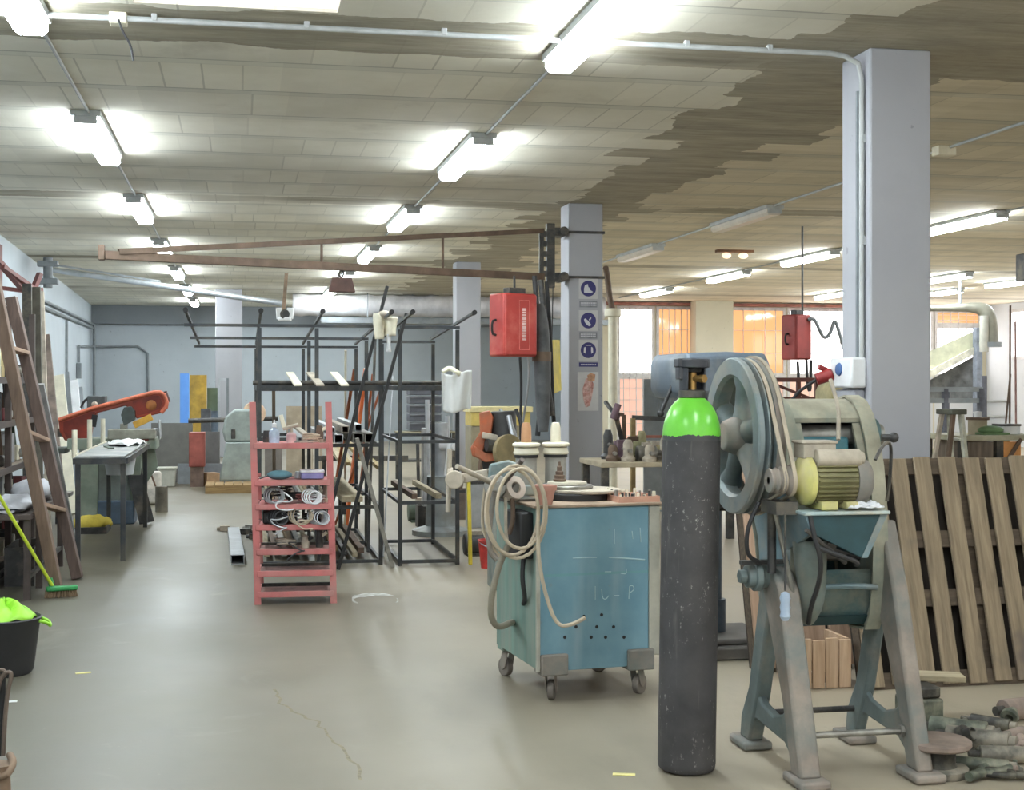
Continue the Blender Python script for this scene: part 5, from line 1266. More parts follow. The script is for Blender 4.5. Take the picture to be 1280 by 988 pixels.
for li, z in enumerate(SL):
    y = sy0 + .05; z = z + .0012
    idx = 0
    while y < sy1 - .12:
        if li == 4 and 12.1 < y < 12.74: y = 12.76
        if abs(y + .1 - (sy0 + sy1) / 2) < .14 and li < 4: y = (sy0 + sy1) / 2 + .03
        wd = rs.uniform(.10, .26); hh = rs.uniform(.10, .30) if li < 4 else rs.uniform(.08, .26); m, cn = pal[(k * 3 + li) % len(pal)]
        dx = rs.uniform(.25, .42); x1 = sx1 - .035 - rs.uniform(.0, .05); kind = k % 4
        c = Vector((x1 - dx / 2, y + wd / 2, z)); z0_ = z
        ordw = ['first', 'second', 'third', 'fourth', 'fifth', 'sixth', 'seventh', 'eighth', 'ninth', 'tenth', 'eleventh', 'twelfth', 'thirteenth', 'fourteenth', 'fifteenth'][idx]
        tail = '%s along the %s shelf of the brown shelving' % (ordw, nms[li])
        if kind == 0:
            t = Thing('parts_crate', '%s parts crate, %s' % (cn, tail), 'crate', c)
            b_ = MB(); bx0, by0 = c.x - dx / 2, y
            b_.bx((bx0, by0, z), (bx0 + dx, by0 + wd, z + .012)).bx((bx0, by0, z + .012), (bx0 + .012, by0 + wd, z + hh)).bx((bx0 + dx - .012, by0, z + .012), (bx0 + dx, by0 + wd, z + hh)).bx((bx0 + .012, by0, z + .012), (bx0 + dx - .012, by0 + .012, z + hh)).bx((bx0 + .012, by0 + wd - .012, z + .012), (bx0 + dx - .012, by0 + wd, z + hh))
            t.part('body', b_, m)
            t.part('handle_slot', MB().bx((bx0 + dx, by0 + wd * .3, z + hh * .6), (bx0 + dx + .003, by0 + wd * .7, z + hh * .75)), M_BLACK)
        elif kind == 1:
            t = Thing('tin', '%s tin, %s' % (cn, tail), 'tin', c); r_ = wd / 2
            t.part('body', MB().lathe([(.0, .0), (r_, .0), (r_, hh), (r_ * .92, hh + .004), (.0, hh + .004)], (x1 - r_, y + r_, z), n=20), m)
            t.part('lid', MB().lathe([(r_ * .7, hh + .004), (r_ * .7, hh + .02), (.0, hh + .022)], (x1 - r_, y + r_, z), n=20), M_GALV)
        elif kind == 2:
            t = Thing('hand_tool', '%s machine part, %s' % (cn, tail), 'machine part', c)
            t.part('housing', MB().bx((c.x - dx / 2, y + .01, z), (c.x + dx / 2, y + wd * .8, z + hh * .6)), m, bev=.02)
            t.part('shaft', MB().cyl((c.x, y + wd * .4, z + hh * .3), (c.x + dx / 2 + .05, y + wd * .4, z + hh * .3), hh * .17, n=14).cyl((c.x, y + wd * .4, z + hh * .6), (c.x, y + wd * .4, z + hh), hh * .15, n=14), M_STEEL)
        else:
            t = Thing('profile', '%s upright profile, %s' % (cn, tail), 'profile', c)
            t.part('web', MB().bar((c.x + dx * .3, y + wd / 2, z), (c.x + dx * .2, y + wd / 2 + .02, z + .345), wd * .5, .012, (1, 0, 0)), m)
            t.part('rib', MB().bar((c.x + dx * .3 + .02, y + wd / 2, z), (c.x + dx * .2 + .02, y + wd / 2 + .02, z + .345), .02, .04, (1, 0, 0)), m)
        y += wd + rs.uniform(.01, .06); k += 1; idx += 1
# pale sheeting bundles on front of the shelves
def lump(label, a, b, z0, h, m, name='cloth_bundle', cat='cloth', seed=1):
    rr = random.Random(seed); a, b = Vector(a), Vector(b)
    rings = []
    for i in range(9):
        u = i / 8; c = a * (1 - u) + b * u; s = .35 + .65 * math.sin(PI * min(1, max(0, u * .9 + .05))) ** .6
        rings.append([c + Vector((.16 * s * math.cos(q) , 0, z0 - c.z + h * s * (.5 + .5 * math.sin(q)) + .02 * math.sin(i * 2.3 + q * 3 + seed))) for q in [2 * PI * j / 12 for j in range(12)]])
    for r_ in rings:
        for p in r_: p.z = max(p.z, z0 + .001)
    return single(name, label, cat, MB().loft(rings), m, smooth=70)
t = Thing('workbench', 'low dark bench with pale sheets in front of the brown shelving', 'bench', (-1.66, 11.1, 0))
t.part('top', MB().bx((-1.85, 10.35, .58), (-1.48, 12.3, .62)), M_BRN, bev=.004)
for x, y in ((-1.51, 10.4), (-1.51, 12.25), (-1.82, 10.4), (-1.82, 12.25), (-1.51, 11.0)): t.part('leg', MB().bar((x, y, 0), (x, y, .58), .045, .045), M_BRN)
t.part('stretcher', MB().bar((-1.51, 10.4, .16), (-1.51, 12.25, .16), .03, .03), M_DKSTEEL)
t.part('stretcher', MB().bar((-1.82, 10.4, .08), (-1.82, 12.25, .08), .03, .03), M_DKSTEEL)
lump('crumpled pale plastic sheet on the low dark bench', (-1.66, 10.42, .62), (-1.66, 11.15, .62), .622, .10, mat('pale_sheet', (188, 190, 196), .6, 0, .12), 'plastic_sheet', 'sheet', 3)
lump('whitish cloth bundle on the low dark bench beside the ladder', (-1.65, 11.3, .62), (-1.65, 12.0, .62), .622, .16, mat('cloth_grey_white', (176, 178, 184), .85, 0, .1), 'cloth_bundle', 'cloth', 6)
t = Thing('clutter_crate', 'dark open crate under the low dark bench', 'crate', (-1.66, 11.3, 0))
t.part('crate', MB().bx((-1.78, 11.1, .0), (-1.56, 11.12, .3)).bx((-1.78, 11.7, 0), (-1.56, 11.72, .3)).bx((-1.78, 11.12, 0), (-1.76, 11.7, .3)).bx((-1.58, 11.12, 0), (-1.56, 11.7, .3)).bx((-1.76, 11.12, 0), (-1.58, 11.7, .02)), M_DKSTEEL)
t.part('bar', MB().cyl((-1.68, 11.14, .055), (-1.66, 11.68, .055), .03, n=10), M_RUST)
# long stock standing against the side wall behind the shelving
for i, (b_, tp, w_, th, m, lab) in enumerate((
    ((-1.98, 13.7), (34, 356, 14.1), .09, .05, M_DKSTEEL, 'black channel standing tall behind the timber ladder'),
    ((-1.92, 13.9), (44, 360, 14.2), .11, .05, mat('olive_dark', (92, 88, 78), .7, .1, .2), 'olive dark channel standing beside the tall black one'),
    ((-1.84, 14.1), (52, 365, 14.6), .05, .04, M_DUST, 'thin dusty bar standing beside the olive channel'),
    ((-2.02, 16.6), (57, 420, 17.2), .10, .06, mat('taupe_beam', (122, 108, 98), .7, 0, .15), 'taupe square beam leaning on the side wall'),
    ((-1.98, 17.0), (72, 470, 17.6), .16, .03, M_CREAM, 'broad cream board leaning on the side wall'),
    ((-1.95, 17.6), (84, 466, 18.2), .05, .04, M_CONDD, 'dark thin bar leaning next to the broad cream board'),
    ((-1.95, 18.1), (92, 476, 18.7), .12, .03, M_WHITE, 'white board leaning on the side wall near the saw'),
    ((-1.92, 18.5), (101, 485, 19.1), .05, .04, M_CONDD, 'last dark bar leaning on the side wall near the saw'))):
    single('leaning_stock', lab, 'bar', MB().bar((b_[0], b_[1], .003), P(*tp), w_, th, (0, 1, 0)), m, bev=.003)
t = Thing('cardboard_box', 'tan cardboard box on top of the brown shelving', 'box', (-2.1, 12.3, 1.6))
t.part('carton', MB().box((-2.1, 12.55, 1.602 + .14), (.26, .3, .28)), mat('cardboard', (198, 180, 136), .85, 0, .1), bev=.003)
t.part('flap', MB().box((-2.01, 12.55, 1.602 + .29), (.16, .3, .006), (0, .35, 0)), mat('cardboard', (198, 180, 136), .85))
# red bracket on the side wall
wb = Thing('wall_bracket', 'faded red triangular steel bracket high on the side wall', 'bracket', P(10, 340, 17))
M_RB = mat('bracket_red', (122, 74, 70), .6, .1, .2)
wb.part('arm', MB().bar(P(-8, 320, 17.2), P(31, 364, 18.2), .075, .06), M_RB)
wb.part('arm', MB().bar(P(4, 333, 17.4), P(46, 363, 18.4), .035, .05), M_RB)
wb.part('brace', MB().bar(P(50, 342, 18.6), P(42, 362, 18.5), .07, .06).bar(P(52, 363, 18.6), P(40, 366, 18.4), .06, .07), M_RB)
wb.part('wall_plate', MB().box(WL(18.9, 3.02, .02), (.03, .3, .7)), M_RB, bev=.004)
wb.part('tie', MB().bar(P(31, 364, 18.2), WL(18.9, 2.8, .03), .05, .05), M_RB)

# ---------------------------------------------------------------- broom, tub, rod bundle near the camera
b0 = FL(66, 748)
br = Thing('broom', 'lime green handled broom leaning on the low dark bench', 'broom', b0)
hb = b0 + Vector((.0, 0, .085))
br.part('handle', MB().cyl(hb, P(-6, 612, 9.42), .0125, n=12), mat('lime_handle', (206, 226, 66), .45, 0, .06))
br.part('socket', MB().cyl(hb - Vector((.0, 0, .03)), hb + Vector((-.02, 0, .06)), .022, .018, 12), mat('green_socket', (52, 150, 84), .45))
br.part('head', MB().box(b0 + Vector((.06, .02, .068)), (.22, .06, .035), (0, 0, .25)), mat('green_socket', (52, 150, 84), .45), bev=.01)
brs = MB()
for i in range(14):
    for j in range(4):
        p = b0 + Matrix.Rotation(.25, 3, 'Z') @ Vector((-.045 + .205 * i / 13, -.02 + .04 * j / 3 + .018, 0)); p.z = .052
        brs.cyl(p, p + Vector((R.uniform(-.012, .016), R.uniform(-.015, .015), -.05)), .006, .008, 5)
br.part('bristle', brs, mat('bristle_tan', (140, 118, 92), .9, 0, .2))
c = FL(10, 850)
tb = Thing('rubble_tub', 'black rubber tub with lime green bag and handles', 'tub', (c.x - .04, c.y + .18, 0))
o = Vector((c.x - .045, c.y + .17, 0))
tb.part('body', MB().lathe([(.0, .0), (.135, .0), (.15, .02), (.185, .29), (.195, .30), (.186, .305), (.175, .29), (.14, .02), (.0, .015)], o, n=36), mat('tub_black', (52, 52, 54), .55, 0, .12), smooth=50)
M_LIME = mat('lime_plastic', (150, 214, 58), .45, 0, .1)
tb.part('handle', MB().tube([o + Vector((.185, -.05, .285)), o + Vector((.225, -.035, .27)), o + Vector((.24, 0, .245)), o + Vector((.225, .035, .27)), o + Vector((.185, .05, .285))], .009, 8, sub=1), M_LIME)
def bag(u, v):
    a = 2 * PI * u; rr = .165 * v + .0; 
    return o + Vector((rr * math.cos(a), rr * math.sin(a), .30 + .075 * (1 - v * v) * (1 + .35 * math.sin(a * 3 + v * 4)) + .012 * math.sin(a * 7 + v * 9)))
tb.part('bag', MB().grid(bag, 30, 10), M_LIME, solid=.006, smooth=70, label='lime green bag in the tub')
# rusty lifting tongs at the frame edge
q0 = P(6, 985, 5.0)
tg = Thing('lifting_tongs', 'rusty looped rod tongs standing on a brown spool at the frame edge', 'tongs', (q0.x, q0.y, 0))
M_ROD = mat('rod_brown', (110, 96, 86), .6, .3, .2)
d5 = 5.02
tg.part('loop', MB().tube([P(4, 945, d5), P(6, 900, d5), P(10, 862, d5), P(14.5, 846, d5), P(13, 840, d5), P(6, 842, d5), P(0, 850, d5), P(-4, 870, d5)], .008, 10, sub=1), M_ROD)
tg.part('rod', MB().cyl(P(2, 945, d5 + .02), P(3.5, 845, d5 + .02), .011, n=12), M_BLACK)
tg.part('eye', MB().tube([P(2 + 5 * math.cos(a), 842 + 4 * math.sin(a), d5) for a in [2 * PI * i / 14 for i in range(14)]], .007, 8, True), M_ROD)
so = P(2, 955, d5)
tg.part('clamp', MB().tube([P(-8, 968, d5 - .03), P(6, 972, d5 - .05), P(15, 960, d5 - .02), P(16, 950, d5 + .03), P(12, 944, d5 + .06)], .014, 10, sub=1), mat('clamp_brown', (134, 112, 92), .7, 0, .2))
tg.part('stem', MB().lathe([(.0, .0), (.09, .0), (.09, .03), (.045, .05), (.04, so.z - .04), (.055, so.z), (.0, so.z)], (so.x - .01, so.y, 0), n=24), mat('clamp_brown', (134, 112, 92), .7))

# ---------------------------------------------------------------- roller feed table
x0, x1, y0, y1, tz = -1.415, -.995, 12.5, 15.4, .925
ft = Thing('feed_table', 'grey topped feed table on black legs before the orange saw', 'table', (x0, y0, 0))
ft.part('top', MB().bx((x0, y0, tz - .02), (x1, y1, tz)), mat('table_grey', (132, 138, 140), .5, .2, .2, 5, dust=(186, 184, 176), da=.5), bev=.003)
fr = MB()
for a, b in (((x0, y0), (x1, y0)), ((x1, y0), (x1, y1)), ((x0, y0), (x0, y1)), ((x0, y1), (x1, y1))): fr.bar((a[0], a[1], tz - .045), (b[0], b[1], tz - .045), .045, .05)
ft.part('apron', fr, M_BLKTUBE)
for x, y in ((x0 + .02, y0 + .02), (x1 - .02, y0 + .02), (x0 + .02, y1 - .02), (x1 - .02, y1 - .02)): ft.part('leg', MB().bar((x, y, 0), (x, y, tz - .06), .042, .042), M_BLKTUBE)
ft.part('edge_strip', MB().bx((x0 - .012, y0 + .1, tz - .03), (x0, y1, tz + .012)), M_CREAM)
for i, (x, y, h) in enumerate(((x0 - .0, 12.75, .22), (x0 + .0, 14.0, .28), (x0 + .02, 15.1, .26))):
    ft.part('guide_roller', MB().cyl((x - .035, y, tz - .03), (x - .035, y, tz + h), .024, n=16), M_CREAM, label='cream upright guide roller')
lump('pale crumpled paper on the feed table', (-1.2, 14.2, tz), (-1.1, 15.0, tz), tz + .001, .05, M_WHITE, 'paper', 'paper', 4)
single('green_strip', 'small green strip lying on the feed table', 'strip', MB().box((-1.27, 14.0, tz + .008), (.05, .5, .012), (0, 0, .2)), mat('dull_green', (96, 110, 96), .6))
t = Thing('bucket', 'white translucent bucket hanging under the feed table', 'bucket', (-1.17, 13.4, .6))
t.part('body', MB().lathe([(.0, .0), (.13, .0), (.17, .24), (.175, .25), (.165, .24), (.125, .01), (.0, .01)], (-1.19, 14.3, .645), n=24), mat('bucket_white', (206, 212, 216), .5, 0, .05))
t.part('bail', MB().tube([(-1.36, 14.3, .885), (-1.3, 14.3, .893), (-1.19, 14.3, .897), (-1.08, 14.3, .893), (-1.02, 14.3, .885)], .006, 6), M_GALV)

# ---------------------------------------------------------------- band saw
YS = 15.75
M_SAWR = mat('saw_red_orange', (164, 64, 42), .45, .05, .18, 4, dust=(138, 86, 64), da=.35)
M_SAWP = mat('saw_edge_orange', (206, 112, 84), .5, .05, .1)
M_SAWD = mat('saw_dark_red', (128, 44, 30), .5, .05, .25, 5)
M_SAWG = mat('saw_grey_green', (136, 148, 134), .55, .1, .14, 4, dust=(160, 160, 144), da=.4)
bs = Thing('band_saw', 'orange red horizontal band saw tilted up on a grey green base', 'band saw', PY(140, 640, YS))
def U(u, v): p = PY(60 + u / 8, 460 + v / 8, YS); return (p.x, p.z)
out = [(95, 520), (250, 462), (430, 405), (700, 330), (900, 280), (1060, 240), (1120, 240), (1160, 262), (1190, 340), (1185, 395), (1130, 455), (1000, 485), (880, 510), (850, 440), (770, 380), (640, 415), (480, 455), (440, 540), (415, 700), (380, 740), (160, 730), (110, 640)]
bow = bs.part('bow', MB().prism([U(*p) for p in out], (0, YS + .05, 0), (1, 0, 0), (0, 0, 1), (0, .22, 0)), M_SAWR, bev=.012)
face = [(150, 545), (430, 440), (470, 440), (430, 560), (400, 690), (370, 715), (190, 710), (150, 640)]
bs.part('rear_wheel_recess', MB().prism([U(*p) for p in face], (0, YS + .05, 0), (1, 0, 0), (0, 0, 1), (0, -.012, 0)), M_SAWD, bow)
face = [(840, 335), (1060, 275), (1110, 280), (1145, 350), (1120, 410), (1000, 455), (890, 480), (870, 420)]
bs.part('front_wheel_recess', MB().prism([U(*p) for p in face], (0, YS + .05, 0), (1, 0, 0), (0, 0, 1), (0, -.012, 0)), M_SAWD, bow)
eg = [Vector((U(u, v)[0], YS + .03, U(u, v)[1])) for u, v in ((100, 522), (430, 408), (1060, 244), (1120, 244), (1160, 268), (1188, 345), (1180, 395), (1130, 450))]
bs.part('bright_edge', MB().tube(eg, .022, 8), M_SAWP, bow, label='pale orange edge of the bow')
c = U(1030, 375)
bs.part('wheel_hub', MB().lathe([(.0, -.012), (.04, -.012), (.055, -.006), (.06, .0)], (c[0], YS + .04, c[1]), (0, 1, 0), 24), mat('saw_yellow_hub', (168, 104, 52), .5), bow)
a, b = U(860, 575), U(1040, 490)
bs.part('blade_guard', MB().bar((a[0], YS, a[1]), (b[0], YS, b[1]), .06, .075), mat('saw_yellow', (206, 158, 60), .5), bow, bev=.004)
bs.part('blade_guide', MB().prism([U(*p) for p in ((730, 470), (760, 395), (830, 385), (870, 430), (870, 520), (760, 580))], (0, YS - .02, 0), (1, 0, 0), (0, 0, 1), (0, .1, 0)), mat('guide_dark', (74, 82, 80), .5, .3), bow, bev=.006)
a, b = U(470, 470), U(450, 590); bs.part('guide_arm', MB().bar((a[0], YS, a[1]), (b[0], YS, b[1]), .04, .06), M_BLACK, bow)
a, b = U(1165, 235), U(1205, 345); m = MB().cyl((a[0], YS + .1, a[1]), (b[0], YS + .1, b[1]), .022, n=10)
a, b = U(1185, 285), U(1150, 300); m.cyl((a[0], YS + .1, a[1]), (b[0], YS + .1, b[1]), .016, n=10); bs.part('tension_handle', m, mat('dark_maroon', (84, 52, 52), .5), bow)
a, b = U(375, 282), U(560, 385)
bs.part('motor', MB().bx((a[0], YS + .15, b[1] - .06), (b[0], YS + .4, a[1])), mat('motor_slate', (78, 86, 88), .6), bow, bev=.012)
bs.part('motor_cable', MB().tube([(a[0] + .02, YS + .2, a[1] - .02), (a[0] - .04, YS + .2, a[1] - .06), (a[0] - .07, YS + .2, b[1] - .02)], .014, 8, sub=1), M_CABLE, bow)
bs.part('knob', MB().sph((U(455, 370)[0], YS + .12, U(455, 370)[1]), .035), M_DUST, bow)
def SX(px): return PY(px, 500, YS).x
def SZ(py): return PY(150, py, YS).z
bs.part('bed', MB().bx((SX(84), YS - .02, SZ(562)), (SX(196), YS + .5, SZ(548))), M_SAWG, bev=.01)
bs.part('vice', MB().bx((SX(135), YS - .05, SZ(549)), (SX(194), YS + .25, SZ(537))).bx((SX(150), YS, SZ(538)), (SX(158), YS + .2, SZ(530))), mat('vice_grey', (150, 150, 138), .5, .3, .2), bev=.006)
bs.part('vice_wheel', MB().lathe([(.10, -.012), (.115, 0), (.10, .012), (.088, 0)], (SX(199), YS + .1, SZ(538)), (1, 0, 0), 20, True).cyl((SX(190), YS + .1, SZ(538)), (SX(200), YS + .1, SZ(538)), .016, n=8), M_GALV)
bs.part('red_stop', MB().bx((SX(168), YS - .03, SZ(552)), (SX(186), YS + .1, SZ(544))), mat('dark_red', (120, 52, 46), .5), bev=.006)
bs.part('pedestal', MB().bx((SX(98), YS + .04, .0), (SX(122), YS + .46, SZ(562))), M_SAWG, bev=.01)
bs.part('pedestal', MB().bx((SX(163), YS + .04, .18), (SX(176), YS + .46, SZ(562))), M_SAWG, bev=.01)
bs.part('cabinet_panel', MB().bx((SX(122), YS + .10, .16), (SX(163), YS + .42, SZ(562))), mat('saw_panel', (146, 156, 152), .55, .1, .15, 4), bev=.006)
bs.part('coolant_tank', MB().bx((SX(122), YS + .0, .0), (SX(168), YS + .48, .26)), mat('tank_blue', (92, 110, 130), .5, .1, .18, 4), bev=.012)
bs.part('discharge_chute', MB().bar((SX(166), YS + .1, SZ(585)), (SX(184), YS - .05, .02), .075, .16), M_DKSTEEL)
bs.part('chute_plate', MB().prism([(SX(163), SZ(562)), (SX(192), SZ(562)), (SX(196), SZ(585)), (SX(182), SZ(606)), (SX(168), SZ(598))], (0, YS + .2, 0), (1, 0, 0), (0, 0, 1), (0, .03, 0)), M_SAWG)
bs.part('dark_rail', MB().bx((SX(70), YS + .1, SZ(546)), (SX(102), YS + .4, SZ(536))), M_DKSTEEL)
# small things round the saw
c = FL(202, 640)
t = Thing('floor_can', 'small dark can with wire handle on the floor by the saw', 'can', c)
t.part('body', MB().lathe([(.0, 0), (.075, 0), (.075, .31), (.0, .31)], (c.x, c.y, 0), n=18), mat('can_taupe', (110, 104, 92), .6, .1))
t.part('handle', MB().tube([(c.x - .07, c.y, .31), (c.x - .12, c.y, .45), (c.x - .16, c.y, .55), (c.x - .2, c.y, .5)], .012, 6, sub=1), mat('wire_brown', (104, 76, 58), .6))
t = Thing('canister', 'white plastic canister standing behind the saw chute', 'canister', FL(184, 636))
c = FL(186, 632); t.part('body', MB().box(c + Vector((.02, .2, .21)), (.24, .2, .42)), mat('canister_white', (206, 200, 190), .5), bev=.03); t.part('cap', MB().cyl(c + Vector((.02, .2, .42)), c + Vector((.02, .2, .47)), .04, n=12), M_BLACK)
c = FL(112, 668)
t = Thing('floor_grate', 'dark flat tray on the floor under the feed table', 'tray', c)
t.part('tray', MB().bx((c.x - .3, c.y, 0), (c.x + .17, c.y + .5, .02)).bx((c.x - .3, c.y, .02), (c.x + .17, c.y + .02, .07)).bx((c.x + .15, c.y + .02, .02), (c.x + .17, c.y + .5, .07)).bx((c.x - .3, c.y + .02, .02), (c.x - .28, c.y + .5, .07)), M_DKSTEEL)
lump('yellow rag heap lying in the dark floor tray', (c.x - .1, c.y + .1, 0), (c.x + .1, c.y + .42, 0), .021, .15, mat('yellow_rag', (188, 168, 62), .85, 0, .15), 'rag', 'rag', 8)
t = Thing('dark_cabinet', 'dark open steel stand beside the saw base', 'stand', FL(78, 660))
c = FL(76, 655)
for dx in (-.13, .17): t.part('leg', MB().bar((c.x + dx - .2, c.y, .0), (c.x + dx - .22, c.y + .1, .78), .05, .05), M_DKSTEEL)
t.part('shelf', MB().bx((c.x - .38, c.y - .05, .30), (c.x + .10, c.y + .3, .34)), M_STEEL)
t.part('top', MB().bx((c.x - .45, c.y - .05, .78), (c.x + .05, c.y + .4, .84)), mat('bench_green_grey', (104, 112, 104), .6, .1, .2), bev=.004)
for i in range(3):
    single('flat_bar', 'dark flat bar slanting beside the saw base', 'bar', MB().bar((c.x + .02 + .05 * i, c.y - .12, .003), (c.x - .16 + .05 * i, c.y - .09, .76), .05, .012), (M_DKSTEEL, M_RUST, M_DKSTEEL)[i], group='flat bars by the saw base')
# ---------------------------------------------------------------- far bay on the ladder side
def slab(name, label, cat, px0, px1, py0, py1, d, th, m, lean=.0, **kw):
    a, b, c, e = P(px0, py1, d), P(px1, py1, d), P(px1, py0, d + lean), P(px0, py0, d + lean)
    n = Vector((ST, CT, 0)) * th
    v = [a, b, c, e]
    lo = min(p.z for p in v[:2])
    if lo < .03:
        for p in v[:2]: p.z = .003
    return single(name, label, cat, MB().add(v + [p + n for p in v], [(0, 1, 2, 3), (7, 6, 5, 4), (0, 4, 5, 1), (1, 5, 6, 2), (2, 6, 7, 3), (3, 7, 4, 0)]), m, smooth=0, **kw)
M_DG = mat('dark_grey_board', (110, 109, 104), .7, 0, .1)
slab('low_board', 'dark grey low panel standing behind the orange saw', 'panel', 189, 240, 529, 603.5, 21.5, .05, M_DG, .0)
slab('low_board', 'dark grey low panel behind the red cabinet', 'panel', 240, 274, 540, 602.5, 21.7, .05, mat('dark_grey_board_b', (104, 102, 100), .7, 0, .1), .0)
slab('low_board', 'long slate grey panel lying low beside the white bin', 'panel', 222, 284, 580, 604, 21.2, .05, mat('slate_board', (120, 124, 128), .7, 0, .12), .05)
slab('blue_sheet', 'tall bright sky blue plastic sheet standing at the far wall', 'sheet', 225, 236, 467, 600, 22.3, .03, mat('sky_blue_sheet', (110, 170, 255), .4, 0, .04), .1)
slab('yellow_sheet', 'tall mustard yellow sheet standing at the far wall', 'sheet', 237.5, 258, 469, 599, 22.5, .03, mat('mustard_sheet', (196, 156, 62), .6, 0, .16), .1)
slab('green_sheet', 'dull green sheet standing beside the mustard one', 'sheet', 259, 274, 485, 598, 22.8, .03, mat('green_sheet', (102, 122, 104), .6, 0, .1), .1)
slab('stepped_board', 'dark stepped board before the mustard sheet', 'panel', 251, 263, 511, 601, 22.0, .06, mat('charcoal_board', (86, 88, 92), .7), .0)
slab('slate_sheet', 'slate blue slanted sheet beside the dark stepped board', 'sheet', 258, 272, 514, 601, 22.2, .04, mat('slate_blue', (106, 120, 134), .6), .0)
c = P(246, 579, 20.6)
t = Thing('red_cabinet', 'faded brick red steel cabinet at the far wall', 'cabinet', (c.x, c.y, 0))
a, b = P(236, 602, 20.6), P(256, 541, 20.6)
t.part('body', MB().bx((a.x, a.y, .30), (b.x, a.y + .3, b.z)), mat('brick_red', (158, 84, 74), .6, 0, .14), bev=.01)
t.part('plinth', MB().bx((a.x + .02, a.y + .02, 0), (b.x - .02, a.y + .28, .30)), mat('brown_dull', (122, 100, 88), .7))
t.part('door', MB().bx((a.x + .02, a.y - .012, .34), (b.x - .02, a.y, b.z - .04)), mat('brick_red', (158, 84, 74), .6))
slab('white_card', 'small white card pinned above the slate sheet', 'card', 271, 276, 508, 517, 22.0, .01, M_WHITE) if False else None
c = FL(209, 608)
t = Thing('waste_bin', 'square cream waste bin on the floor behind the saw', 'bin', c)
t.part('body', MB().loft([[c + Vector((x * w, y * w, z)) for x, y in ((-1, -1), (1, -1), (1, 1), (-1, 1))] for w, z in ((.115, 0.002), (.135, .27))]), mat('bin_cream', (196, 196, 184), .6, 0, .08), bev=.01)
t.part('rim', MB().box(c + Vector((0, 0, .275)), (.29, .29, .03)), mat('bin_cream', (196, 196, 184), .6), bev=.006)
# grey machine on a pallet
c = FL(296, 613)
t = Thing('pedestal_grinder', 'pale grey green pedestal grinder standing on a timber pallet', 'grinder', (c.x, c.y + .3, .13))
MGG = mat('grinder_grey', (150, 160, 156), .55, .1, .12, 5)
o = Vector((c.x + .05, c.y + .35, .132))
t.part('pedestal', MB().loft([[o + Vector((x * w, y * .25, z)) for x, y in ((-1, -1), (1, -1), (1, 1), (-1, 1))] for w, z in ((.30, 0), (.21, .56))]), MGG, bev=.02)
t.part('head', MB().loft([[o + Vector((dx + x * w, y * .22, z)) for x, y in ((-1, -1), (1, -1), (1, 1), (-1, 1))] for w, z, dx in ((.22, .56, 0), (.26, .72, .0), (.24, .92, .02), (.12, 1.04, .04))]), MGG, bev=.03)
t.part('arbor', MB().cyl(o + Vector((-.75, 0, .87)), o + Vector((.55, 0, .9)), .035, n=12), M_DKSTEEL)
t.part('switch', MB().box(o + Vector((-.1, -.225, .68)), (.06, .03, .14)), M_DKSTEEL, bev=.008)
t.part('guard', MB().cyl(o + Vector((.2, -.08, .98)), o + Vector((.2, .08, .98)), .17, n=20), mat('guard_tan', (214, 184, 156), .7), bev=.01)
def pallet_flat(label, c, L, Wd, group=None, m=None):
    t = Thing('timber_pallet', label, 'pallet', c); m = m or wood('pallet_tan', (176, 146, 100), (132, 106, 72), 1.0, 0)
    for i in range(3): t.part('bearer', MB().bx((c.x - L / 2, c.y + i * (Wd - .1) / 2, .0), (c.x + L / 2, c.y + .1 + i * (Wd - .1) / 2, .09)), m)
    for i in range(6): t.part('deck_board', MB().bx((c.x - L / 2 + i * (L - .12) / 5, c.y, .09), (c.x - L / 2 + .12 + i * (L - .12) / 5, c.y + Wd, .115)), m)
    return t
c = FL(290, 617); pallet_flat('timber pallet under the pale grinder', Vector((c.x + .02, c.y, 0)), .78, .8)
c = FL(264, 606); single('timber_block', 'orange tan timber block on the pallet edge by the grinder', 'block', MB().box(Vector((c.x + .0, c.y - .28, .102)), (.2, .22, .2), (0, 0, .4)), mat('block_tan', (196, 158, 122), .8, 0, .12), bev=.008)
t = Thing('door_leaf', 'tall narrow pale grey frame standing behind the grinder', 'frame', P(279, 600, 23))
a, b = P(272, 600, 22.6), P(286, 473, 22.6)
t.part('stile', MB().bx((a.x, a.y, .003), (a.x + .04, a.y + .04, b.z)), M_GALV); t.part('stile', MB().bx((b.x - .04, a.y, .003), (b.x, a.y + .04, b.z)), M_CONDD); t.part('rail', MB().bx((a.x + .04, a.y, b.z - .04), (b.x - .04, a.y + .04, b.z)), M_GALV)
slab('tan_sheet', 'tan board leaning at the far wall behind the black rack', 'board', 358, 402, 508, 592, 24, .03, mat('tan_board', (166, 152, 132), .8, 0, .1), .2)
slab('grey_sheet', 'grey boards standing behind the red rack', 'board', 331, 352, 548, 598, 22, .04, mat('grey_brown_board', (112, 106, 100), .8, 0, .1), .1)
for i, (x, y0, y1) in enumerate(((381, 556, 600), (391, 552, 598))):
    slab('pale_board', 'pale slanted board behind the red rack shelves', 'board', x, x + 8, y0, 610 - 2 * i, 20.5 + .3 * i, .03, M_DUST, .3, group='pale boards behind the red rack')
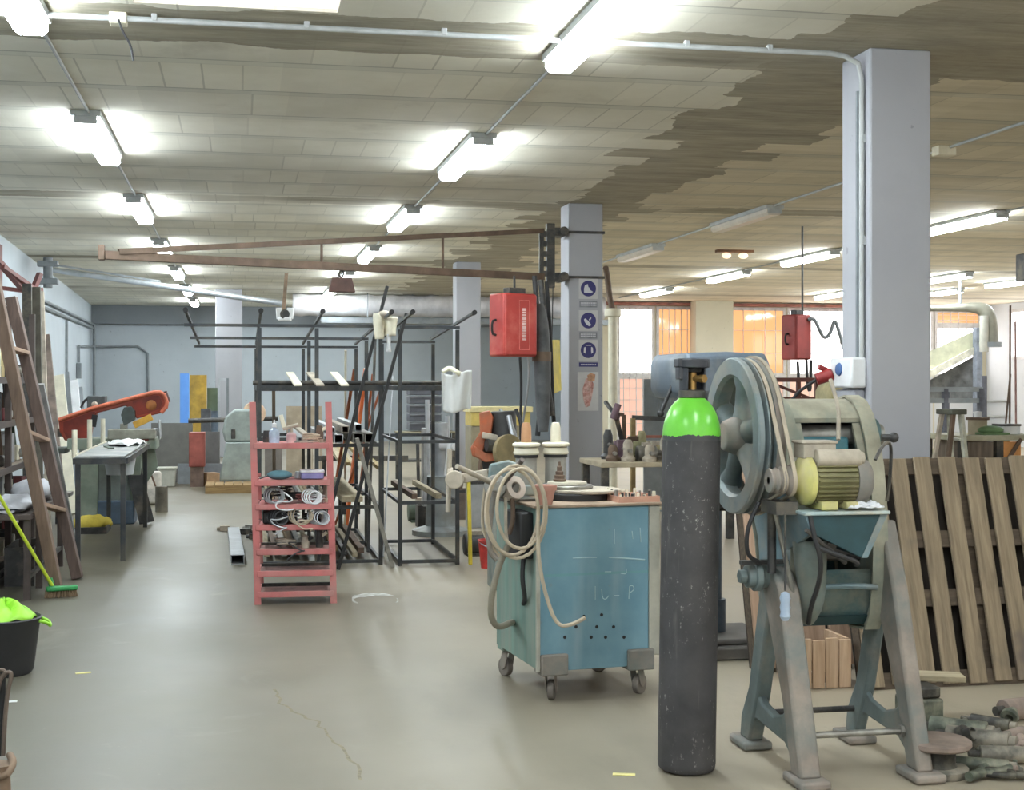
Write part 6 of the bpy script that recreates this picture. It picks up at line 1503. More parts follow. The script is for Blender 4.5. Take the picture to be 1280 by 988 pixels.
# stacked dark trays behind the racks
c0 = P(510, 536, 22)
for i in range(5):
    a, b = P(512, 538 - 11 * i, 22), P(553, 528 - 11 * i, 22)
    t = Thing('stacked_tray', '%s dark storage tray up the stack behind the black frame' % ['lowest', 'second', 'third', 'fourth', 'topmost'][i], 'tray', a)
    t.part('tray', MB().bx((a.x, a.y, a.z), (b.x, a.y + .4, b.z - .005)), mat('tray_slate', (82, 84, 92), .6, 0, .12), bev=.01)
    t.part('lip', MB().bx((a.x - .01, a.y - .02, b.z - .03), (b.x + .01, a.y, b.z - .008)), mat('tray_edge', (118, 120, 126), .6))
a, b = P(505, 600, 21.9), P(556, 539, 21.9)
t = Thing('tray_stand', 'grey steel bench under the stacked dark trays', 'bench', (a.x, a.y, 0))
t.part('top', MB().bx((a.x - .1, a.y - .06, b.z - .04), (b.x + .2, a.y + .5, b.z - .012)), mat('bench_olive', (140, 134, 110), .7, 0, .12), bev=.004)
for x in (a.x - .06, b.x + .16):
    for y in (0, .44): t.part('leg', MB().bar((x, a.y + y, 0), (x, a.y + y, b.z - .04), .05, .05), M_DKSTEEL)
t.part('lower_shelf', MB().bx((a.x - .06, a.y - .02, .3), (b.x + .16, a.y + .46, .33)), M_DKSTEEL)
for i in range(6):
    q = P(462 + 9 * i, 556 + 3 * (i % 2), 17 + .2 * i)
    single('stored_length', 'pale timber length on trestles behind the black rack', 'timber', MB().bar(P(398 + 4 * i, 530 + 4 * (i % 3), 18.5 + .2 * i), P(425 + 10 * i, 575 + 5 * (i % 3), 15.2 + .1 * i), .06, .04), (wood('pale_timber', (186, 174, 146), (148, 134, 108)), mat('olive_timber', (150, 134, 92), .8, 0, .15))[i % 2], group='timber lengths behind the black rack')
t = Thing('trestle', 'dark trestle carrying the pale timber lengths', 'trestle', FL(440, 645))
for px, yy in ((405, 640), (500, 640)):
    f = FL(px, yy); tp = f.copy(); tp.z = .62
    t.part('leg', MB().bar(f, tp, .05, .05), M_DKSTEEL)
f, f2 = FL(405, 640), FL(500, 640); t.part('beam', MB().bar((f.x - .1, f.y, .65), (f2.x + .1, f2.y, .65), .05, .06), M_DKSTEEL)

# ---------------------------------------------------------------- orange machine and yellow cabinet behind the trolley
dO = 10.2
M_ORM = mat('machine_orange', (188, 92, 52), .5, .05, .22, 5, dust=(140, 108, 86), da=.5)
q = FL(634, 736)
om = Thing('iron_worker', 'orange machine head with black motor standing behind the trolley', 'machine', (q.x, q.y, 0))
def Q(x, y, d=dO): return P(x, y, d)
def plate(pts, d0, d1): return MB().loft([[Q(x, y, d) for x, y in pts] for d in (d0, d1)])
om.part('arm', plate([(599, 516), (612, 513), (617, 522), (613, 552), (606, 556), (601, 575), (590, 570), (588, 560), (600, 540)], dO, dO + .18), M_ORM, bev=.01)
om.part('lower_arm', plate([(592, 556), (606, 566), (626, 566), (626, 576), (606, 578), (592, 570)], dO - .02, dO + .14), M_ORM, bev=.01)
om.part('motor', MB().cyl(Q(631, 556, dO + .1), Q(629, 514, dO + .1), .095, n=20), mat('motor_black', (66, 66, 66), .55, .2, .2, 6), bev=.01)
om.part('wheel', MB().lathe([(.0, -.03), (.10, -.03), (.135, -.02), (.135, .02), (.0, .03)], Q(636, 566, dO - .1), (.5, -1, .15), 28), mat('wheel_olive', (140, 126, 92), .6, .2, .2), bev=.004)
om.part('gear_case', MB().cyl(Q(608, 556, dO - .06), Q(626, 556, dO - .02), .05, n=16), M_DKSTEEL)
om.part('guard_bar', MB().tube([Q(636, 520, dO), Q(641, 545, dO - .05), Q(646, 572, dO - .1)], .02, 8, sub=1), M_GALV)
om.part('frame_plate', plate([(600, 560), (612, 548), (640, 552), (652, 580), (640, 600), (604, 590)], dO + .12, dO + .2), M_DKSTEEL, bev=.01)
om.part('hose', MB().tube([Q(645, 512, dO + .05), Q(652, 530, dO), Q(655, 560, dO - .05), Q(648, 590, dO - .1)], .014, 8, sub=2), M_CABLE)
om.part('hose', MB().tube([Q(625, 512, dO + .05), Q(640, 528, dO), Q(648, 560, dO - .05), Q(652, 585, dO - .1)], .012, 8, sub=2), M_GALV)
om.part('clamp_plate', plate([(603, 540), (622, 544), (622, 551), (602, 548)], dO - .08, dO + .02), M_DUST, bev=.006)
om.part('pedestal', MB().bx((q.x - .12, q.y - .1, 0), (q.x + .16, q.y + .2, Q(0, 574).z)), M_HTEAL, bev=.015)
a, b = P(589, 600, 18), P(666, 506, 18)
t = Thing('yellow_cabinet', 'low yellow cabinet with an orange patch behind the orange machine', 'cabinet', (a.x, a.y, 0))
t.part('body', MB().bx((a.x, a.y, .0), (b.x, a.y + .5, b.z - .28)), mat('dull_olive', (140, 132, 110), .6, 0, .18, 4), bev=.01)
t.part('drawer', MB().bx((a.x, a.y - .01, b.z - .28), (b.x, a.y + .5, b.z - .10)), mat('dull_yellow', (200, 178, 100), .6, 0, .14, 4), bev=.01, label='dull yellow drawer band')
t.part('top', MB().bx((a.x - .03, a.y - .03, b.z - .10), (b.x + .03, a.y + .5, b.z - .03)), mat('cream_yellow', (226, 212, 160), .6, 0, .08), bev=.006)
a2, b2 = P(651, 527, 17.98), P(661, 511, 17.98)
t.part('label_patch', MB().bx((a2.x, a.y - .006, a2.z), (b2.x, a.y, b2.z)), mat('label_orange', (228, 160, 60), .6))
slab('grey_locker', 'tall grey locker standing behind the yellow cabinet', 'locker', 597, 688, 452, 560, 24, .5, mat('locker_grey', (122, 124, 122), .6, .1, .08), .0) if False else None
# ---------------------------------------------------------------- bench row between the signed pillar and the cylinder
M_BENCH = mat('bench_dusty', (176, 164, 140), .8, 0, .15, 5)
a, b = P(752, 600, 13.5), P(862, 600, 13.5)
t = Thing('workbench', 'long dusty workbench beyond the trolley crowded with tools', 'bench', (a.x, a.y, 0))
wz = .78
t.part('top', MB().bx((a.x, a.y, wz - .05), (b.x + .6, a.y + .9, wz)), M_BENCH, bev=.006)
for x in (a.x + .05, b.x + .5):
    for y in (.06, .84): t.part('leg', MB().bar((x, a.y + y, 0), (x, a.y + y, wz - .05), .07, .07), M_DKSTEEL)
t.part('shelf', MB().bx((a.x + .05, a.y + .05, .3), (b.x + .5, a.y + .85, .33)), M_BENCH)
rb_ = random.Random(21)
def bt_(px, dy): p = PY(px, 570, a.y + dy); return Vector((p.x, p.y, wz + .0005))
items = [(766, .25, M_RUST, 'brown gear housing', 0), (776, .35, mat('plum', (112, 88, 98), .6), 'plum coloured vice', 1), (785, .2, M_DUST, 'dusty casting', 0), (797, .45, mat('moss', (142, 140, 104), .7, 0, .2), 'moss green drill body', 1),
         (808, .3, M_STEEL, 'grey machine chuck', 2), (819, .5, mat('moss2', (158, 150, 112), .7, 0, .2), 'khaki motor', 2), (831, .35, M_DUST, 'dusty flanged casting', 0), (845, .5, M_STEEL, 'grey angle grinder', 1), (760, .62, M_DKSTEEL, 'dark upright casting', 0), (771, .7, mat('moss', (142, 140, 104), .7), 'mossy gear casing', 2), (790, .72, M_RUST, 'rusty brown vice', 1), (802, .68, mat('moss2', (158, 150, 112), .7), 'khaki housing with spindle', 0), (814, .76, mat('plum', (112, 88, 98), .6), 'plum motor body', 2), (826, .72, mat('dull_green', (96, 110, 96), .6), 'dull green motor', 2), (838, .12, M_RUST, 'low brown casting', 1), (812, .1, M_DUST, 'dusty spindle housing', 0)]
for px, dy, m, nm, kd in items:
    c = bt_(px, dy)
    t2 = Thing('machine_part', '%s standing on the long dusty workbench' % nm, 'machine part', c)
    h = rb_.uniform(.14, .26) + (.1 if dy > .6 else 0)
    if kd == 0:
        t2.part('housing', MB().lathe([(.0, 0), (.07, 0), (.075, .03), (.05, .06), (.05, h * .8), (.03, h), (.0, h)], c, n=18), m)
        t2.part('shaft', MB().cyl(c + Vector((0, -.1, h * .5)), c + Vector((0, .06, h * .5)), .02, n=10), M_STEEL)
    elif kd == 1:
        t2.part('base', MB().box(c + Vector((0, 0, .03)), (.13, .18, .06)), m, bev=.01)
        t2.part('jaw', MB().box(c + Vector((0, -.04, h * .55)), (.11, .06, h * .8)), m, bev=.01); t2.part('jaw', MB().box(c + Vector((0, .06, h * .5)), (.11, .05, h * .7)), m, bev=.01)
        t2.part('screw', MB().cyl(c + Vector((0, -.18, h * .55)), c + Vector((0, .06, h * .55)), .015, n=10), M_STEEL)
    else:
        t2.part('drum', MB().cyl(c + Vector((-.1, 0, .075)), c + Vector((.1, 0, .075)), .074, n=20), m, bev=.008)
        t2.part('boss', MB().cyl(c + Vector((.09, 0, .075)), c + Vector((.15, 0, .075)), .03, n=12), M_STEEL); t2.part('top_box', MB().box(c + Vector((0, 0, .16)), (.09, .07, .04)), M_DUST, bev=.005)
# jointed stands in front of the bright wall
t = Thing('lamp_stand', 'dark jointed arm clamped to the long workbench', 'stand', bt_(768, .6))
q0, q1, q2 = bt_(783, .55), P(770, 520, 13.9), P(757, 503, 14.2)
t.part('arm', MB().cyl(q0, q1, .025, n=8).cyl(q1, q2, .022, n=8), M_DKSTEEL)
t.part('joint', MB().cyl(P(766, 524, 13.85), P(773, 505, 13.85), .035, n=10).sph(q1, .045, n=10, m=6), mat('plum', (112, 88, 98), .6))
t.part('post', MB().bar(P(780, 520, 13.9), bt_(781, .6), .04, .04).bar(P(768, 517, 13.9), P(780, 519, 13.9), .035, .035), M_RUST)
t = Thing('bar_stand', 'brown bar stand with two crossbars before the pink wall', 'stand', P(800, 560, 15.5))
gq = FL(793, 652)
t.part('post', MB().bar((P(791, 523, 15.5).x, P(791, 523, 15.5).y, .0), P(791, 523, 15.5), .06, .05), mat('brass_brown', (150, 130, 92), .6, .2, .2))
t.part('crossbar', MB().bar(P(790, 522, 15.5), P(836, 524, 15.5), .05, .05), M_DKSTEEL); t.part('crossbar', MB().bar(P(792, 546, 15.5), P(838, 546, 15.5), .03, .03), mat('bar_red_brown', (150, 92, 78), .6))
t.part('post', MB().bar((P(836, 524, 15.5).x, P(836, 524, 15.5).y, 0), P(836, 524, 15.5), .05, .05), M_DKSTEEL)
t.part('hook', MB().tube([P(801, 546, 15.4), P(802, 556, 15.4), P(796, 566, 15.4)], .03, 8), M_RUST)
t = Thing('wire_basket', 'tall grey wire basket before the orange window', 'basket', P(836, 522, 16.5))
a3, b3 = P(823, 524, 16.6), P(852, 474, 16.6)
mm = MB()
for i in range(9): x = a3.x + (b3.x - a3.x) * i / 8; mm.cyl((x, a3.y, a3.z), (x, a3.y, b3.z), .008, n=5)
for i in range(9): z = a3.z + (b3.z - a3.z) * i / 8; mm.cyl((a3.x, a3.y, z), (b3.x, a3.y, z), .008, n=5)
t.part('front_mesh', mm, M_CONDD)
t.part('back_panel', MB().bx((a3.x, a3.y + .25, a3.z), (b3.x, a3.y + .26, b3.z)), mat('mesh_grey', (170, 168, 162), .7))
for x in (a3.x, b3.x): t.part('leg', MB().bar((x, a3.y + .12, 0), (x, a3.y + .12, b3.z), .04, .3), M_CONDD)
# rail frame behind the faded red box
t = Thing('guard_rail', 'dark red tube guard rail beyond the press', 'rail', FL(1000, 650))
M_RAIL = mat('rail_maroon', (104, 62, 56), .55, .1, .15)
D = 14.5
def rl(a, b, w=.045): return MB().bar(P(*a, D), P(*b, D), w, w)
t.part('rail', rl((952, 475), (1050, 475)), M_RAIL); t.part('rail', rl((957, 499), (1052, 499)), M_RAIL)
for px in (957, 966, 998, 1021, 1034):
    p = P(px, 475, D); t.part('post', MB().bar((p.x, p.y, 0), p, .04, .04), M_RAIL)
t.part('brace', rl((967, 480), (1012, 498), .03), M_RAIL)
t = Thing('motor_guard', 'khaki rounded cover behind the rail near the socket pillar', 'cover', P(1045, 500, 13.5))
a, b = P(1036, 520, 13.6), P(1060, 474, 13.6)
t.part('cover', MB().prism([(0, 0), (b.x - a.x, 0), (b.x - a.x, b.z), (.06, b.z), (0, b.z - .12)], (a.x, a.y, 0), (1, 0, 0), (0, 0, 1), (0, .35, 0)), mat('khaki_cover', (188, 178, 138), .7, 0, .15), bev=.03)
t.part('lid', MB().bx((a.x + .02, a.y - .02, b.z - .2), (b.x - .02, a.y, b.z - .06)), mat('khaki_cover', (188, 178, 138), .7))

# ---------------------------------------------------------------- beyond the socket pillar
D = 26.0
st = Thing('ramp', 'pale green grey sloping ramp beam by the end windows', 'ramp', P(1195, 470, D))
st.part('stringer', MB().loft([[P(x, y, d) for x, y in ((1135, 452), (1226, 410), (1226, 437), (1135, 487))] for d in (D, D + .25)]), mat('ramp_green_grey', (196, 196, 170), .7, 0, .1), smooth=0)
st.part('lower_edge', MB().bar(P(1135, 482, D - .03), P(1227, 433, D - .03), .12, .12), mat('ramp_edge', (212, 208, 192), .7))
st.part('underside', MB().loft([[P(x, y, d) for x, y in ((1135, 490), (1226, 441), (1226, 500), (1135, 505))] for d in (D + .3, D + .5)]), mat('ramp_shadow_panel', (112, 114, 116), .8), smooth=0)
pp = P(1222, 478, D - .1)
st.part('post', MB().bar((pp.x, pp.y, 0), P(1222, 410, D - .1), .14, .12), mat('post_grey_blue', (124, 130, 142), .6))
pp = P(1229, 478, D - .1)
st.part('post', MB().bar((pp.x, pp.y, 0), P(1229, 498, D - .1) * 1.0, .1, .1) if False else MB().bar((pp.x, pp.y, 0), P(1229, 470, D - .1), .1, .1), mat('post_dark', (86, 88, 98), .6))
t = Thing('air_duct', 'grey elbow duct bending down beside the end windows', 'duct', P(1236, 440, 25.2))
t.part('elbow', MB().tube([P(1140, 386, 25.2), P(1190, 385, 25.2), P(1217, 384, 25.2), P(1232, 388, 25.2), P(1237, 402, 25.2), P(1238, 432, 25.2)], [.05, .06, .09, .14, .14, .14], 14, sub=2), mat('duct_grey_beige', (132, 130, 118), .55, .2, .1))
t.part('flange', MB().cyl(P(1238, 428, 25.2), P(1238, 434, 25.2), .2, n=16), M_CONDD)
t.part('hanger', MB().cyl(P(1200, 384, 25.2), P(1200, 384, 25.2) + Vector((0, 0, ZC - P(1200, 384, 25.2).z)), .03, n=8), M_CONDD)
t.part('down_pipe', MB().cyl(P(1230, 395, 25.1), P(1230, 440, 25.1), .08, n=12), mat('duct_light', (176, 174, 164), .55, .1, .1))
D = 20.0
t = Thing('guard_rail', 'dark grey rail below the sloping ramp', 'rail', FL(1195, 613))
for y in (487, 501): t.part('rail', MB().bar(P(1150, y, D), P(1228, y, D), .07, .07), M_CONDD)
for px in (1150, 1182, 1226): p = P(px, 486, D); t.part('post', MB().bar((p.x, p.y, 0), p, .08, .08), mat('post_dark', (86, 88, 98), .6))
for y in (502, 521):
    single('wall_pipe', 'thin horizontal grey pipe on the white end wall', 'pipe', MB().cyl(PX(1228, y, XR - .05), PX(1262, y - 1, XR - .05), .03, n=8), M_CONDUIT, group='thin pipes on the end wall')
# bench with orange panel, step ladder and clutter
DB = 13.0
za = P(0, 545, DB).z
a, b = P(1200, 545, DB), P(1330, 545, DB)
t = Thing('workbench', 'green topped bench with an orange panel beyond the leaning pallet', 'bench', (a.x, a.y, 0))
t.part('top', MB().bx((a.x, a.y, za - .05), (b.x, a.y + .8, za)), mat('bench_khaki', (176, 172, 150), .7, 0, .12), bev=.006)
for x in (a.x + .06, (a.x + b.x) / 2 - .05, b.x - .06):
    for y in (.06, .74): t.part('leg', MB().bar((x, a.y + y, 0), (x, a.y + y, za - .05), .07, .07), M_DKSTEEL)
oa, ob = PY(1249, 575, a.y + .03), PY(1276, 549, a.y + .03)
t.part('front_panel', MB().bx((oa.x, a.y + .03, .45), (ob.x, a.y + .05, za - .06)), mat('panel_orange', (222, 158, 96), .6, 0, .1), label='orange front panel')
t.part('drawer_bank', MB().bx((a.x + .1, a.y + .05, .4), (oa.x - .05, a.y + .6, za - .06)), mat('timber_dark_grey', (120, 108, 96), .7, 0, .2, 5, stretch=(6, 6, .6)))
t.part('brace', MB().bar(PY(1258, 578, a.y), PY(1276, 549, a.y), .03, .03), M_RUST)
def onb(px, dy): p = PY(px, 540, a.y + dy); return Vector((p.x, p.y, za + .0005))
c = onb(1238, .2)
t = Thing('green_mat', 'green folded cover lying on the far bench', 'cover', c); t.part('sheet', MB().sph(c + Vector((0, 0, .045)), .13, 1, .8, .33, 16, 8), mat('cover_green', (110, 140, 98), .8, 0, .12), smooth=60); t.part('hem', MB().box(c + Vector((0, 0, .012)), (.28, .22, .02)), mat('cover_green', (110, 140, 98), .8))
c = onb(1258, .3); t = Thing('white_box', 'low white box on the far bench', 'box', c); t.part('body', MB().box(c + Vector((0, 0, .04)), (.18, .2, .08)), M_WHITE, bev=.006); t.part('lid', MB().box(c + Vector((0, 0, .09)), (.19, .21, .02)), M_DKSTEEL)
c = onb(1222, .3); t = Thing('round_stool', 'brown round stand with a white cup on the far bench', 'stand', c)
t.part('stem', MB().cyl(c, c + Vector((0, 0, .14)), .09, n=16), M_BENCH); t.part('plate', MB().cyl(c + Vector((0, 0, .14)), c + Vector((0, 0, .165)), .11, n=20), M_RUST); t.part('cup', MB().lathe([(.0, .166), (.035, .166), (.042, .22), (.0, .222)], c, n=16), M_WHITE)
for i, (px, top, tx, lab) in enumerate(((1262, 382, 1263, 'tallest thin brown rod standing on the far bench'), (1270, 402, 1269, 'thin pinkish rod standing beside the tallest rod'), (1256, 468, 1263, 'short slanted brown rod on the far bench'))):
    c = onb(px, .45 + .05 * i); single('steel_rod', lab, 'rod', MB().cyl(c, PY(tx, top, c.y), .010, n=8), (M_RUST, mat('rod_pink', (170, 132, 126), .6), M_RUST)[i])
sl = Thing('step_ladder', 'small pale step ladder opened beyond the leaning pallet', 'step ladder', FL(1200, 690))
g1, g2 = FL(1172, 694), FL(1218, 694); topp = P(1196, 515, 12.9)
for dy in (0, .35):
    o_ = Vector((0, dy, 0)); sl.part('leg', MB().bar(g1 + o_ + Vector((0, 0, .005)), P(1192, 515, 12.9) + o_ * .6, .05, .03), M_RUST if dy == 0 else M_DUST); sl.part('leg', MB().bar(g2 + o_ + Vector((0, 0, .005)), P(1201, 515, 12.9) + o_ * .6, .06, .03), mat('ladder_pale', (196, 196, 180), .6))
sl.part('top_step', MB().box(topp + Vector((0, .1, .0)), (.16, .3, .05)), mat('ladder_dark', (90, 92, 82), .6), bev=.008)
for k in (.3, .55, .8): sl.part('step', MB().bar(lerp(g2, P(1201, 515, 12.9), k), lerp(g2 + Vector((0, .35, 0)), P(1201, 515, 12.9) + Vector((0, .2, 0)), k), .08, .02), mat('ladder_pale', (196, 196, 180), .6))
# sacks and cans beside the step ladder
for i, (px, py, w_, m, lab) in enumerate(((1180, 556, .13, mat('sack_khaki', (176, 172, 128), .85, 0, .2), 'khaki sack piled highest beside the step ladder'), (1186, 585, .14, mat('sack_pink', (190, 160, 150), .85, 0, .2), 'pinkish sack beside the step ladder'), (1199, 590, .12, mat('sack_yellow', (206, 198, 120), .85, 0, .15), 'pale yellow sack inside the step ladder'))):
    q = P(px, py, 14.4 + .45 * i)
    t = Thing('sack', lab, 'sack', (q.x, q.y, 0))
    hh = q.z
    prof = [(.0, .0), (w_ * 1.0, .0), (w_ * 1.25, .08), (w_ * 1.15, hh * .5), (w_ * 1.2, hh * .85), (w_ * .7, hh), (.0, hh + .02)]
    t.part('bag', MB().lathe(prof, (q.x, q.y, 0), n=18), m, smooth=60)
    t.part('tied_neck', MB().cyl((q.x, q.y, hh), (q.x + .02, q.y, hh + .07), .03, .06, 10), m)
# ---------------------------------------------------------------- leaning pallets
PW1 = wood('pallet_grey_brown', (160, 143, 118), (114, 100, 82), 1.0, 2, (96, 86, 82))
PW2 = wood('pallet_bearer_dark', (106, 92, 76), (72, 62, 52), 1.0, 0)
PW5 = wood('pallet_rear_dark', (62, 53, 44), (40, 34, 28), 1.0, 2)  # darkened wood that paints shade behind the slats
PW3 = wood('pallet_pinkish', (196, 166, 142), (160, 130, 108), 1.0, 2)
def lean_pallet(label, x0, yb, w_, h, ang, n, m, mb_, name='timber_pallet', slat=.118, tilt=0):
    t = Thing(name, label, 'pallet', (x0, yb, 0), local=True, rot=(-ang, tilt, 0))
    pitch = (w_ - slat) / (n - 1)
    for i in range(n):
        j = R.uniform(-.006, .006)
        t.part('slat', MB().bx((i * pitch + j, -.0, .012 + R.uniform(0, .02)), (i * pitch + slat + j, .021, h + R.uniform(-.02, .006))), m, bev=.003)
    for z in (.0, .42, .73, h - .09):
        t.part('bearer', MB().bx((0, .021, z), (w_, .043, z + .09)), mb_, bev=.003)
    for x in (0, w_ / 2 - .05, w_ - .1):
        t.part('block', MB().bx((x, .043, .0), (x + .1, .125, h)), mb_, bev=.004)
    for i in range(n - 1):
        t.part('rear_slat', MB().bx((i * pitch + .002, .125, .0), (i * pitch + pitch - .002, .143, h)), PW5)  # rear boards closed up and darkened to stand in for shade between slats
    return t
lean_pallet('weathered timber pallet leaning upright in front of the socket pillar', 3.13, 6.50, 1.36, 1.215, .285, 10, PW1, PW2, slat=.094)
lean_pallet('pinkish timber pallet leaning behind the press legs', 2.74, 7.02, .55, 1.12, .25, 4, PW3, PW2, slat=.125)
c = FL(1032, 862)
t = Thing('timber_crate', 'small pale timber crate behind the press legs', 'crate', (c.x, c.y, 0))
PW4 = wood('crate_pale', (206, 178, 150), (176, 146, 118), 1.0, 2)
for i in range(4): t.part('board', MB().bx((c.x - .14 + .072 * i, c.y, .004), (c.x - .075 + .072 * i, c.y + .016, .26 - .01 * (i % 2))), PW4, bev=.003)
for y in (.016, .30): t.part('batten', MB().bx((c.x - .14, c.y + y, .03), (c.x + .145, c.y + y + .02, .08)), PW2)
t.part('side', MB().bx((c.x - .14, c.y + .036, .004), (c.x - .12, c.y + .30, .25)), PW4); t.part('side', MB().bx((c.x + .125, c.y + .036, .004), (c.x + .145, c.y + .30, .25)), PW4)

# ---------------------------------------------------------------- scrap parts on the floor by the press
M_SCR = mat('scrap_grey', (118, 114, 104), .65, .25, .35, 14, dust=(160, 150, 134), da=.45)
M_SCRD = mat('scrap_dark', (62, 60, 56), .6, .3, .35, 14, dust=(120, 116, 102), da=.4)
M_SCRG = mat('scrap_green_grey', (88, 94, 82), .6, .2, .4, 14, dust=(150, 144, 126), da=.45)
M_SCRP = mat('scrap_pinkish', (142, 126, 116), .7, .1, .2, 8)
c = FL(1172, 968)
t = Thing('flanged_spool', 'dusty flanged steel spool standing beside the press foot', 'spool', c)
t.part('lower_flange', MB().lathe([(.0, .0), (.115, .0), (.12, .008), (.12, .03), (.112, .036), (.0, .036)], c, n=36), M_SCR)
t.part('barrel', MB().lathe([(.075, .036), (.07, .05), (.07, .10), (.078, .112)], c, n=30), M_SCRD)
t.part('upper_flange', MB().lathe([(.0, .112), (.125, .112), (.132, .12), (.132, .136), (.122, .142), (.0, .142)], c + Vector((0, 0, 0)), n=36), M_SCRP)
c = FL(1163, 905)
t = Thing('gear_box', 'dark square gear box standing behind the flanged spool', 'gear box', c)
t.part('body', MB().bx((c.x - .10, c.y, .0), (c.x + .07, c.y + .16, .11)), M_SCRG, bev=.012); t.part('cap', MB().bx((c.x - .085, c.y + .01, .11), (c.x + .06, c.y + .15, .165)), M_SCRD, bev=.012); t.part('bolt', MB().cyl((c.x - .06, c.y - .012, .09), (c.x - .06, c.y + .01, .09), .022, n=6), M_SCR)
c = FL(1168, 893)
single('plank_offcut', 'short pale plank lying across the dark gear box', 'plank', MB().box((c.x - .03, c.y + .0, .181), (.32, .12, .028), (0, .03, -.25)), wood('plank_pale', (178, 166, 138), (140, 128, 104), 1, 0), bev=.004)
def rod_on(px, py, ang, l, r0, m, lab, z=None, name='machine_shaft', cat='shaft', extra=True, r1=None, elev=0):
    c = FL(px, py); z = r0 + .002 if z is None else z
    d = Vector((math.cos(ang) * math.cos(elev), math.sin(ang) * math.cos(elev), math.sin(elev))); c = Vector((c.x, c.y, z))
    t = Thing(name, lab, cat, (c.x, c.y, 0))
    t.part('body', MB().cyl(c - d * l / 2, c + d * l / 2, r0, r1, 20), m, bev=.004)
    if extra:
        t.part('collar', MB().cyl(c + d * (l / 2), c + d * (l / 2 + .03), r0 * .72, n=16), M_SCR, bev=.002)
        t.part('end_pin', MB().cyl(c - d * (l / 2 + .045), c - d * (l / 2), r0 * .45, n=12), M_SCRD)
    return t
rod_on(1198, 928, -.7, .24, .05, M_SCRG, 'fat dusty roller lying behind the spool')
rod_on(1222, 938, -.75, .26, .045, M_SCR, 'dusty roller lying against the fat one')
rod_on(1238, 912, -.9, .18, .028, M_SCRD, 'thin dark shaft lying behind the rollers')
rod_on(1264, 930, .5, .20, .03, M_SCRP, 'pinkish shaft lying at the edge of the scrap heap')
rod_on(1218, 965, -.5, .26, .028, M_SCRG, 'mottled threaded shaft lying in front of the rollers')
rod_on(1262, 955, -.3, .24, .035, M_SCR, 'dusty sleeve lying at the frame edge in the scrap heap')
rod_on(1275, 900, .2, .2, .05, M_SCRP, 'pale clay coloured roller at the scrap heap edge')
rod_on(1180, 945, .3, .12, .022, M_SCRD, 'short dark pin beside the flanged spool')
def flange(px, py, r, m, lab, tilt=(1.2, .3, 0), z=None):
    c = FL(px, py); rot = Euler(tilt).to_matrix(); ax = rot @ Vector((0, 0, 1)); z = r * abs(math.sin(math.acos(max(-1, min(1, ax.z))))) + .012 if z is None else z
    c = Vector((c.x, c.y, z)); t = Thing('pipe_flange', lab, 'flange', (c.x, c.y, 0))
    t.part('ring', MB().lathe([(r * .45, -.012), (r, -.012), (r, .012), (r * .45, .012)], c, ax, 24, True), m, bev=.002)
    t.part('neck', MB().lathe([(r * .45, .012), (r * .62, .012), (r * .55, .05), (r * .45, .05)], c, ax, 24, True), m)
flange(1205, 938, .05, M_SCRD, 'dark pipe flange propped on the scrap rollers', (1.1, .2, .4))
flange(1250, 940, .045, M_SCR, 'dusty pipe flange leaning in the scrap heap', (1.3, -.3, 1.2))
flange(1262, 910, .04, M_SCRG, 'greenish pipe flange at the back of the scrap heap', (1.2, .2, 2.2))
def clevis(px, py, ang, m, lab, s=1.0):
    c = FL(px, py); Mx = Matrix.Translation((c.x, c.y, .002)) @ Matrix.Rotation(ang, 4, 'Z')
    t = Thing('clevis', lab, 'clevis', (c.x, c.y, 0))
    t.part('fork', MB().tube([(.10 * s, -.03 * s, .025 * s), (.02 * s, -.035 * s, .025 * s), (-.03 * s, -.028 * s, .025 * s), (-.045 * s, 0, .025 * s), (-.03 * s, .028 * s, .025 * s), (.02 * s, .035 * s, .025 * s), (.10 * s, .03 * s, .025 * s)], .015 * s, 10, sub=1).xf(Mx), m)
    t.part('pin', MB().cyl((.085 * s, -.055 * s, .025 * s), (.085 * s, .055 * s, .025 * s), .012 * s, n=10).xf(Mx), M_SCRP)
    t.part('shank', MB().cyl((-.05 * s, 0, .025 * s), (-.14 * s, 0, .025 * s), .018 * s, n=10).xf(Mx), m)
clevis(1238, 972, .5, M_SCRG, 'mottled clevis fork lying at the front of the scrap heap', 1.1)
clevis(1255, 975, 2.6, M_SCRD, 'dark clevis fork beside the mottled one', .9)
clevis(1215, 910, 1.0, M_SCR, 'dusty clevis fork behind the scrap rollers', .9)
clevis(1282, 945, -2.0, M_SCRP, 'pinkish clevis fork at the frame edge', 1.2)
for i in range(14):
    c = FL(1195 + 6.5 * i + R.uniform(-5, 5), 922 + R.uniform(0, 52)); a = R.uniform(0, 3)
    mm = MB().cyl((c.x, c.y, .001), (c.x, c.y, .022), .018, n=6).cyl((c.x, c.y, .022), (c.x + .0, c.y, .045), .009, n=10)
    single('hex_bolt', 'dusty hexagon bolt standing among the scrap shafts', 'bolt', mm, (M_SCRD, M_SCR, M_SCRG)[i % 3], group='bolts in the scrap heap', bev=.0015)
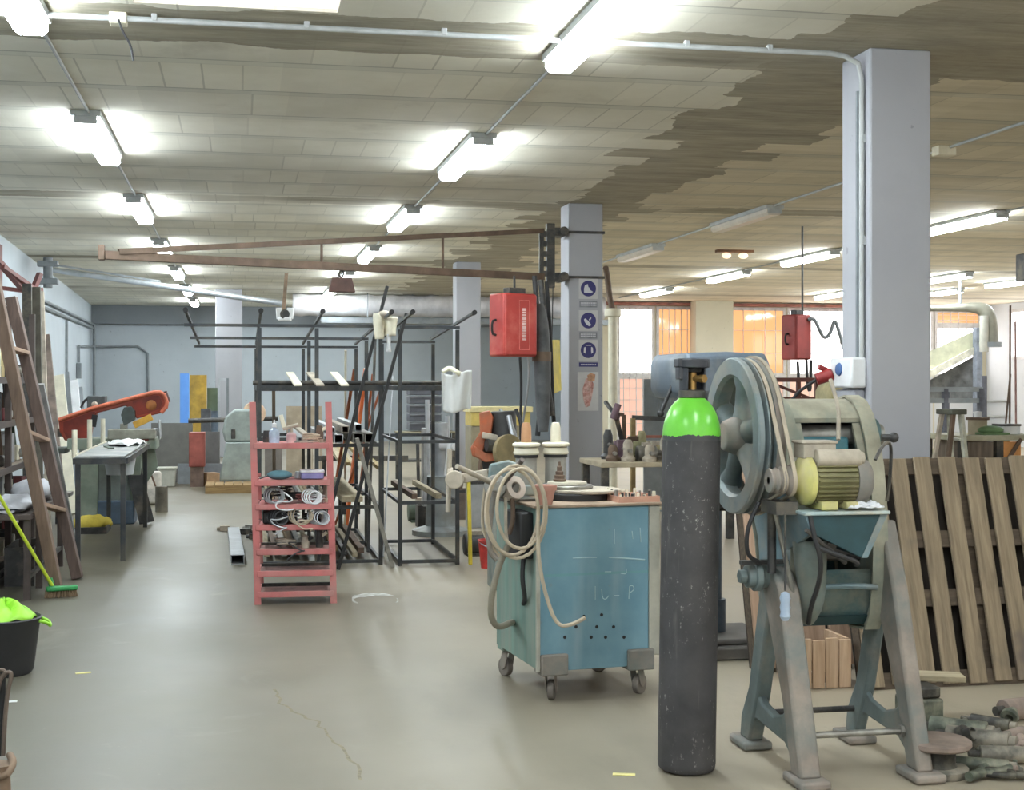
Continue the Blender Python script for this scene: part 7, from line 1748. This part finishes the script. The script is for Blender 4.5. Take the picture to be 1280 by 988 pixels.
# flat dusty disc by the trolley caster, floor marks
c = FL(703, 878)
single('floor_disc', 'thin dusty disc lying under the trolley front castor', 'disc', MB().cyl((c.x + .06, c.y + .06, .0), (c.x + .06, c.y + .06, .004), .10, n=28), M_DUST) if False else None
for i, (px, py, l, a, m, lab) in enumerate(((780, 969, .09, -.3, mat('tape_yellow', (216, 208, 140), .7), 'small yellow tape strip on the floor near the gas cylinder'), (104, 842, .08, .2, mat('tape_yellow', (216, 208, 140), .7), 'small yellow tape strip on the floor near the black tub'), (12, 878, .07, .1, M_WHITE, 'small white paper scrap on the floor by the black tub'))):
    c = FL(px, py); single('tape_strip', lab, 'tape', MB().box((c.x, c.y, .002), (l, .03, .003), (0, 0, a)), m)
g = G('floor_chalk'); n = g.noise(14, 4); M_FCH = g.done(g.mix(g.ramp(n, .4, .65), (168, 168, 160), (214, 216, 214)), .9)
for k, (cx_, cy_, ax_, ay_, a0, a1, w_) in enumerate(((470, 750, 30, 6.5, 2.4, 5.6, 1.6), (468, 751, 30, 6, -.4, .5, 1.0))):
    pts = []
    for i in range(15):
        a = a0 + (a1 - a0) * i / 14; ww = w_ * (.3 + math.sin(PI * i / 14)) * (1 + .3 * math.sin(i * 1.7))
        pts += [FL(cx_ + ax_ * math.cos(a), cy_ + ay_ * math.sin(a) - ww), FL(cx_ + ax_ * math.cos(a), cy_ + ay_ * math.sin(a) + ww)]
    single('chalk_mark', ('white curved chalk smear on the floor in front of the red rack', 'short faint chalk smear closing the curved one on the floor')[k], 'mark', MB().add([p + Vector((0, 0, .0015)) for p in pts], [(2 * i, 2 * i + 2, 2 * i + 3, 2 * i + 1) for i in range(14)]), M_FCH, smooth=0)
cr = [FL(x + R.uniform(-3, 3), y) for x, y in ((347, 862), (352, 880), (372, 892), (398, 904), (412, 920), (428, 938), (446, 958), (452, 985))]
cr = [p + (cr[i + 1] - p) * k / 4 + Vector((R.uniform(-.012, .012), R.uniform(-.02, .02), 0)) for i, p in enumerate(cr[:-1]) for k in range(4)]
vs_ = []
for i, p in enumerate(cr):
    w_ = .004 + .005 * R.random(); vs_ += [Vector((p.x - w_, p.y, .0012)), Vector((p.x + w_, p.y, .0012))]
struct('floor_crack', MB().add(vs_, [(2 * i, 2 * i + 2, 2 * i + 3, 2 * i + 1) for i in range(len(cr) - 1)]), mat('crack_tan', (132, 124, 106), .9, 0, .2, 30))

# small warm twin lamp and a dark speaker under the ceiling
c = CE(918, 317, HC - .05)
t = Thing('twin_lamp', 'small warm twin bulb fitting on the ceiling before the orange windows', 'ceiling light', c)
t.part('plate', MB().bx((c.x - .28, c.y - .06, ZC - .04), (c.x + .28, c.y + .06, ZC)), mat('lamp_brown', (126, 92, 66), .6))
for dx in (-.13, .13): t.part('bulb', MB().sph((c.x + dx, c.y - .02, ZC - .085), .055, 1.3, 1, .8), emit('bulb_warm', (255, 206, 160), 1.0), smooth=60)
c = CE(1282, 326, HC - .2)
t = Thing('ceiling_speaker', 'dark box speaker hung under the ceiling at the frame edge', 'speaker', c)
t.part('cabinet', MB().box((c.x + .1, c.y, ZC - .3), (.34, .3, .4)), M_DKSTEEL, bev=.015)
t.part('grille', MB().bx((c.x - .05, c.y - .158, ZC - .47), (c.x + .25, c.y - .15, ZC - .13)), M_BLACK)
t.part('hanger', MB().cyl((c.x + .1, c.y, ZC - .1), (c.x + .1, c.y, ZC), .02, n=8), M_DKSTEEL)
